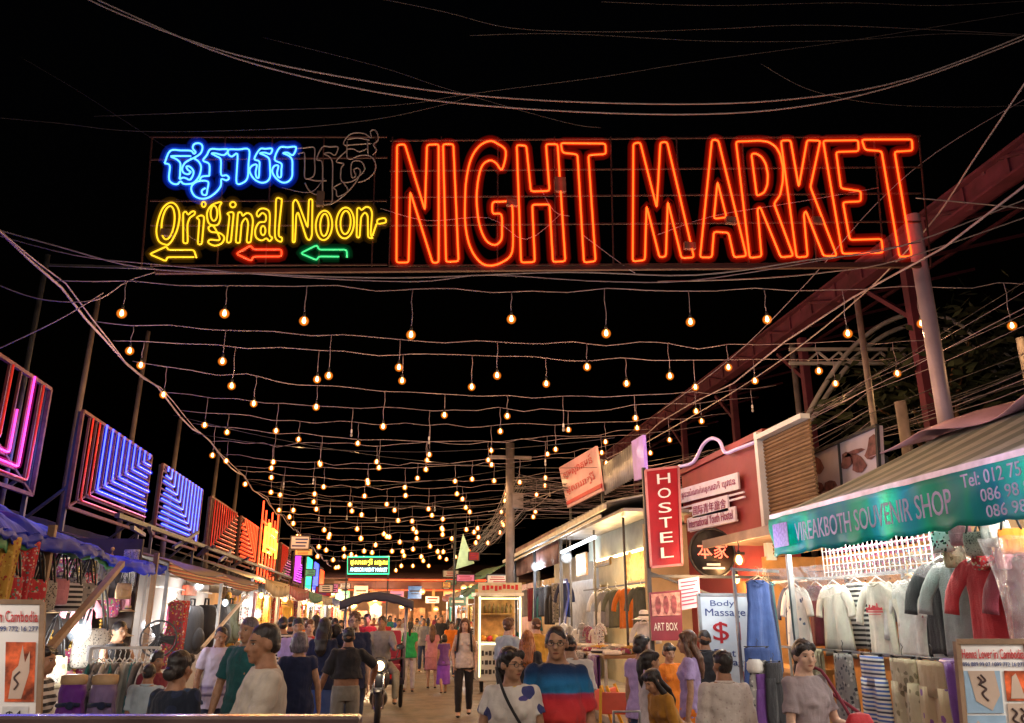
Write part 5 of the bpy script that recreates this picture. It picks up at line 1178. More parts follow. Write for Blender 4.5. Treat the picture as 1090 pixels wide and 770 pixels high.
# blue dresses at the left end of the shop, facing the street
for k, (x, y, m, lab, sc) in enumerate(((3.93, 8.6, 'blue', 'bright blue sleeveless dress at the left end of the souvenir shop', .95), (4.02, 8.75, 'navy', 'dark navy dress behind the bright blue one', .98), (4.12, 8.85, 'navy', 'second dark navy dress further right', .95), (4.2, 8.95, 'teal', 'teal dress next to the navy ones', .95), (4.3, 9.1, 'grey', 'grey dress at the end of the dress row', .95))):
    put('dress', (x, y, 2.05), 20 + 8 * k, lab, cl[m], None, sc)
b = MB(); b.bar((3.7, 8.72, 2.17), (4.45, 9.15, 2.17), .03); b.bar((3.72, 8.72, .1), (3.72, 8.72, 2.17), .03); tag(b.build('dress_rail', STEEL), 'short steel rail carrying the blue dresses', 'rail')
# bags and purses at the upper right of the shop
for k, (px, py, m, sc) in enumerate(((1003, 575, 'whitefloral', .62), (1022, 568, 'pink', .6), (1040, 577, 'bwpattern', .66), (1060, 566, 'white', .7), (1078, 574, 'orange', .66), (1016, 592, 'tan', .6), (1046, 594, 'redfloral', .6), (1072, 592, 'pink', .62))):
    p = at(px, py, X=4.5 if k < 5 else 4.6); put('bag', (p.x, p.y, p.z + .42 * sc), -60 + 7 * k, ['white floral', 'pink', 'black and white', 'plain white', 'orange', 'tan', 'red embroidered', 'pale pink'][k] + ' pouch hanging below the teal valance at the right', cl[m], None, sc)
# wire grid with trinkets
root = thing('wire_grid', 'white wire grid pinned with small trinkets under the teal valance', 'rack', (5.0, 8.1, 2.1))
b = MB()
for k in range(24): b.bar((5.0, 7.1 + k * .087, 2.08), (5.0, 7.1 + k * .087, 2.47), .008)
for k in range(6): b.bar((4.995, 7.1, 2.08 + k * .078), (4.995, 9.1, 2.08 + k * .078), .008)
b.build('grid', WHITEP, root)
b = MB()
for k in range(22):
    for j in range(4): b.box((5.02, 7.14 + k * .087, 2.12 + j * .088), (.02, .05, .05), rot=Matrix.Rotation(R.random(), 3, 'X'))
o = b.build('trinkets', cl['colour'], root); o['kind'] = 'stuff'
# clear plastic sheets
b = MB(); b.sheet(lambda u, v: (4.52 + .25 * v, 5.9 + 4.0 * u, 2.24 - .20 * abs(math.sin(u * 6.28)) * v - .05 * math.sin(u * 3.1) - .16 * v + .02 * nz(u * 12, v * 3, 1)), 50, 8, .003)
tag(b.build('plastic_sheet', clear_plastic('clear_sheet', alpha=.22)), 'clear plastic sheet sagging above the row of white shirts', 'plastic sheet')
b = MB(); b.sheet(lambda u, v: (4.25 + .12 * u + .04 * math.sin(u * 12 + v * 4), 5.5 - .75 * u - .2 * v, 2.22 - .85 * v + .03 * nz(u * 5, v * 5, 2)), 22, 18, .003)
tag(b.build('plastic_cover', clear_plastic('clear_cover', alpha=.2)), 'crumpled clear plastic cover over the red shirts at the right edge', 'plastic sheet')
# henna boards (flat printed boards on frames)
def henna(q, label, title, sub, flip=False):
    root = thing('henna_board', label, 'sign board', V(((q[0].x + q[1].x) / 2, (q[0].y + q[1].y) / 2, 0)))
    q = [V(p) for p in q]; nrm = (q[1] - q[0]).cross(q[0] - q[3]).normalized()
    b = MB(); b.slab([q[3], q[2], q[1], q[0]], -nrm * .03); b.build('board', PAPER, root)
    P = lambda u, v, o=.006: q[0].lerp(q[1], u).lerp(q[3].lerp(q[2], u), v) + nrm * o
    U_ = q[1] - q[0]; V__ = q[0] - q[3]; H_ = V__.length
    b = MB()
    for i in range(4): b.bar(q[i], q[(i + 1) % 4], .03)
    for i in (2, 3): b.bar(q[i], V((q[i].x, q[i].y, 0)), .03)
    b.build('frame', mat('board_frame', (.25, .16, .1), .6), root)
    text(title, P(.06, .145), U_, V__, U_.length * .88, H_ * .08, REDINK, root); text(sub, P(.06, .21), U_, V__, U_.length * .88, H_ * .035, BLUEINK, root)
    return root, P, nrm, U_, V__
def pic(root, P, nrm, u0, v0, u1, v1, m, name='picture', o=.006):
    b = MB(); b.slab([P(u0, v0, o), P(u1, v0, o), P(u1, v1, o), P(u0, v1, o)], nrm * .002); return b.build(name, m, root)
def vine(root, P, pts, r, m):
    b = MB(); b.tube(smooth_path([P(*p, .012) for p in pts], k=5), r, 5); b.build('henna_pattern', m, root)
SKINP = mat('skin_tone_print', (.55, .42, .34), .5, 0, .15, 4, 0); BLUEP = mat('pale_blue_print', (.3, .45, .62), .5, 0, .3, 4, 0); REDP = mat('red_yellow_print', (.6, .1, .03), .5, 0, .8, 12, 0); HEN = mat('henna_ink', (.07, .04, .04), .5)
rt, P, nn, U_, V__ = henna([at(1018, 683, d=5.0), at(1092, 683, d=4.9), at(1106, 812, d=4.9), at(1030, 812, d=5.0)], 'white board of hand painting pictures at the right edge', 'Henna Lover in Cambodia', '096 889 99 07 / 099 772 16 277')
pic(rt, P, nn, .06, .25, .58, .60, BLUEP); pic(rt, P, nn, .64, .25, .95, .50, REDP); pic(rt, P, nn, .64, .52, .95, .74, SKINP); pic(rt, P, nn, .05, .62, .60, .98, BLUEP)
b = MB(); b.slab([P(.12, .25, .009), P(.5, .25, .009), P(.55, .45, .009), P(.42, .58, .009), P(.2, .5, .009)], nn * .002); b.slab([P(.05, .8, .009), P(.2, .66, .009), P(.58, .95, .009), P(.58, .98, .009), P(.2, .98, .009)], nn * .002)
b.slab([P(.70, .48, .009), P(.74, .3, .009), P(.8, .27, .009), P(.84, .34, .009), P(.9, .48, .009)], nn * .002); b.build('painted_hand', SKINP, rt)
for pts in (((.3, .28), (.36, .33), (.28, .36), (.36, .40), (.3, .44), (.38, .5)), ((.25, .3), (.3, .33), (.26, .37)), ((.2, .74), (.3, .78), (.28, .84), (.4, .86), (.38, .92)), ((.7, .56), (.76, .6), (.7, .65), (.78, .68)), ((.82, .56), (.88, .6), (.82, .64), (.88, .7))): vine(rt, P, pts, .006, HEN)
rt, P, nn, U_, V__ = henna([at(-58, 640, d=5.3), at(46, 641, d=5.5), at(40, 800, d=5.5), at(-58, 800, d=5.3)], 'white board with a large red hand picture at the left edge', 'Henna Lover in Cambodia', '096 889 99 07 / 099 772 16 277')
pic(rt, P, nn, .62, .28, .94, .68, REDP); pic(rt, P, nn, .08, .28, .5, .55, BLUEP); pic(rt, P, nn, .6, .71, .88, .82, mat('grey_print', (.55, .55, .55), .5))
b = MB(); b.slab([P(.66, .66, .009), P(.70, .48, .009), P(.76, .44, .009), P(.80, .30, .009), P(.83, .42, .009), P(.88, .34, .009), P(.88, .48, .009), P(.8, .66, .009)], nn * .002); b.build('painted_hand', SKINP, rt)
text('$4', P(.64, .81), U_, V__, U_.length * .16, V__.length * .07, INK, rt); text('$2', P(.18, .66), U_, V__, U_.length * .2, V__.length * .07, REDINK, rt)
vine(rt, P, ((.72, .6), (.76, .56), (.72, .52), (.78, .48)), .006, HEN)
# folded jeans heap with shorts near the man in beige
for k, (px, py, m) in enumerate(((808, 722, 'blue'), (812, 735, 'elephant'), (818, 750, 'purpleplain'), (826, 738, 'black'))):
    p = at(px, py, d=7.6); put('pants', (p.x, p.y, p.z + .25), 10 * k, ['blue denim shorts hanging below the massage board', 'grey printed shorts below the blue ones', 'purple patterned trousers near the seller', 'black trousers hanging behind the seller'][k], cl[m], None, .62)
b = MB(); b.lathe([(.07, 0), (.085, .03), (.08, .08), (.06, .11), (.02, .115)], at(803, 716, d=7.6), 14); tag(b.build('fabric_roll', cl['white']), 'pale roll of cloth on top of the blue denim shorts', 'cloth roll')

# painting shop goods
for px, m, lab in ((648, 'grey', 'grey t shirt with pink sides hanging in the cream shop'), (657, 'olive', 'olive shirt left of the orange one'), (669, 'orange', 'bright orange shirt hanging in the cream shop'), (684, 'olive', 'olive shirt right of the orange one'), (640, 'white', 'white shirt at the left end of the cream shop rail')):
    p = X_(px, 640, 4.72); put('tee', (4.7, p.y, 2.2), -62, lab, cl[m], None, 1.12)
put('hat', at(686, 657, X=4.2) + V((0, 0, .1)), -60, 'white straw hat below the olive shirt', WHITEP, None, 1.1)
put('tee', at(686, 662, X=4.35), -60, 'white blouse on a stand below the straw hat', cl['white'], None, .9)
tb = thing('display_table', 'long table with dark cloths and souvenirs in front of the cream shop', 'table', (4.05, 16.5, .1))
b = MB(); b.box((4.1, 16.6, 1.0), (.9, 4.6, .05)); b.build('top', WOOD, tb)
b = MB()
for x, y in ((3.7, 14.4), (4.5, 14.4), (3.7, 18.8), (4.5, 18.8)): b.bar((x, y, .1), (x, y, 1.0), .05)
b.build('leg', STEEL, tb)
for k, (y, m, lab) in enumerate(((14.9, 'purpleplain', 'purple cloth draped over the table edge'), (15.9, 'elephant', 'dark spotted cloth draped over the table edge'), (16.9, 'maroon', 'maroon cloth draped over the table edge'), (17.9, 'navy', 'navy cloth draped over the table edge'), (18.6, 'redfloral', 'red embroidered cloth draped over the table edge'))):
    put('scarf', (3.62, y, 1.0), -90, lab, cl[m], None, (1.9, 1, .9))
for k in range(16):
    y = 14.5 + k * .27; put('fold', (3.85 + .25 * (k % 3), y, 1.03), R.uniform(0, 90), f'{["white", "colourful", "gold", "striped", "grey printed"][k % 5]} folded cloth on the souvenir table, {ORD[k]} from its near end', cl[['white', 'colour', 'goldfloral', 'stripeb', 'elephant'][k % 5]], None, (1, 1, 1.4 + .5 * (k % 3)))
for k in range(7):
    p = at(600 + 6.5 * k, 664 + (k % 3) * 3, X=4.25); put('tee', p, -70, f'small children shirt on the souvenir table, {ORD[k]} from the far end', cl[['white', 'bwpattern', 'white', 'stripeb', 'colour', 'cream', 'whitefloral'][k]], None, .55)
# tin shop hanging goods
for k in range(7):
    put(['tee', 'scarf', 'pants', 'tee', 'dress', 'scarf', 'tee'][k], (4.5, 21.6 + k * 1.05, 2.5), -70, f'{["dark navy shirt", "patterned scarf", "dark trousers", "black shirt", "teal dress", "maroon scarf", "grey shirt"][k]} hanging under the corrugated tin front', cl[['navy', 'elephant', 'black', 'black', 'teal', 'maroon', 'grey'][k]], None, 1.25)

# left near stall
gold_ = mat('gold_beads', (.5, .3, .06), .4, .3, .5, 8, 0)
for k, (px, py, m, kind, sc) in enumerate(((4, 586, 'goldfloral', 'scarf', .8), (14, 585, 'redfloral', 'bag', .95), (27, 586, 'redfloral', 'scarf', .75), (40, 588, 'redfloral', 'bag', 1.0), (52, 588, 'bwpattern', 'bag', 1.0), (66, 592, 'pink', 'bag', .9), (80, 594, 'stripeb', 'bag', 1.0), (96, 597, 'elephant', 'bag', .95), (-14, 585, 'redfloral', 'bag', .95), (-32, 584, 'colour', 'bag', .95))):
    p = at(px, py, X=-3.25); put(kind, (p.x, p.y, 2.30), 90 - 35, ['gold patterned scarf at the left edge', 'red embroidered bag near the left edge', 'red embroidered scarf between two red bags', 'larger red embroidered bag', 'black and white woven bag', 'dusty pink bag', 'striped bag', 'grey printed bag', 'red embroidered bag beyond the picture edge', 'many coloured bag beyond the picture edge'][k] + ' hanging under the blue tarpaulin', cl[m], None, sc)
put('bigbag', at(106, 630, X=-3.35) + V((0, 0, .12)), 60, 'large grey shoulder bag hanging on long straps beside the wooden brace', cl['bwpattern'], cl['grey'], 1.25)
put('bigbag', at(62, 655, X=-3.6), 55, 'woven bag lying low behind the bare bulbs', cl['tan'], cl['bwpattern'], 1.0)
for k in range(10):
    p = at(120 + 3.2 * k, 603 + (k % 3) * 5, X=-4.6 + .1 * (k % 3)); put('beads', (p.x, p.y, 2.35), 0, f'gold bead ornament in the near left stall, {ORD[k]} from the left', [mat('gold_beads', (.5, .3, .06), .4, .3, .5, 8, 0), mat('brown_beads', (.3, .12, .05), .5, 0, .5, 8, 0)][k % 2], None, 1.6 + .3 * (k % 3))
for k in range(12):
    y = 6.4 + .46 * k; put(['bag', 'scarf', 'tee', 'bag'][k % 4], (-5.0, y, 2.15), 80, f'{["woven bag", "patterned scarf", "printed shirt", "small red bag"][k % 4]} on the back rail of the near left stall, {ORD[k]} from the front', cl[['bwpattern', 'colour', 'whitefloral', 'redfloral', 'goldfloral', 'tan'][k % 6]], None, 1.2)
for k in range(9):
    y = 6.8 + .5 * k; put(['bag', 'beads', 'scarf'][k % 3], (-4.2, y, 2.3), 75, f'{["printed bag", "bead string", "thin scarf"][k % 3]} on the middle rail of the near left stall, {ORD[k]} from the front', cl[['tan', 'goldfloral', 'colour', 'bwpattern'][k % 4]], None, 1.0)
for k in range(14): put('fold', (-3.85 - .3 * (k % 3), 8.8 + .17 * k, .98), R.uniform(0, 90), f'{["pale", "printed", "gold", "white"][k % 4]} folded cloth on the near left table, {ORD[k]} from the front', cl[['pink', 'elephant', 'goldfloral', 'white'][k % 4]], None, (1, 1, 1.5 + k % 2))
# rail of pale garments seen edge on
a0 = at(98, 690, Y=9.3); a1 = at(170, 691, Y=9.3)
rk_ = thing('clothes_rail', 'low clothes rail full of pale garments in the near left stall', 'rail', ((a0.x + a1.x) / 2, 9.3, .1))
b = MB(); b.bar((a0.x, 9.3, a0.z), (a1.x, 9.3, a0.z), .025)
for x in (a0.x, a1.x): b.bar((x, 9.3, .1), (x, 9.3, a0.z), .03)
b.build('frame', WHITEP, rk_)
for k in range(13): put('long', (a0.x + .03 + (a1.x - a0.x - .06) * k / 12, 9.3, a0.z - .14), 88 + R.uniform(-12, 12), f'{["grey green", "pale grey", "striped", "white"][k % 4]} garment on the low rail, {ORD[k]} from the left', cl[['teal', 'grey', 'elephant', 'white'][k % 4]], None, .85)
KN_ = {'bag': 'pouch', 'scarf': 'scarf', 'tee': 'small shirt', 'hat': 'straw hat', 'beads': 'bead string', 'bigbag': 'shoulder bag'}
for r_, z_ in enumerate((2.55, 2.2, 1.85, 1.5, 1.15)):
    for k in range(9):
        kd = R.choice(('bag', 'scarf', 'bag', 'tee', 'beads', 'bigbag', 'hat', 'beads')); cn = R.choice(('tan', 'redfloral', 'bwpattern', 'goldfloral', 'colour', 'grey', 'maroon', 'olive', 'elephant', 'pink'))
        put(kd, (-3.55 - .2 * k + R.uniform(-.05, .05), 11.98 - .12 * (k % 3), z_ + R.uniform(-.06, .06)), R.uniform(-30, 30), f'{KN_[kd]} in the {["top", "second", "third", "fourth", "lowest"][r_]} display row of the near left stall, {ORD[k]} from right', cl[cn] if kd not in ('hat', 'beads') else (PALEWOOD if kd == 'hat' else gold_), None, R.uniform(.6, .9))
for k in range(12):
    kd = ('bag', 'scarf', 'hat', 'bigbag')[k % 4]; put(kd, (-3.45, 6.9 + .42 * k, 2.34), 60 + R.uniform(-20, 20), f'small {KN_[kd]} just inside the front edge of the near left stall, {ORD[k]} from front', [cl['colour'], cl['redfloral'], PALEWOOD, cl['tan'], cl['elephant']][(k * 2) % 5], None, .6)
# two dress forms in purple satin
def form(px, lab, m, d=8.0):
    p = at(px, 718, d=d); root = thing('dress_form', lab, 'mannequin', (p.x, p.y, 0)); x, y = p.x, p.y
    b = MB(); b.loft([[V((x + rx * math.cos(q), y + rx * .7 * math.sin(q), p.z + z)) for q in [2 * math.pi * j / 20 for j in range(20)]] for z, rx in ((0, .085), (-.01, .115), (-.06, .118), (-.10, .105))]); b.build('wooden_top', PALEWOOD, root)
    b = MB(); b.loft([[V((x + (rx + .012 * math.sin(q * 9) * f) * math.cos(q), y + (rx * .72 + .012 * math.sin(q * 9) * f) * math.sin(q), p.z + z)) for q in [2 * math.pi * j / 40 for j in range(40)]] for z, rx, f in ((-.085, .108, 0), (-.16, .12, .1), (-.24, .11, .2), (-.34, .125, .5), (-.5, .16, 1), (-.75, .19, 1.4), (-.95, .2, 1.6))]); b.build('satin_dress', m, root)
    b = MB(); b.tube([(x - .1, y - .06, p.z - .26), (x, y - .1, p.z - .25), (x + .1, y - .06, p.z - .26)], .02, 6); b.ball((x + .03, y - .11, p.z - .26), (.04, .02, .035), 8, 6); b.build('sash', cl['navy'], root)
    b = MB(); b.tube([(x, y, p.z - .9), (x, y, .03)], .02, 8); b.lathe([(.16, 0), (.16, .02), (.03, .05)], (x, y, .12), 16); b.build('stand', DARKSTEEL, root)
form(80, 'dress form with violet satin dress, left one of two', cloth('violet_satin', [(.16, .03, .3)], rough=.3)); form(113, 'dress form with grey purple satin dress, right one of two', cloth('grey_purple_satin', [(.2, .14, .28)], rough=.3))
# partition stall goods
for k, (px, m, lab) in enumerate(((206, 'black', 'dark backpack hanging left on the white partition'), (221, 'black', 'black backpack hanging in the middle of the partition'), (236, 'black', 'rounder black backpack hanging right on the partition'), (247, 'olive', 'olive backpack at the far end of the partition row'))):
    p = at(px, 635, X=-3.75); put('backpack', (p.x, p.y, p.z), 75, lab, cl[m], None, 1.7)
for k, (px, py, kind, m, lab) in enumerate(((186, 655, 'dress', 'colour', 'many coloured beaded dress beside the bright bulb'), (262, 640, 'scarf', 'whitefloral', 'white red scarf at the partition end'), (268, 640, 'scarf', 'lav', 'lavender scarf at the partition end'), (192, 655, 'scarf', 'redfloral', 'red green scarf below the bright bulb'))):
    p = at(px, py, X=-3.4); put(kind, p + V((0, 0, .2)), 60, lab, cl[m], None, 1.0)
root = thing('standing_fan', 'dark standing fan at the end of the near left stall', 'fan', tuple(at(168, 680, Y=11.4).xy) + (.1,))
p = at(171, 680, Y=11.4)
b = MB(); b.tube([(p.x + .22 * math.cos(a * .2618), 11.3, p.z + .22 * math.sin(a * .2618)) for a in range(24)], .012, 5, True)
for a in range(16): b.tube([(p.x, 11.26, p.z), (p.x + .22 * math.cos(a * .3927), 11.3, p.z + .22 * math.sin(a * .3927))], .004, 4)
b.build('cage', DARKSTEEL, root)
b = MB()
for a in range(3): b.slab([V((p.x, 11.32, p.z)) + Matrix.Rotation(a * 2.09, 3, 'Y') @ V(q) for q in ((.02, 0, -.03), (.17, .03, -.08), (.19, .03, .04), (.02, 0, .03))], (0, .004, 0))
b.build('blade', BLACKP, root)
b = MB(); b.tube([(p.x, 11.36, p.z), (p.x, 11.4, .1)], .02, 8); b.ball((p.x, 11.38, p.z), .07, 10, 8); b.lathe([(.2, 0), (.19, .03), (.03, .05)], (p.x, 11.4, .12), 16); b.build('stand', BLACKP, root)
# goods in the far stalls
GK = ['beads', 'scarf', 'bag', 'tee', 'dress', 'beads', 'scarf', 'hat']
GC = ['goldfloral', 'gold', 'colour', 'white', 'redfloral', 'orange', 'bwpattern', 'pink', 'teal', 'cream']
gold = mat('gold_beads', (.5, .3, .06))
for sd, y0, y1, aw, bk, tb_, lab, col in STALLS:
    near = y0 < 34; n = 10 if near else 6
    for k in range(n):
        kd = GK[R.randrange(8)] if not (y0 < 21) else ('scarf' if k % 3 else 'beads'); m = cl[GC[R.randrange(10)]] if not (y0 < 21) else cl[('goldfloral', 'gold')[k % 2]]
        xf = 3.4 if sd < 0 else 3.75
        o = put(kd, (sd * (xf + .05 + .5 * (k % 2)), y0 + .4 + (y1 - y0 - .8) * k / (n - 1), 2.2 if kd != 'hat' else 2.1), sd * -90 + R.uniform(-20, 20), f'{ORD[k]} {dict(beads="bead string", scarf="scarf", bag="bag", tee="shirt", dress="dress", hat="straw hat")[kd]} on the {lab}', m, None, 1.25)
    for k in range(n):
        put('fold', (sd * ((3.3 if sd < 0 else 3.7) + .55 + .3 * (k % 2)), y0 + .6 + (y1 - y0 - 1.2) * k / (n - 1), .93), R.uniform(0, 90), f'{ORD[k]} folded cloth in the {lab}', cl[GC[R.randrange(10)]], None, (1.1, 1.1, 2 + 2 * R.random()))
for kd, o in SH.items():
    for c in list(o.children): bpy.data.objects.remove(c)
    bpy.data.objects.remove(o)
# ---------------------------------------------------------------- people
def skin_mat(name, c):
    m, t, b, N, L = _base(name)
    vec = _coord(t); n = noise_(t, vec, 24, 5)
    col = ramp_(t, n.outputs[0], ((.3, tuple(x * .74 for x in c)), (.7, tuple(x * 1.15 for x in c))))
    bump_(t, b, n.outputs[0], .25, .01)
    at_ = N.new('ShaderNodeAttribute'); at_.attribute_name = 'head'; sp = N.new('ShaderNodeSeparateXYZ'); L.new(at_.outputs['Vector'], sp.inputs[0])
    ax = math_(t, 'ABSOLUTE', sp.outputs[0]); front = math_(t, 'LESS_THAN', sp.outputs[1], -.045)
    def blob(cx, cz, rx, rz, sym=True):
        x = ax if sym else sp.outputs[0]
        a = math_(t, 'POWER', math_(t, 'ABSOLUTE', math_(t, 'DIVIDE', math_(t, 'SUBTRACT', x, cx), rx)), 2); d = math_(t, 'POWER', math_(t, 'ABSOLUTE', math_(t, 'DIVIDE', math_(t, 'SUBTRACT', sp.outputs[2], cz), rz)), 2)
        return math_(t, 'MULTIPLY', math_(t, 'LESS_THAN', math_(t, 'ADD', a, d), 1.0), front)
    col = mixc(t, blob(0, -.064, .021, .0075, False), col, (c[0] * .8, c[1] * .5, c[2] * .5))
    col = mixc(t, blob(0, -.064, .022, .0016, False), col, (.08, .02, .02))
    col = mixc(t, blob(.032, .021, .016, .0034), col, (.03, .022, .02))
    col = mixc(t, blob(.031, .002, .0125, .0046), col, (.42, .37, .33))
    col = mixc(t, blob(.031, .002, .0058, .0052), col, (.015, .01, .01))
    col = mixc(t, blob(.031, .0066, .0135, .0018), col, (.03, .02, .02))
    L.new(col, b.inputs['Base Color']); b.inputs['Roughness'].default_value = .5; b.inputs['Specular IOR Level'].default_value = .35
    b.inputs['Subsurface Weight'].default_value = .0
    MATS[name] = m; return m
SKIN = [skin_mat('brown_skin', (.33, .165, .095)), skin_mat('tan_skin', (.42, .235, .145)), skin_mat('fair_skin', (.58, .37, .27))]
def hair_mat(name, c):
    m, t, b, N, L = _base(name); vec = _coord(t, (1, 1, .18)); n = noise_(t, vec, 90, 3)
    L.new(ramp_(t, n.outputs[0], ((.3, tuple(x * .5 for x in c)), (.7, tuple(min(1, x * 1.8) for x in c)))), b.inputs['Base Color']); b.inputs['Roughness'].default_value = .42
    bump_(t, b, n.outputs[0], .7, .01); return m
HAIR = {'black': hair_mat('black_hair', (.014, .011, .011)), 'brown': hair_mat('brown_hair', (.09, .04, .02)), 'auburn': hair_mat('auburn_hair', (.28, .09, .025)), 'grey': hair_mat('greyish_hair', (.10, .085, .11)), 'blond': hair_mat('dark_blond_hair', (.32, .2, .09))}
def remesh(name, b, mts, parent, vox, smooth=2, wr=0., seed=0, post=None):
    me = bpy.data.meshes.new(name); me.from_pydata(b.v, [], b.f)
    bm = bmesh.new(); bm.from_mesh(me); bmesh.ops.recalc_face_normals(bm, faces=bm.faces); bm.to_mesh(me); bm.free()
    o = bpy.data.objects.new(name, me); TMP.collection.objects.link(o)
    md = o.modifiers.new('r', 'REMESH'); md.mode = 'VOXEL'; md.voxel_size = vox
    sm = o.modifiers.new('s', 'SMOOTH'); sm.iterations = smooth; sm.factor = .5
    vl = TMP.view_layers[0]; vl.update(); dg = vl.depsgraph
    m2 = bpy.data.meshes.new_from_object(o.evaluated_get(dg)); o.modifiers.clear(); TMP.collection.objects.unlink(o); C.objects.link(o); o.data = m2; bpy.data.meshes.remove(me); m2.name = name
    if wr:
        cn = [(v.co.copy(), v.normal.copy()) for v in m2.vertices]; fl = []
        for c, n_ in cn: fl += list(c + n_ * wr * (noise.noise(V((c.x * 9 + seed, c.y * 9, c.z * 14))) + .6 * noise.noise(V((c.x * 22 + seed, c.y * 22, c.z * 22))) - .1))
        m2.vertices.foreach_set('co', fl); m2.update()
    m2.polygons.foreach_set('use_smooth', [True] * len(m2.polygons))
    for m in mts: m2.materials.append(m)
    if post: post(m2)
    o.parent = parent; return o
def ring(c, rx, ry, n=20, M_=None, sq=1.):
    out = []
    for j in range(n):
        t = 2 * math.pi * j / n
        p = V((rx * math.copysign(abs(math.cos(t)) ** sq, math.cos(t)), ry * math.copysign(abs(math.sin(t)) ** sq, math.sin(t)), 0))
        out.append(c + (M_ @ p if M_ else p))
    return out
DOWN_L = ((-.12, .02, -1), (-.05, -.18, -1)); DOWN_R = ((.12, .02, -1), (.05, -.18, -1))
STAND = ((-.03, 0, -1), (0, .02, -1)), ((.03, 0, -1), (0, .02, -1))
WALK = ((-.02, -.28, -1), (0, .05, -1)), ((.02, .12, -1), (0, .45, -1))
SIT = ((-.12, -1, -.05), (0, .05, -1)), ((.12, -1, -.05), (0, .05, -1))
KN = [0]
def person(label, loc, H, face, shirt, pants, hair, skin=0, fem=False, arms=None, legs=STAND, lean=0, hy=0, hp=0, vox=.012, belly=0., hips=None, group=None, wide=1., shoes=None, z0=0., beard=False, glasses=False):
    """shirt=(material, sleeve 0..2 (1=elbow), hem z below hip, flare); pants=(material, kind, length 0..2 (1=knee)); hair=(colour, style)"""
    KN[0] += 1; sd = KN[0] * 3.7
    s = H / 1.7; root = thing('person', label, 'person', (loc[0], loc[1], z0), group)
    hz = (hips if hips is not None else .90 * s) / s
    LM = Matrix.Translation((0, 0, hz)) @ Matrix.Rotation(RAD(lean), 4, 'X') @ Matrix.Translation((0, 0, -hz)) if lean else Matrix.Identity(4)
    def T(p): return (LM @ V(p)) * s
    L3 = LM.to_3x3()
    sw = (.158 if not fem else .138) * wide
    if not fem: prof = [(-.10, .150, .100, 0), (-.02, .162, .112, 0), (.08, .152, .108, -.012 * belly), (.18, .150 + .02 * belly, .108 + .03 * belly, -.03 * belly), (.30, .155, .114, -.006), (.40, .160, .112, 0), (.456, .152, .096, 0), (.490, .130, .078, .004), (.513, .100, .068, .006), (.54, .069, .060, .006), (.60, .056, .056, -.008)]
    else: prof = [(-.10, .160, .104, 0), (-.02, .170, .112, 0), (.08, .146, .100, 0), (.18, .128, .092, 0), (.30, .142, .100, -.008), (.38, .148, .104, -.012), (.445, .142, .086, 0), (.478, .118, .070, .004), (.503, .085, .060, .006), (.53, .058, .052, .006), (.60, .047, .049, -.008)]
    prof = [(z, rx * wide, ry * (1 + (wide - 1) * .6), y) for z, rx, ry, y in prof]
    def torso(b, grow=0, z0_=-9, z1_=9, hem=None, flare=0):
        rs = []
        for z, rx, ry, y in prof:
            if z0_ <= z <= z1_: rs.append((z + (.012 if grow and z > .47 else 0), rx + grow * (1 if z < .5 else .55), ry + grow * (1 if z < .5 else .7), y))
        if hem is not None:
            rx, ry = (prof[1][1] + grow, prof[1][2] + grow); rs = [(-hem, (rx + .016) * (1 + flare), (ry + .016) * (1 + flare), 0)] + [(r[0], r[1] + .013 * (r[0] < .1), r[2] + .013 * (r[0] < .1), r[3]) for r in rs if r[0] > -hem + .03]
        b.loft([[T(p) for p in ring(V((0, y, hz + z)), rx, ry, 22, None, .9)] for z, rx, ry, y in rs])
    arms = arms or (DOWN_L, DOWN_R)
    body = MB(); torso(body)
    if fem:
        for sx in (-1, 1): body.ball(T((sx * .066, -.075, hz + .335)), .058 * s, 10, 8)
    hands = []
    A_ = []
    for k, sx in enumerate((-1, 1)):
        u = (L3 @ V(arms[k][0])).normalized(); f = V(arms[k][1]).normalized() if len(arms[k]) < 3 else V(arms[k][1]).normalized()
        sh = T((sx * sw, .0, hz + .462)); el = sh + u * .285 * s; wr_ = el + f * .245 * s; A_.append((sh, el, wr_, f))
        a = 1.0 if not fem else .86
        body.tube([sh - u * .02 * s, sh + u * .06 * s, sh.lerp(el, .55), el, el + f * .05 * s, el.lerp(wr_, .55), wr_, wr_ + f * .03 * s], [q * a * s for q in (.042, .048, .045, .040, .043, .038, .028, .026)], 12)
        side = V((sx, 0, 0)); wx = f.cross(side); wx = wx.normalized() if wx.length > .2 else V((0, 0, 1)); nrm = wx.cross(f).normalized()
        pc = wr_ + f * .065 * s
        body.tube([wr_ + f * .01 * s, wr_ + f * .045 * s, wr_ + f * .095 * s], [.8 * .034 * s, .041 * s, .040 * s], 10, flat=(1, .38, wx))
        for i, (off, ln) in enumerate(((-.029, .060), (-.010, .072), (.010, .068), (.028, .052))):
            p0 = wr_ + f * .088 * s + wx * off * s; p1 = p0 + (f + wx * off * 3) .normalized() * ln * .5 * s; p2 = p1 + (f * .8 - nrm * sx * .5 * (1 if nrm.dot(side) > 0 else -1)).normalized() * ln * .5 * s
            body.tube([p0 - f * .02 * s, p0, p1, p2], [.0098 * s, .0098 * s, .0092 * s, .0075 * s], 7)
        th0 = wr_ + f * .03 * s - wx * .03 * s * 1; th1 = th0 + (f * .7 - wx * .7).normalized() * .035 * s; body.tube([wr_ + f * .02 * s, th0, th1, th1 + (f * .95 - wx * .2).normalized() * .03 * s], [.013 * s, .0125 * s, .011 * s, .0085 * s], 7)
    G_ = []
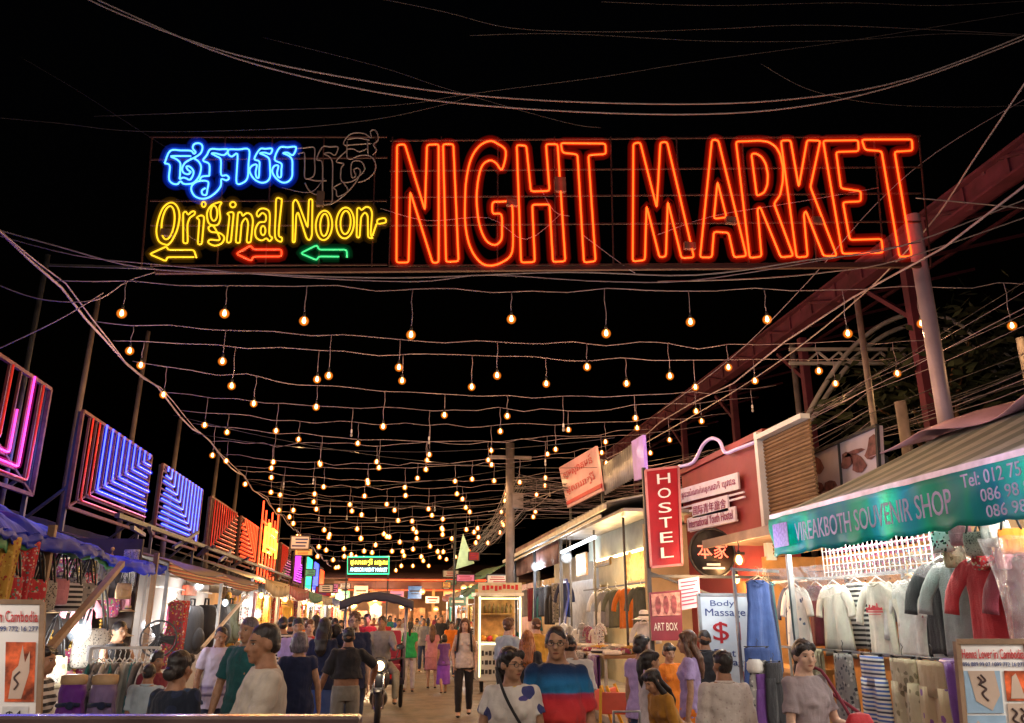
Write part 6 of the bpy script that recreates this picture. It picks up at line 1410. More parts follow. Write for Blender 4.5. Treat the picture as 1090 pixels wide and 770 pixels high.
    for k, sx in enumerate((-1, 1)):
        th = V(legs[k][0]).normalized(); sh_ = V(legs[k][1]).normalized()
        hp_ = V((sx * .088 * wide, 0, hz)) * s; kn = hp_ + th * .42 * s; an = kn + sh_ * .40 * s; G_.append((hp_, kn, an))
        g = 1.0 if not fem else 1.02
        body.tube([hp_ - th * .02 * s, hp_ + th * .1 * s, hp_.lerp(kn, .6), kn, kn + sh_ * .09 * s, kn.lerp(an, .6), an], [q * s * g for q in (.082, .087, .068, .053, .056, .044, .036)], 14)
        body.tube([an + V((0, .035, -.035)) * s, an + V((0, -.03, -.04)) * s, an + V((0, -.11, -.055)) * s, an + V((0, -.16, -.062)) * s], [.034 * s, .042 * s, .038 * s, .025 * s], 10)
    # head
    nk = T((0, -.005, hz + .575)); hc = T((0, -.022, hz + .657))
    HM = Matrix.Rotation(RAD(lean * .35), 3, 'X') @ Matrix.Rotation(RAD(hy), 3, 'Z') @ Matrix.Rotation(RAD(hp), 3, 'X')
    def Hd(x, y, z): return hc + HM @ V((x, y, z)) * s
    R_ = lambda a, b_, c: (a * s, b_ * s, c * s)
    body.ball(Hd(0, .012, .022), R_(.074, .093, .088), 18, 12, rot=HM); body.ball(Hd(0, -.022, -.038), R_(.058, .064, .074), 16, 10, rot=HM)
    body.ball(Hd(0, -.058, -.088), R_(.026, .022, .02), 10, 8, rot=HM)
    body.tube([Hd(0, -.078, .012), Hd(0, -.092, -.012), Hd(0, -.104, -.030), Hd(0, -.084, -.036)], [.010 * s, .0115 * s, .0155 * s, .012 * s], 8)
    body.tube([Hd(-.045, -.066, .022), Hd(0, -.082, .02), Hd(.045, -.066, .022)], .011 * s, 7); body.tube([Hd(-.018, -.074, -.062), Hd(0, -.081, -.062), Hd(.018, -.074, -.062)], .0095 * s, 7)
    for sx in (-1, 1): body.ball(Hd(sx * .076, .012, -.008), R_(.011, .021, .031), 8, 8, rot=HM); body.ball(Hd(sx * .040, -.058, -.026), R_(.024, .02, .022), 8, 6, rot=HM)
    body.tube([T((0, .0, hz + .47)), nk, Hd(0, .01, -.04)], [.054 * s * (.86 if fem else 1), .052 * s * (.86 if fem else 1), .05 * s], 12)
    inv = HM.inverted()
    def post(me):
        a = me.attributes.new('head', 'FLOAT_VECTOR', 'POINT'); fl = []
        for v in me.vertices: q = (inv @ (v.co - hc)) / s; fl += [q.x, q.y, q.z]
        a.data.foreach_set('vector', fl)
    o = remesh('body', body, [SKIN[skin]], root, vox, 2, 0, 0, post)
    # shirt
    sm, sl, hem, fl = shirt
    if sm:
        b = MB(); gw = .014
        torso(b, gw, hem=hem, flare=fl, z1_=.52)
        if fem:
            for sx in (-1, 1): b.ball(T((sx * .066, -.078, hz + .335)), .066 * s, 10, 8)
        if sl > 0:
            for sh, el, wr_, f in A_:
                pts = [sh + (V((0, 0, hz * s + .45 * s)) - V((0, 0, sh.z))).normalized() * 0 , sh.lerp(el, .3)]; rs = [.062, .066]
                e = sh.lerp(el, min(sl, 1)); pts = [sh - (el - sh) * .05, sh.lerp(el, min(sl, 1) * .5), e]; rs = [.066, .067, .070 if sl <= 1 else .056]
                if sl > 1: pts += [el + f * .05 * s, el.lerp(wr_, (sl - 1))]; rs += [.055, .040]
                b.tube(pts, [q * s * (.88 if fem else 1) for q in rs], 14); b.ball(sh + V((0, 0, -.002)) * s, .068 * s * (.88 if fem else 1), 12, 8); b.tube([sh, T((0, .004, hz + .465))], [.055 * s * (.88 if fem else 1), .07 * s], 10)
        remesh('shirt', b, [sm], root, vox, 2, .012 * s, sd)
        if not fem and vox < .0125:
            b = MB(); b.tube([T((.066 * math.cos(q), .004 + .062 * math.sin(q), hz + .527 - .020 * max(0, -math.sin(q)))) for q in [2 * math.pi * j / 20 for j in range(20)]], .016 * s, 8, True); b.tube([T((0, -.062, hz + .50)), T((0, -.098, hz + .46)), T((0, -.125, hz + .38))], .009 * s, 6); b.build('collar', sm, None, loc=(0, 0, 0)).parent = root
    pm, kind, pl = pants
    if pm:
        b = MB()
        if kind == 'skirt':
            top = hz + .10; bot = hz - pl * .42; rs = []
            for t in (0, .15, .4, .7, 1):
                rx = (.155 if t == 0 else .185 + .03 * t) * wide
                rs.append([V(((rx + .012 * math.sin(q * 8 + sd) * t) * math.cos(q), (rx * .72 + .012 * math.cos(q * 7) * t) * math.sin(q), bot + (top - bot) * (1 - t))) * s for q in [2 * math.pi * j / 28 for j in range(28)]])
            b.loft(rs)
        else:
            b.loft([[T(p) for p in ring(V((0, y, hz + z)), rx + .012, ry + .012, 20, None, .9)] for z, rx, ry, y in prof if z <= (.09 if not sm or hem <= 0 else -.01)])
            for hp_, kn, an in G_:
                e1 = min(pl, 1); pts = [hp_, hp_.lerp(kn, .5 * e1), hp_.lerp(kn, e1)]; rs = [.091, .087, .071 + (.02 if pl < 1 else 0)]
                if pl > 1: pts += [kn.lerp(an, .5 * (pl - 1)), kn.lerp(an, min(1, pl - 1))]; rs += [.066, .054] if kind != 'loose' else [.085, .075]
                b.tube(pts, [q * s for q in rs], 14)
        remesh('trousers' if kind != 'skirt' else 'skirt', b, [pm], root, vox, 2, .007 * s, sd + 5)
    # hair
    hm, st = HAIR[hair[0]], hair[1]
    b = MB()
    if st in ('short', 'crop'):
        k_ = 1.0 if st == 'short' else .972
        b.ball(Hd(0, .015, .036), R_(.0800 * k_, .093 * k_, .088 * k_), 20, 14, rot=HM); b.ball(Hd(0, .040, -.004), R_(.0685 * k_, .060, .066), 16, 12, rot=HM)
        for sx in (-1, 1): b.ball(Hd(sx * .069, .012, .012), R_(.012, .030, .034), 8, 8, rot=HM)
        if st == 'short':
            for k in range(14):
                a_ = k * 2.39996; t_ = .2 + .9 * k / 14; b.ball(Hd(.070 * math.sin(t_) * math.cos(a_), .010 + .082 * math.sin(t_) * math.sin(a_), .040 + .080 * math.cos(t_)), R_(.026, .028, .016), 8, 6, rot=HM)
    else:
        b.ball(Hd(0, .021, .038), R_(.084, .099, .092), 20, 14, rot=HM); b.ball(Hd(0, .05, .0), R_(.076, .066, .084), 14, 10, rot=HM)
        for sx in (-1, 1): b.ball(Hd(sx * .048, -.040, .066), R_(.033, .040, .036), 10, 8, rot=HM)
        if st == 'long':
            b.tube([Hd(0, .055, .03), Hd(0, .078, -.06), T((0, .105, hz + .50)), T((0, .12, hz + .38)), T((0, .115, hz + .30))], [.075 * s, .085 * s, .088 * s, .078 * s, .03 * s], 14, flat=(1, .5, (1, 0, 0)))
            for sx in (-1, 1): b.tube([Hd(sx * .068, -.0, .04), Hd(sx * .080, .0, -.05), T((sx * .085, .01, hz + .52)), T((sx * .09, .02, hz + .42))], [.022 * s, .030 * s, .033 * s, .014 * s], 10)
        if st == 'tail': b.tube([Hd(0, .10, .05), Hd(0, .135, .02), Hd(0, .135, -.08), Hd(0, .12, -.2), Hd(0, .11, -.27)], [.03 * s, .034 * s, .037 * s, .03 * s, .008 * s], 12); b.ball(Hd(0, .105, .055), .028 * s, 10, 8)
        if st == 'bun': b.ball(Hd(0, .115, -.035), R_(.056, .046, .052), 14, 10, rot=HM); b.ball(Hd(0, .075, .0), R_(.07, .05, .06), 12, 8, rot=HM)
        if st == 'bob': b.tube([Hd(0, .06, .04), Hd(0, .075, -.04), Hd(0, .07, -.105)], [.08 * s, .092 * s, .07 * s], 14, flat=(1, .6, (1, 0, 0))); [b.tube([Hd(sx * .072, .01, .04), Hd(sx * .08, .01, -.04), Hd(sx * .07, .015, -.1)], [.02 * s, .03 * s, .018 * s], 10) for sx in (-1, 1)]
    if beard:
        b.ball(Hd(0, -.040, -.082), R_(.046, .046, .036), 14, 8, rot=HM)
    remesh('hair', b, [hm], root, max(vox * .75, .0065), 1, .007, sd)
    if glasses:
        b = MB()
        for sx in (-1, 1): b.tube([Hd(sx * .034 + .021 * math.cos(a * .5236), -.098, .001 + .016 * math.sin(a * .5236)) for a in range(12)], .0022 * s, 5, True); b.tube([Hd(sx * .055, -.096, .004), Hd(sx * .079, -.04, .004), Hd(sx * .08, .01, .004)], .002 * s, 5)
        b.tube([Hd(-.013, -.099, .003), Hd(.013, -.099, .003)], .002 * s, 5); b.build('glasses', BLACKP, None, loc=(0, 0, 0)).parent = root
    if shoes is not None or z0 == 0:
        b = MB()
        for hp_, kn, an in G_:
            b.tube([an + V((0, .045, -.045)) * s, an + V((0, -.03, -.048)) * s, an + V((0, -.11, -.060)) * s, an + V((0, -.165, -.064)) * s], [.036 * s, .043 * s, .041 * s, .028 * s], 10, flat=(1, .72, (1, 0, 0)))
        remesh('shoe', b, [shoes or BLACKP], root, max(vox, .012), 1)['kind'] = 'thing'
    root.rotation_euler = (0, 0, RAD(face))
    root['wr'] = 0
    del root['wr']
    return root, A_, s
def wpt(root, p):
    return root.location + Matrix.Rotation(root.rotation_euler.z, 3, 'Z') @ V(p)
def hd(px, py, d, H):
    """stand a person so that the top of the head is seen at this picture row and column at depth d"""
    p = at(px, py, d=d); return (p.x, p.y), p.z
c_ = cl
c_['grad'] = cloth('blue_red_gradient', [(0, (.62, .40, .05)), (.06, (.6, .05, .03)), (.5, (.55, .035, .05)), (.57, (.42, .04, .10)), (.6, (.02, .20, .45)), (.74, (.02, .16, .40)), (.84, (.015, .05, .15)), (1, (.01, .014, .045))], 'bands', rng=(.90, 1.40))
c_['wfloral'] = cloth('white_blue_yellow_flower', [(.66, .63, .6), (.05, .06, .2), (.6, .45, .08), (.08, .07, .25), (.45, .3, .3)], 'floral', .62)
c_['beige'] = cloth('beige_shirt_cloth', [(.55, .49, .42)]); c_['khaki'] = cloth('grey_khaki_cloth', [(.27, .25, .21)]); c_['jeans'] = cloth('blue_jeans_cloth', [(.04, .06, .13)]); c_['mustard'] = cloth('mustard_cloth', [(.42, .2, .03)]); c_['offw'] = cloth('offwhite_cloth', [(.62, .57, .54)])
c_['embro'] = cloth('white_violet_embroidered', [(0, (.5, .44, .62)), (.05, (.55, .5, .68)), (.08, (.12, .09, .2)), (.12, (.5, .44, .6)), (.2, (.2, .15, .3)), (.25, (.56, .5, .68)), (1, (.6, .54, .72))], 'bands', rng=(.74, 1.45))
c_['pstripe'] = cloth('black_white_skirt_stripe', [(.02, .02, .025), (.02, .02, .025), (.62, .6, .58)], 'stripes', 1.1); c_['darkfloral'] = cloth('dark_floral_print', [(.012, .018, .035), (.3, .03, .06), (.02, .05, .12), (.25, .2, .2), (.02, .03, .07)], 'floral', .7); c_['tealtee'] = cloth('dark_teal_cloth', [(.02, .11, .12)])
c_['greytee'] = cloth('mauve_grey_cloth', [(.30, .25, .27)]); c_['ltblue'] = cloth('pale_blue_cloth', [(.42, .52, .6)])
c_['speck'] = cloth('pale_speckled_cloth', [(.6, .54, .5), (.45, .36, .34), (.66, .6, .55), (.5, .42, .4)], 'motif', 3.2)
PPL = {}
DK_ = dict(man=1.16, wife=1.17, profile=1.12, navyw=1.40, crop=1.72, womanblk=1.62, beard=1.4, bunw=1.14, boy=1.3, embro=1.38, teal=1.25, lavw=1.2, skirtw=1.19, mustard=1.26, orangew=1.18, longh=1.2, paleback=1.28, shirtback=1.25, auburn=1.2, yellowm=1.25, whitehid=1.2, behind=1.15)
def P_(key, label, px, py, d, H, face, *a, adj=True, **k):
    """H from the picture row of the crown, kept to human sizes; d chosen from head size"""
    d = d * DK_.get(key, 1.0); loc, z = hd(px, py, d, H)
    z = z / 1.008; H = min(max(z, H - .2), H + .12)
    r_ = person(label, loc, H, face, *a, **k); PPL[key] = r_; return r_
FINE = .0085
# the couple in front
fc = lambda px: -math.degrees(math.atan2((px - CX), 900)) - 8.2      # facing the camera from there
P_('man', 'man in glasses with a blue to red colour band polo shirt', 592, 660, 5.0, 1.70, fc(592), (c_['grad'], .85, .16, .04), (c_['black'], 'pants', 2), ('black', 'crop'), 1, vox=FINE, belly=1.3, wide=1.03, glasses=True, hy=-4, arms=(((-.15, .05, -1), (-.04, -.15, -1)), ((.2, .05, -1), (.06, -.20, -1))), legs=WALK)
P_('wife', 'woman with dark ponytail and glasses in a white flowered top', 545, 683, 4.75, 1.55, fc(545) - 4, (c_['wfloral'], .5, .12, .08), (c_['jeans'], 'pants', 2), ('black', 'tail'), 1, fem=True, vox=FINE, wide=1.12, hy=42, glasses=True, arms=(((-.28, .12, -1), (-.02, -.2, -1)), ((.2, .05, -1), (.0, -.25, -1))), legs=WALK)
# profile man on the left, arms folded
P_('profile', 'man in profile with a short sleeved beige shirt and folded arms', 287, 656, 4.4, 1.66, fc(287) - 78, (c_['beige'], .95, .2, .08), (c_['khaki'], 'pants', 2), ('black', 'crop'), 0, vox=FINE, wide=1.08, hy=6, arms=(((-.2, -.35, -1), (.55, -.85, .05)), ((.2, -.35, -1), (-.55, -.85, .0))))
P_('navyw', 'woman seen from behind in a navy blouse and patterned shorts', 320, 669, 6.3, 1.58, 180 + fc(320), (c_['navy'], .35, .14, .08), (c_['elephant'], 'shorts', .95), ('grey', 'bob'), 1, fem=True, vox=.010, wide=1.12, arms=(((-.3, .1, -1), (-.1, -.1, -1)), ((.3, .1, -1), (.08, -.2, -1))))
P_('crop', 'man seen from behind with a lifted black shirt baring his lower back', 372, 665, 5.9, 1.62, 180 + fc(372) + 8, (c_['black'], .9, -.16, .06), (c_['khaki'], 'pants', 2), ('black', 'short'), 0, vox=.010, wide=1.04, arms=(((-.75, -.25, -.55), (.05, -.5, -.6)), ((.4, .0, -1), (.2, -.55, -.85))))
P_('womanblk', 'woman in a black top and patterned trousers beside the man with the bare back', 358, 662, 6.9, 1.60, 150, (c_['black'], .3, .1, .05), (c_['elephant'], 'loose', 2), ('black', 'short'), 1, fem=True, vox=.011)
P_('beard', 'tall bearded man with glasses in a dark shirt walking towards the camera', 378, 648, 8.0, 1.78, fc(378), (c_['navy'], 1.0, .14, .04), (c_['jeans'], 'pants', 2), ('brown', 'short'), 2, vox=.010, beard=True, glasses=True, legs=WALK)
P_('bunw', 'woman with a dark hair bun in a dark flowered blouse, seen from behind', 193, 688, 4.9, 1.52, 180 + fc(193) - 40, (c_['darkfloral'], .7, .18, .08), (c_['black'], 'skirt', 1.5), ('black', 'bun'), 0, fem=True, vox=FINE, wide=1.15)
P_('boy', 'youth in a pale blue shirt seen from behind near the purple dress forms', 160, 703, 6.2, 1.38, 180 + fc(160) - 20, (c_['ltblue'], .8, .12, .05), (c_['jeans'], 'pants', 2), ('black', 'crop'), 0, vox=.011)
P_('embro', 'man in a white violet embroidered shirt and jeans looking down', 236, 664, 7.4, 1.64, fc(236) + 15, (c_['embro'], .7, .2, .06), (c_['jeans'], 'pants', 2), ('black', 'crop'), 0, vox=.010, hp=14, arms=(((-.25, .05, -1), (-.05, -.1, -1)), ((.25, .05, -1), (.05, -.2, -1))))
P_('teal', 'man in a dark teal t shirt half hidden behind the man in beige', 268, 652, 6.2, 1.70, fc(268) - 40, (c_['tealtee'], .8, .16, .05), (c_['khaki'], 'shorts', 1.0), ('grey', 'crop'), 1, vox=.011, wide=1.1, arms=(((-.35, -.1, -1), (.0, -.3, -1)), ((.2, 0, -1), (.1, -.3, -1))))
P_('stripe', 'woman in a black and white striped top standing behind the left board', 48, 683, 6.4, 1.50, fc(48) + 60, (c_['stripeb'], .9, .14, .05), (c_['black'], 'pants', 2), ('black', 'bob'), 0, fem=True, vox=.011)
P_('vendor', 'vendor in a dark vest standing inside the near left stall', 128, 657, 9.6, 1.66, fc(128) + 40, (c_['black'], 0, .14, .05), (c_['jeans'], 'pants', 2), ('black', 'crop'), 1, vox=.012, arms=(((-.3, -.4, -1), (.2, -1, -.1)), ((.3, -.4, -1), (-.2, -1, -.1))))
P_('seatedl', 'person with dark hair crouching below the standing fan of the left stall', 168, 690, 8.6, 1.5, fc(168) + 30, (c_['maroon'], .8, .1, .05), (c_['black'], 'pants', 2), ('black', 'short'), 0, vox=.013)
# walking woman
P_('walk', 'young woman in a white tank top and tight black trousers walking alone', 495, 656, 15.2, 1.67, fc(495), (c_['offw'], 0, .08, .04), (c_['black'], 'pants', 2), ('brown', 'long'), 2, fem=True, vox=.010, legs=WALK, arms=(((-.28, .1, -1), (.1, -.55, -1)), ((.28, .1, -1), (-.05, -.6, -1))))
# right side group
P_('lavw', 'woman with dark hair in a lavender top left of the ART BOX sign', 681, 672, 7.2, 1.54, 180 + fc(681) - 25, (c_['lav'], .5, .1, .05), (c_['jeans'], 'pants', 2), ('black', 'bun'), 1, fem=True, vox=.010)
P_('skirtw', 'woman with a ponytail in a white top and striped black skirt', 690, 688, 6.3, 1.48, 180 + fc(690) - 60, (c_['offw'], .6, .0, .05), (c_['pstripe'], 'skirt', 1.3), ('black', 'tail'), 1, fem=True, vox=FINE, arms=(((-.2, -.25, -1), (.0, -.8, -.5)), ((.2, -.25, -1), (0, -.8, -.5))))
P_('mustard', 'woman in a mustard cardigan bending forward with hanging dark hair', 716, 706, 5.8, 1.52, fc(716) - 52, (c_['mustard'], 1.7, .16, .08), (c_['jeans'], 'pants', 2), ('black', 'long'), 1, fem=True, vox=FINE, lean=24, hp=18, arms=(((-.15, -.3, -1), (.3, -.75, -.4)), ((.15, -.3, -1), (-.3, -.75, -.4))))
P_('orangew', 'woman in a bright orange top behind the bending woman', 711, 682, 8.2, 1.48, fc(711) + 25, (c_['orange'], .6, .1, .05), (c_['black'], 'pants', 2), ('black', 'bun'), 1, fem=True, vox=.010, hp=14)
P_('longh', 'woman with long brown hair in a lavender and orange top, seen in profile', 732, 668, 7.0, 1.56, fc(732) - 95, (c_['lav'], .6, .16, .1), (c_['orange'], 'skirt', 1.3), ('brown', 'long'), 1, fem=True, vox=.010)
P_('behind', 'person with short dark hair mostly hidden behind the man in the pale shirt', 749, 667, 8.4, 1.60, 160, (c_['black'], .8, .1, .05), (c_['black'], 'pants', 2), ('black', 'crop'), 0, vox=.012)
P_('paleback', 'man in a pale speckled shirt seen from behind in the right foreground', 768, 688, 4.9, 1.56, 180 + fc(768) + 12, (c_['speck'], 1.0, .2, .08), (c_['khaki'], 'pants', 2), ('black', 'short'), 0, vox=FINE, wide=1.0, hy=18)
P_('seller', 'saleswoman in a mauve grey t shirt beside the hanging shirts on the right', 852, 676, 6.0, 1.54, fc(852) + 48, (c_['greytee'], .75, .16, .07), (c_['jeans'], 'pants', 2), ('black', 'tail'), 2, fem=True, vox=FINE, wide=1.18, hy=-22, arms=(((-.22, -.1, -1), (.2, -.9, -.4)), ((.25, -.2, -1), (.1, -1, -.35))))
# pair behind the couple
P_('shirtback', 'person in a pale lavender shirt looking at the glass cart', 541, 655, 9.6, 1.70, 180 + fc(541) - 40, (c_['ltblue'], .9, .14, .05), (c_['jeans'], 'pants', 2), ('brown', 'short'), 2, vox=.010)
P_('auburn', 'woman with auburn hair behind the couple', 561, 668, 8.6, 1.60, 180 + fc(561), (c_['black'], .5, .1, .05), (c_['black'], 'pants', 2), ('auburn', 'long'), 2, fem=True, vox=.010)
P_('yellowm', 'man in a yellow shirt beyond the auburn haired woman', 571, 655, 10.4, 1.66, 180 + fc(571) + 30, (c_['gold'], .9, .14, .05), (c_['jeans'], 'pants', 2), ('brown', 'crop'), 2, vox=.012)
P_('whitehid', 'person in white standing hidden behind the man with the polo shirt', 606, 672, 7.0, 1.56, 170, (c_['white'], .9, .14, .05), (c_['khaki'], 'pants', 2), ('black', 'crop'), 1, vox=.012, wide=1.2)
# mid distance walkers
mids = [('mid1', 'woman in dark navy with a blue skirt walking away on the left', 346, 655, 11, 1.62, 170, (c_['navy'], .8, .1, .05), (c_['blue'], 'skirt', 1.2), ('black', 'long'), 1, True), ('mid2', 'person in pink top on the left, beyond the navy blouse', 330, 657, 13, 1.62, 20, (c_['redfloral'], .6, .1, .05), (c_['jeans'], 'pants', 2), ('brown', 'short'), 2, False),
 ('mid3', 'person in pale lilac shirt behind the woman in the navy blouse', 318, 655, 11.5, 1.66, 10, (c_['lav'], .7, .1, .05), (c_['jeans'], 'pants', 2), ('black', 'short'), 1, False), ('mid4', 'man in black standing by the end of the white partition', 302, 654, 13, 1.66, 200, (c_['stripeb'], .8, .1, .05), (c_['black'], 'pants', 2), ('black', 'crop'), 0, False),
 ('mid5', 'woman in a bright green top beyond the carriage', 437, 660, 20, 1.60, 175, (cloth('bright_green_cloth', [(.03, .4, .12)]), .6, .1, .05), (c_['offw'], 'pants', 2), ('black', 'tail'), 1, True), ('mid6', 'girl in a pink dress in the middle of the street', 461, 664, 21, 1.55, 170, (c_['pink'], .4, .1, .1), (c_['pink'], 'skirt', 1.0), ('brown', 'long'), 2, True),
 ('mid7', 'child in a violet dress beside the pink dress', 473, 674, 19.5, 1.22, 190, (c_['purpleplain'], .4, .1, .1), (cloth('violet_glow_cloth', [(.25, .08, .6)]), 'skirt', 1.5), ('black', 'bob'), 1, True), ('mid8', 'person in an orange shirt right of the violet dress', 481, 660, 24, 1.6, 0, (c_['orange'], .7, .1, .05), (c_['jeans'], 'pants', 2), ('black', 'crop'), 1, False),
 ('mid9', 'person in a white shirt beyond the carriage roof', 425, 657, 23, 1.65, 10, (c_['white'], .8, .1, .05), (c_['jeans'], 'pants', 2), ('black', 'crop'), 0, False), ('mid10', 'person in red walking far down the left side', 410, 657, 26, 1.62, 180, (c_['red'], .8, .1, .05), (c_['black'], 'pants', 2), ('black', 'short'), 0, False),
 ('mid11', 'person in grey at the foot of the far stalls', 451, 657, 27, 1.64, 0, (c_['grey'], .8, .1, .05), (c_['jeans'], 'pants', 2), ('black', 'crop'), 0, False), ('mid12', 'woman in a teal top by the right far stall', 488, 657, 27, 1.6, 120, (c_['teal'], .6, .1, .05), (c_['black'], 'skirt', 1.2), ('black', 'long'), 1, True),
 ('mid13', 'man in a tan shirt walking away in the middle of the far street', 444, 657, 33, 1.66, 180, (c_['tan'], .8, .1, .05), (c_['khaki'], 'pants', 2), ('black', 'crop'), 0, False), ('mid14', 'woman in a white dress far down the street', 467, 657, 34, 1.6, 0, (c_['white'], .5, .1, .05), (c_['white'], 'skirt', 1.2), ('brown', 'long'), 2, True),
 ('mid15', 'man in a maroon shirt far down the left side', 398, 657, 34, 1.66, 20, (c_['maroon'], .8, .1, .05), (c_['jeans'], 'pants', 2), ('black', 'crop'), 0, False), ('mid16', 'man in a striped shirt far down the street centre', 430, 657, 39, 1.66, 0, (c_['stripeb'], .8, .1, .05), (c_['black'], 'pants', 2), ('black', 'crop'), 0, False),
 ('mid17', 'woman in a gold top in front of the far hall', 456, 657, 42, 1.6, 180, (c_['gold'], .6, .1, .05), (c_['jeans'], 'pants', 2), ('black', 'long'), 1, True), ('mid18', 'man in blue in front of the far hall', 421, 657, 46, 1.66, 180, (c_['blue'], .8, .1, .05), (c_['jeans'], 'pants', 2), ('black', 'crop'), 0, False),
 ('mid19', 'woman in black with long hair walking on the left, past the purple haired woman', 337, 653, 15.5, 1.64, 185, (c_['black'], .4, .1, .05), (c_['jeans'], 'pants', 2), ('black', 'long'), 1, True), ('mid20', 'man in an orange shirt on the left by the gold goods', 325, 655, 18, 1.66, 30, (c_['orange'], .8, .1, .05), (c_['khaki'], 'pants', 2), ('black', 'crop'), 0, False),
 ('mid21', 'man in white leaning near the left gold goods', 352, 655, 19, 1.66, 200, (c_['white'], .8, .1, .05), (c_['jeans'], 'pants', 2), ('black', 'crop'), 1, False)]
rr = random.Random(21)
TOPS = [('black', 'black'), ('colour', 'many coloured'), ('stripeb', 'striped'), ('whitefloral', 'white flowered'), ('grey', 'grey'), ('maroon', 'maroon'), ('tan', 'tan printed'), ('navy', 'navy'), ('redfloral', 'red flowered'), ('white', 'white'), ('teal', 'teal'), ('elephant', 'grey printed')]
for i, (px, d, fa) in enumerate(((311, 15, 160), (334, 21, 15), (341, 25, 190), (357, 17, 175), (363, 24, 10), (330, 28, 170), (349, 31, 0), (374, 22, 185), (386, 29, 5), (404, 33, 180), (415, 38, 10), (438, 30, 175), (470, 29, 5), (477, 37, 185), (506, 24, 200), (515, 30, 340), (449, 46, 0), (464, 50, 180))):
    tm, tn = TOPS[i % 12]; fe = i % 3 != 0
    mids.append((f'far{i}', f'{"woman" if fe else "man"} in a {tn} top {"walking away" if 90 < fa < 270 else "coming closer"}, {"behind the bare backed man" if px > 355 and px < 392 else "on the left of the street" if px < 355 else "in the far street centre" if px < 480 else "beside the glass cart"}', px, 655 + rr.uniform(-2, 4), d, rr.uniform(1.58, 1.72), fa + rr.uniform(-25, 25), (c_[tm], rr.choice((.5, .8, 1.0)), .12, .05), (c_[rr.choice(('jeans', 'black', 'khaki', 'elephant'))], 'skirt' if fe and i % 2 else 'pants', 1.3 if fe and i % 2 else 2), (rr.choice(('black', 'black', 'brown')), rr.choice(('long', 'tail', 'bun')) if fe else 'crop'), i % 3, fe))
for key, lab, px, py, d, H, fa, sh, pa, ha, sk, fe in mids:
    P_(key, lab, px, py, d, H, fa, sh, pa, ha, sk, fem=fe, vox=.013 if d < 17 else .018, legs=WALK if fa % 180 < 30 else STAND)
# things people carry
m_ = PPL['seller'][0]; A_ = PPL['seller'][1]
b = MB(); p = wpt(m_, (A_[1][0] + V((0, -.02, .06)))); q = wpt(m_, V((.19, -.26, .93))); p2 = wpt(m_, (A_[1][0] + V((0, .08, .03))))
bagr = thing('shoulder_bag', 'red shoulder bag hanging at the side of the saleswoman', 'bag', q - V((0, 0, .2)))
b.loft([[q + V((rx * math.copysign(abs(math.cos(a)) ** .7, math.cos(a)), rx * .45 * math.sin(a) + .01 * nz(a, z * 9, 2), z)) for a in [2 * math.pi * j / 22 for j in range(22)]] for z, rx in ((.13, .02), (.12, .07), (.05, .11), (-.05, .135), (-.14, .13), (-.17, .08))]); b.build('pouch', cloth('red_leather', [(.45, .02, .03)], rough=.5), bagr)
b = MB(); b.tube(smooth_path([q + V((-.06, 0, .1)), p + V((0, 0, .02)), p2, q + V((.06, .03, .1))]), .012, 6); b.build('strap', cl['maroon'], bagr)
m_ = PPL['teal'][0]; A_ = PPL['teal'][1]; h0 = wpt(m_, A_[0][2] + V(A_[0][3]) * .1)
sb_ = thing('plastic_bag', 'bright blue plastic bag hanging from the hand of the man in teal', 'bag', h0 - V((0, 0, .42)))
b = MB(); b.loft([[h0 + V(((rx + .02 * nz(a, z * 9, 1)) * math.cos(a), (rx * .7 + .02 * nz(a, z * 9, 7)) * math.sin(a), z)) for a in [2 * math.pi * j / 24 for j in range(24)]] for z, rx in ((0, .02), (-.05, .035), (-.12, .10), (-.22, .15), (-.33, .16), (-.40, .11), (-.41, .02))]); b.build('bag', mat('blue_plastic_bag', (.03, .25, .6), .3, 0, .2, 7, .6, 12), sb_)
m_ = PPL['walk'][0]; s_ = PPL['walk'][2]
bp = thing('backpack', 'dark backpack worn by the woman in the white tank top', 'backpack', m_.location + V((0, .2, 1)))
b = MB(); b.ball(wpt(m_, (0, .19, 1.2)), (.15, .10, .22), 14, 10); b.build('pack', cl['black'], bp)
b = MB()
for sx in (-1, 1): b.tube(smooth_path([wpt(m_, (sx * .10, .12, 1.36)), wpt(m_, (sx * .11, .0, 1.425)), wpt(m_, (sx * .115, -.115, 1.3)), wpt(m_, (sx * .13, -.1, 1.12)), wpt(m_, (sx * .13, .1, 1.05))]), .022, 6)
b.build('strap', cl['black'], bp)
m_ = PPL['wife'][0]
b = MB(); b.tube(smooth_path([wpt(m_, (-.10, -.03, 1.36)), wpt(m_, (-.03, -.155, 1.2)), wpt(m_, (.08, -.165, 1.02)), wpt(m_, (.19, -.08, .85)), wpt(m_, (.2, .08, .85)), wpt(m_, (.05, .13, 1.1)), wpt(m_, (-.08, .08, 1.33))]), .010, 6, True)
root = thing('crossbody_bag', 'small dark bag on a thin strap across the white flowered top', 'bag', wpt(m_, (.22, 0, .7))); b.build('strap', cl['black'], root)
b = MB(); b.box(wpt(m_, (.23, -.02, .8)), (.09, .2, .16)); b.build('pouch', cl['black'], root, bevel=.02)
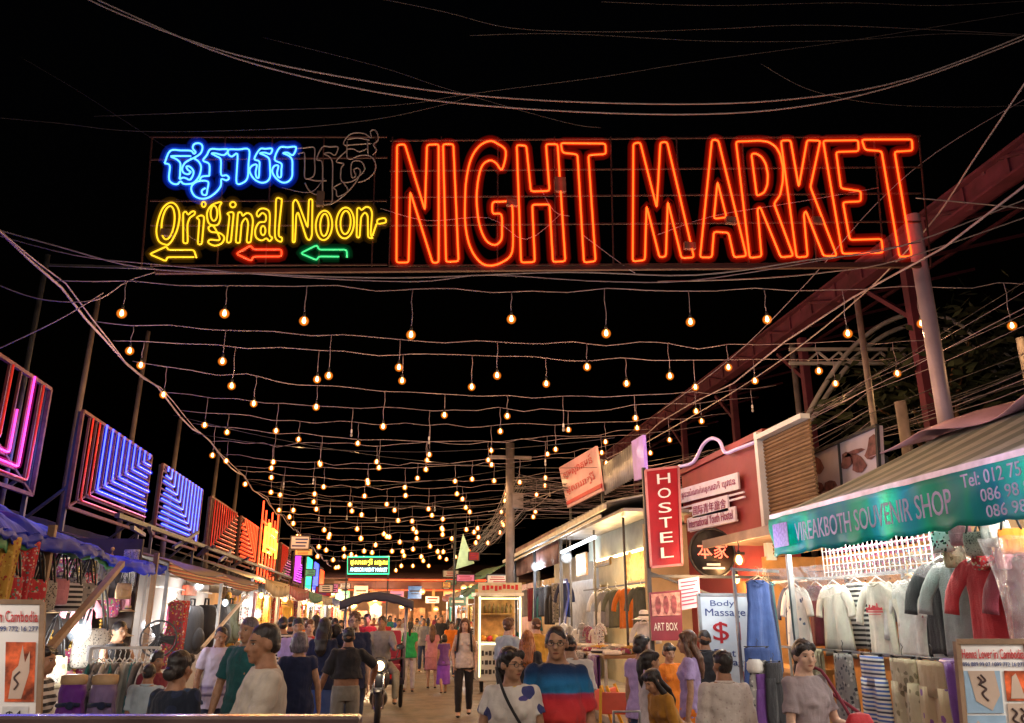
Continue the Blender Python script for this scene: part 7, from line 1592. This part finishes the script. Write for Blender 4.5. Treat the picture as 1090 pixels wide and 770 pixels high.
# ---------------------------------------------------------------- motorbike with driver and carriage (both one vehicle)
pm = at(402, 752, d=13.6); MX, MY = pm.x, pm.y
DK = mat('dark_vehicle_paint', (.03, .03, .04), .3, .2, .2, 4, 0)
RDP = mat('deep_red_paint', (.3, .02, .03), .3, .1, .2, 4, 0)
vh = thing('motorbike', 'motorbike with lit headlight pulling the dark carriage', 'motorbike', (MX, MY, 0))
def wheel(x, y, r, parent, w_=.09, sp=16):
    a = MB(); a.tube([(x, y + (r - w_ / 2) * math.cos(t * .2618), r + (r - w_ / 2) * math.sin(t * .2618)) for t in range(24)], w_ / 2, 10, True); o = a.build('wheel', TYRE, parent)
    o.data.update()
    a = MB(); a.tube([(x, y + (r - w_) * math.cos(t * .2618), r + (r - w_) * math.sin(t * .2618)) for t in range(24)], .014, 6, True)
    for t in range(sp): a.tube([(x + .03 * (-1) ** t, y, r), (x, y + (r - w_) * math.cos(t * 6.283 / sp), r + (r - w_) * math.sin(t * 6.283 / sp))], .004, 4)
    a.tube([(x - .06, y, r), (x + .06, y, r)], .035, 8)
    q = a.build('rim', CHROME, None, loc=(0, 0, 0)); q.parent = o; q.matrix_parent_inverse = (Matrix.Translation(parent.location)).inverted()
    return o
wheel(MX, MY, .29, vh); wheel(MX, MY + 1.22, .29, vh)
b = MB(); b.tube(smooth_path([(MX - .1, MY - .25, .52), (MX - .1, MY, .62), (MX - .09, MY + .22, .50)]), .02, 6); b.sheet(lambda u, v: (MX - .06 + .12 * u, MY - .26 + .5 * v, .55 + .05 * math.sin(v * 3.1)), 3, 6, .008); b.build('mudguard', DK, vh)
b = MB()
for sx in (-1, 1): b.tube([(MX + sx * .075, MY, .29), (MX + sx * .075, MY + .12, .72), (MX + sx * .07, MY + .2, .95)], .02, 8)
b.build('fork', CHROME, vh)
b = MB(); b.tube(smooth_path([(MX - .36, MY + .34, 1.02), (MX - .2, MY + .26, 1.0), (MX, MY + .22, .97), (MX + .2, MY + .26, 1.0), (MX + .36, MY + .34, 1.02)]), .017, 8); b.build('handlebar', DK, vh)
b = MB()
for sx in (-1, 1): b.tube([(MX + sx * .25, MY + .26, 1.0), (MX + sx * .3, MY + .22, 1.16)], .008, 5); b.ball((MX + sx * .32, MY + .21, 1.2), (.07, .02, .045), 10, 8)
build_each(b, 'mirror', DK, vh)
b = MB(); b.ball((MX, MY + .14, .93), (.15, .10, .13), 14, 10); b.ball((MX, MY + .25, .72), (.17, .12, .2), 12, 8); b.build('fairing', DK, vh)
b = MB(); b.ball((MX, MY + .045, .92), (.075, .03, .075), 14, 10); b.build('headlight', glow('headlight_lens', (1, .7, .3), 4), vh)
lamp((MX, MY - .12, .92), 5, (1, .8, .5), .05)
b = MB(); b.loft([[V((MX + rx * math.cos(q), y, z + rz * math.sin(q))) for q in [2 * math.pi * j / 14 for j in range(14)]] for y, z, rx, rz in ((MY + .28, .62, .08, .1), (MY + .45, .68, .13, .12), (MY + .7, .7, .14, .12), (MY + 1.0, .72, .12, .1), (MY + 1.4, .78, .08, .07))]); b.ball((MX, MY + .62, .4), (.15, .22, .16), 12, 8); b.build('frame_body', DK, vh)
b = MB(); b.loft([[V((MX + rx * math.cos(q), y, z + .05 * math.sin(q))) for q in [2 * math.pi * j / 14 for j in range(14)]] for y, z, rx in ((MY + .55, .80, .09), (MY + .7, .82, .14), (MY + 1.2, .84, .14), (MY + 1.4, .86, .09))]); b.build('seat', BLACKP, vh)
person('driver in a dark grey jacket sitting on the motorbike', (MX, MY + .82), 1.66, 0, (c_['grey'], 1.85, .1, .05), (c_['khaki'], 'pants', 2), ('black', 'crop'), 0, legs=(((-.42, -.8, -.32), (0, .12, -1)), ((.42, -.8, -.32), (0, .12, -1))), hips=.92, vox=.010, arms=(((-.3, -.6, -.8), (-.05, -.9, .10)), ((.3, -.6, -.8), (.05, -.9, .10))), hy=-8, shoes=BLACKP)
# carriage
CXc, CYc = MX - .12, MY + 3.0
cr = thing('tuk_tuk_carriage', 'two wheeled passenger carriage with dark padded roof behind the motorbike', 'carriage', (CXc, CYc, 0))
wheel(CXc - .6, CYc + .1, .36, cr, .09); wheel(CXc + .6, CYc + .1, .36, cr, .09)
b = MB(); b.box((CXc, CYc, .52), (1.3, 1.7, .08)); b.box((CXc - .64, CYc, .72), (.04, 1.6, .34)); b.box((CXc + .64, CYc, .72), (.04, 1.6, .34)); b.box((CXc, CYc + .84, .85), (1.3, .04, .6)); b.build('tub', DK, cr, bevel=.01)
b = MB(); b.sheet(lambda u, v: (CXc - .78 + 1.56 * u, CYc - 1.05 + 2.1 * v, 1.92 + .16 * math.sin(u * math.pi) + .03 * math.sin(v * math.pi)), 16, 10, .03)
for (x0, y0_, x1, y1_) in ((-.78, -1.05, .78, -1.05), (.78, -1.05, .78, 1.05), (-.78, -1.05, -.78, 1.05)):
    b.sheet(lambda u, v: (CXc + x0 + (x1 - x0) * u, CYc + y0_ + (y1_ - y0_) * u, 1.92 + (.16 * math.sin(u * math.pi) if y0_ == y1_ else 0) - .13 * v - .02 * abs(math.sin(u * 20)) * v), 40, 3, .012)
b.build('roof', mat('navy_roof_vinyl', (.05, .05, .075), .45, 0, .2, 3, .2, 20), cr)
for sx in (-1, 1):
    for y in (-.8, .8): b = MB(); b.tube([(CXc + sx * .62, CYc + y, .5), (CXc + sx * .66, CYc + y, 1.92)], .02, 8); b.build('post', STEEL, cr)
b = MB(); b.box((CXc, CYc + .55, .8), (1.15, .5, .16)); b.box((CXc, CYc + .76, 1.12), (1.15, .12, .55)); b.box((CXc, CYc - .5, .74), (1.15, .4, .14)); build_each(b, 'seat', mat('red_vinyl', (.35, .03, .05), .4, 0, .2, 4, .1, 20), cr, .04)
b = MB(); b.bar((CXc, CYc - .8, .5), (MX, MY + 1.35, .75), .06); b.build('hitch', DK, cr)
b = MB(); b.box((CXc + .4, CYc - .86, .62), (.12, .05, .08)); b.box((CXc - .4, CYc - .86, .62), (.12, .05, .08)); build_each(b, 'lamp_lens', mat('red_lens', (.5, .02, .02), .2), cr)
lamp((CXc, CYc + .2, 1.75), 4, (1, .4, .5), .1)
for q in [cr]: q.scale = (.86, 1, 1)
person('passenger in red sitting inside the carriage', (CXc - .2, CYc + .45), 1.6, 0, (c_['red'], .8, .1, .05), (c_['jeans'], 'pants', 2), ('black', 'short'), 1, legs=SIT, hips=.98, vox=.016, shoes=BLACKP, z0=.0)
# ---------------------------------------------------------------- glass food cart
g0 = at(538, 728, Z=0); kx, ky = 2.55, 19.5
k0 = at(510, 640, Y=19.5); k1_ = at(554, 640, Y=19.5); kx = (k0.x + k1_.x) / 2; kw = k1_.x - k0.x
kc = thing('food_cart', 'lit glass sided food cart with glowing edge tubes', 'cart', (kx, ky, 0))
b = MB(); b.box((kx, ky + .5, .66), (kw, 1.0, .8)); b.build('base', mat('steel_cart', (.5, .5, .48), .35, .5, .15, 4, 0), kc, bevel=.01)
b = MB(); b.box((kx, ky + .5, 1.08), (kw + .1, 1.1, .05)); b.box((kx, ky + .5, 2.16), (kw + .15, 1.1, .07))
for sx in (-1, 1):
    for y in (0, 1): b.bar((kx + sx * kw / 2, ky + y, 1.1), (kx + sx * kw / 2, ky + y, 2.13), .04)
b.build('frame', WHITEP, kc)
b = MB(); b.box((kx, ky + .95, 1.7), (kw, .04, 1.2)); b.box((kx, ky + .75, 1.72), (kw - .06, .3, .02)); b.build('shelf', mat('cart_back', (.42, .24, .08), .6, 0, .5, 5, 0), kc)
b = MB()
for k in range(16): b.lathe([(.03, 0), (.035, .1), (.03, .16), (.012, .2), (.012, .24)], (kx - kw / 2 + .12 + (kw - .24) * (k % 8) / 7, ky + .75, 1.735), 8)
b.build('bottles', mat('bottle_mix', (.4, .3, .1), .2, 0, .9, 5, 0), kc)['kind'] = 'stuff'
b = MB()
for sx in (-1, 1): b.tube([(kx + sx * (kw / 2 - .02), ky - .04, .35), (kx + sx * (kw / 2 - .02), ky - .04, 2.1)], .017, 6)
b.tube([(kx - kw / 2, ky - .06, 2.06), (kx + kw / 2, ky - .06, 2.06)], .017, 6); b.tube([(kx - kw / 2, ky - .06, 1.06), (kx + kw / 2, ky - .06, 1.06)], .018, 6)
b.build('light_tube', glow('cart_tube', (1, .80, .38), 1.5), kc)
b = MB(); b.box((kx, ky - .03, 2.31), (kw + .05, .04, .22)); b.build('header', mat('header_print', (.6, .55, .42), .5, 0, .2, 9, 0), kc)
b = MB(); rr = random.Random(3)
for k in range(9): b.box((kx - kw * .40 + kw * .1 * k, ky - .055, 2.31 + rr.uniform(-.02, .02)), (kw * .07, .006, rr.uniform(.07, .13)))
b.build('header_marks', REDINK, kc)
b = MB()
for j in range(3):
    for k in range(10): b.box((kx - kw * .40 + kw * .088 * k, ky - .008, .86 - .2 * j), (kw * rr.uniform(.03, .075), .008, rr.uniform(.07, .13)))
b.build('panel_marks', INK, kc)
b = MB()
for sx in (-1, 1): b.tube([(kx + sx * kw * .35 - .02, ky + .5 + .17 * math.cos(t * .2618), .18 + .17 * math.sin(t * .2618)) for t in range(24)], .03, 8, True)
b.build('wheel', TYRE, kc)
lamp((kx, ky + .35, 2.15), 7, (1, .8, .5), .15)
FR = [mat('orange_fruit', (.6, .22, .02), .5), mat('green_fruit', (.15, .3, .03), .5), mat('yellow_fruit', (.6, .42, .04), .5), mat('red_fruit', (.45, .03, .03), .5)]
for k in range(18):
    b = MB(); p = V((kx - kw / 2 + .15 + (kw - .3) * (k % 6) / 5, ky + .25 + .2 * (k // 6), 1.105 + .065)); b.ball(p, .065 + .01 * (k % 3), 10, 8); b.tube([p + V((0, 0, .06)), p + V((.01, 0, .085))], .006, 4)
    tag(b.build('fruit', FR[(k * 7) % 4]), f'{["orange", "green", "yellow", "red"][(k * 7) % 4]} fruit in the glass food cart, {["front", "middle", "back"][k // 6]} row, {ORD[k % 6]} from left', 'fruit', 'fruit in the glass cart')
# ---------------------------------------------------------------- yellow folding chairs
YP = mat('yellow_chair_plastic', (.65, .33, .02), .4, 0, .15, 5, 0); RPL = mat('coral_chair_plastic', (.65, .12, .08), .4, 0, .15, 5, 0)
def chair(px, py, d, rz, label, z=0.0):
    p = at(px, py, d=d); root = thing('folding_chair', label, 'chair', (0, 0, 0), 'small plastic chairs before the cream shop')
    b = MB(); b.box((0, 0, .42), (.38, .36, .03)); b.build('seat', YP, root, bevel=.01)
    b = MB(); b.box((0, .19, .78), (.36, .03, .22)); b.build('backrest', RPL, root, bevel=.01)
    for sx in (-1, 1):
        b = MB(); b.bar((sx * .17, -.2, 0), (sx * .17, .2, .92), .03); b.build('leg', YP, root)
        b = MB(); b.bar((sx * .14, .22, 0), (sx * .14, -.14, .42), .03); b.build('leg', YP, root)
    b = MB(); b.bar((-.17, -.1, .22), (.17, -.1, .22), .02); b.bar((-.14, .12, .2), (.14, .12, .2), .02); b.build('stretcher', YP, root)
    root.location = (p.x, p.y, z); root.rotation_euler = (0, 0, RAD(rz))
chair(641, 722, 9.6, 30, 'yellow folding chair with coral back, left of the pair', ); chair(654, 724, 9.2, -20, 'yellow folding chair with coral back, right of the pair'); chair(668, 735, 9.9, 60, 'yellow folding chair half hidden behind the woman in lavender')
root = thing('plastic_stool', 'dark shopping trolley bag standing beside the striped skirt', 'bag', tuple(at(667, 760, d=6.5).xy) + (0,)); p = root.location
b = MB(); b.box((p.x, p.y, .5), (.36, .24, .6)); b.build('body', cl['black'], root, bevel=.05); root.name = 'trolley_bag'
b = MB(); b.tube([(p.x - .1, p.y, .8), (p.x - .1, p.y, 1.0), (p.x + .1, p.y, 1.0), (p.x + .1, p.y, .8)], .012, 6); b.build('handle', STEEL, root)
b = MB(); b.ball((p.x - .12, p.y, .08), .07, 10, 8); b.ball((p.x + .12, p.y, .08), .07, 10, 8); b.bar((p.x - .12, p.y, .08), (p.x + .12, p.y, .08), .03); b.build('wheel', TYRE, root)

bpy.data.scenes.remove(TMP)
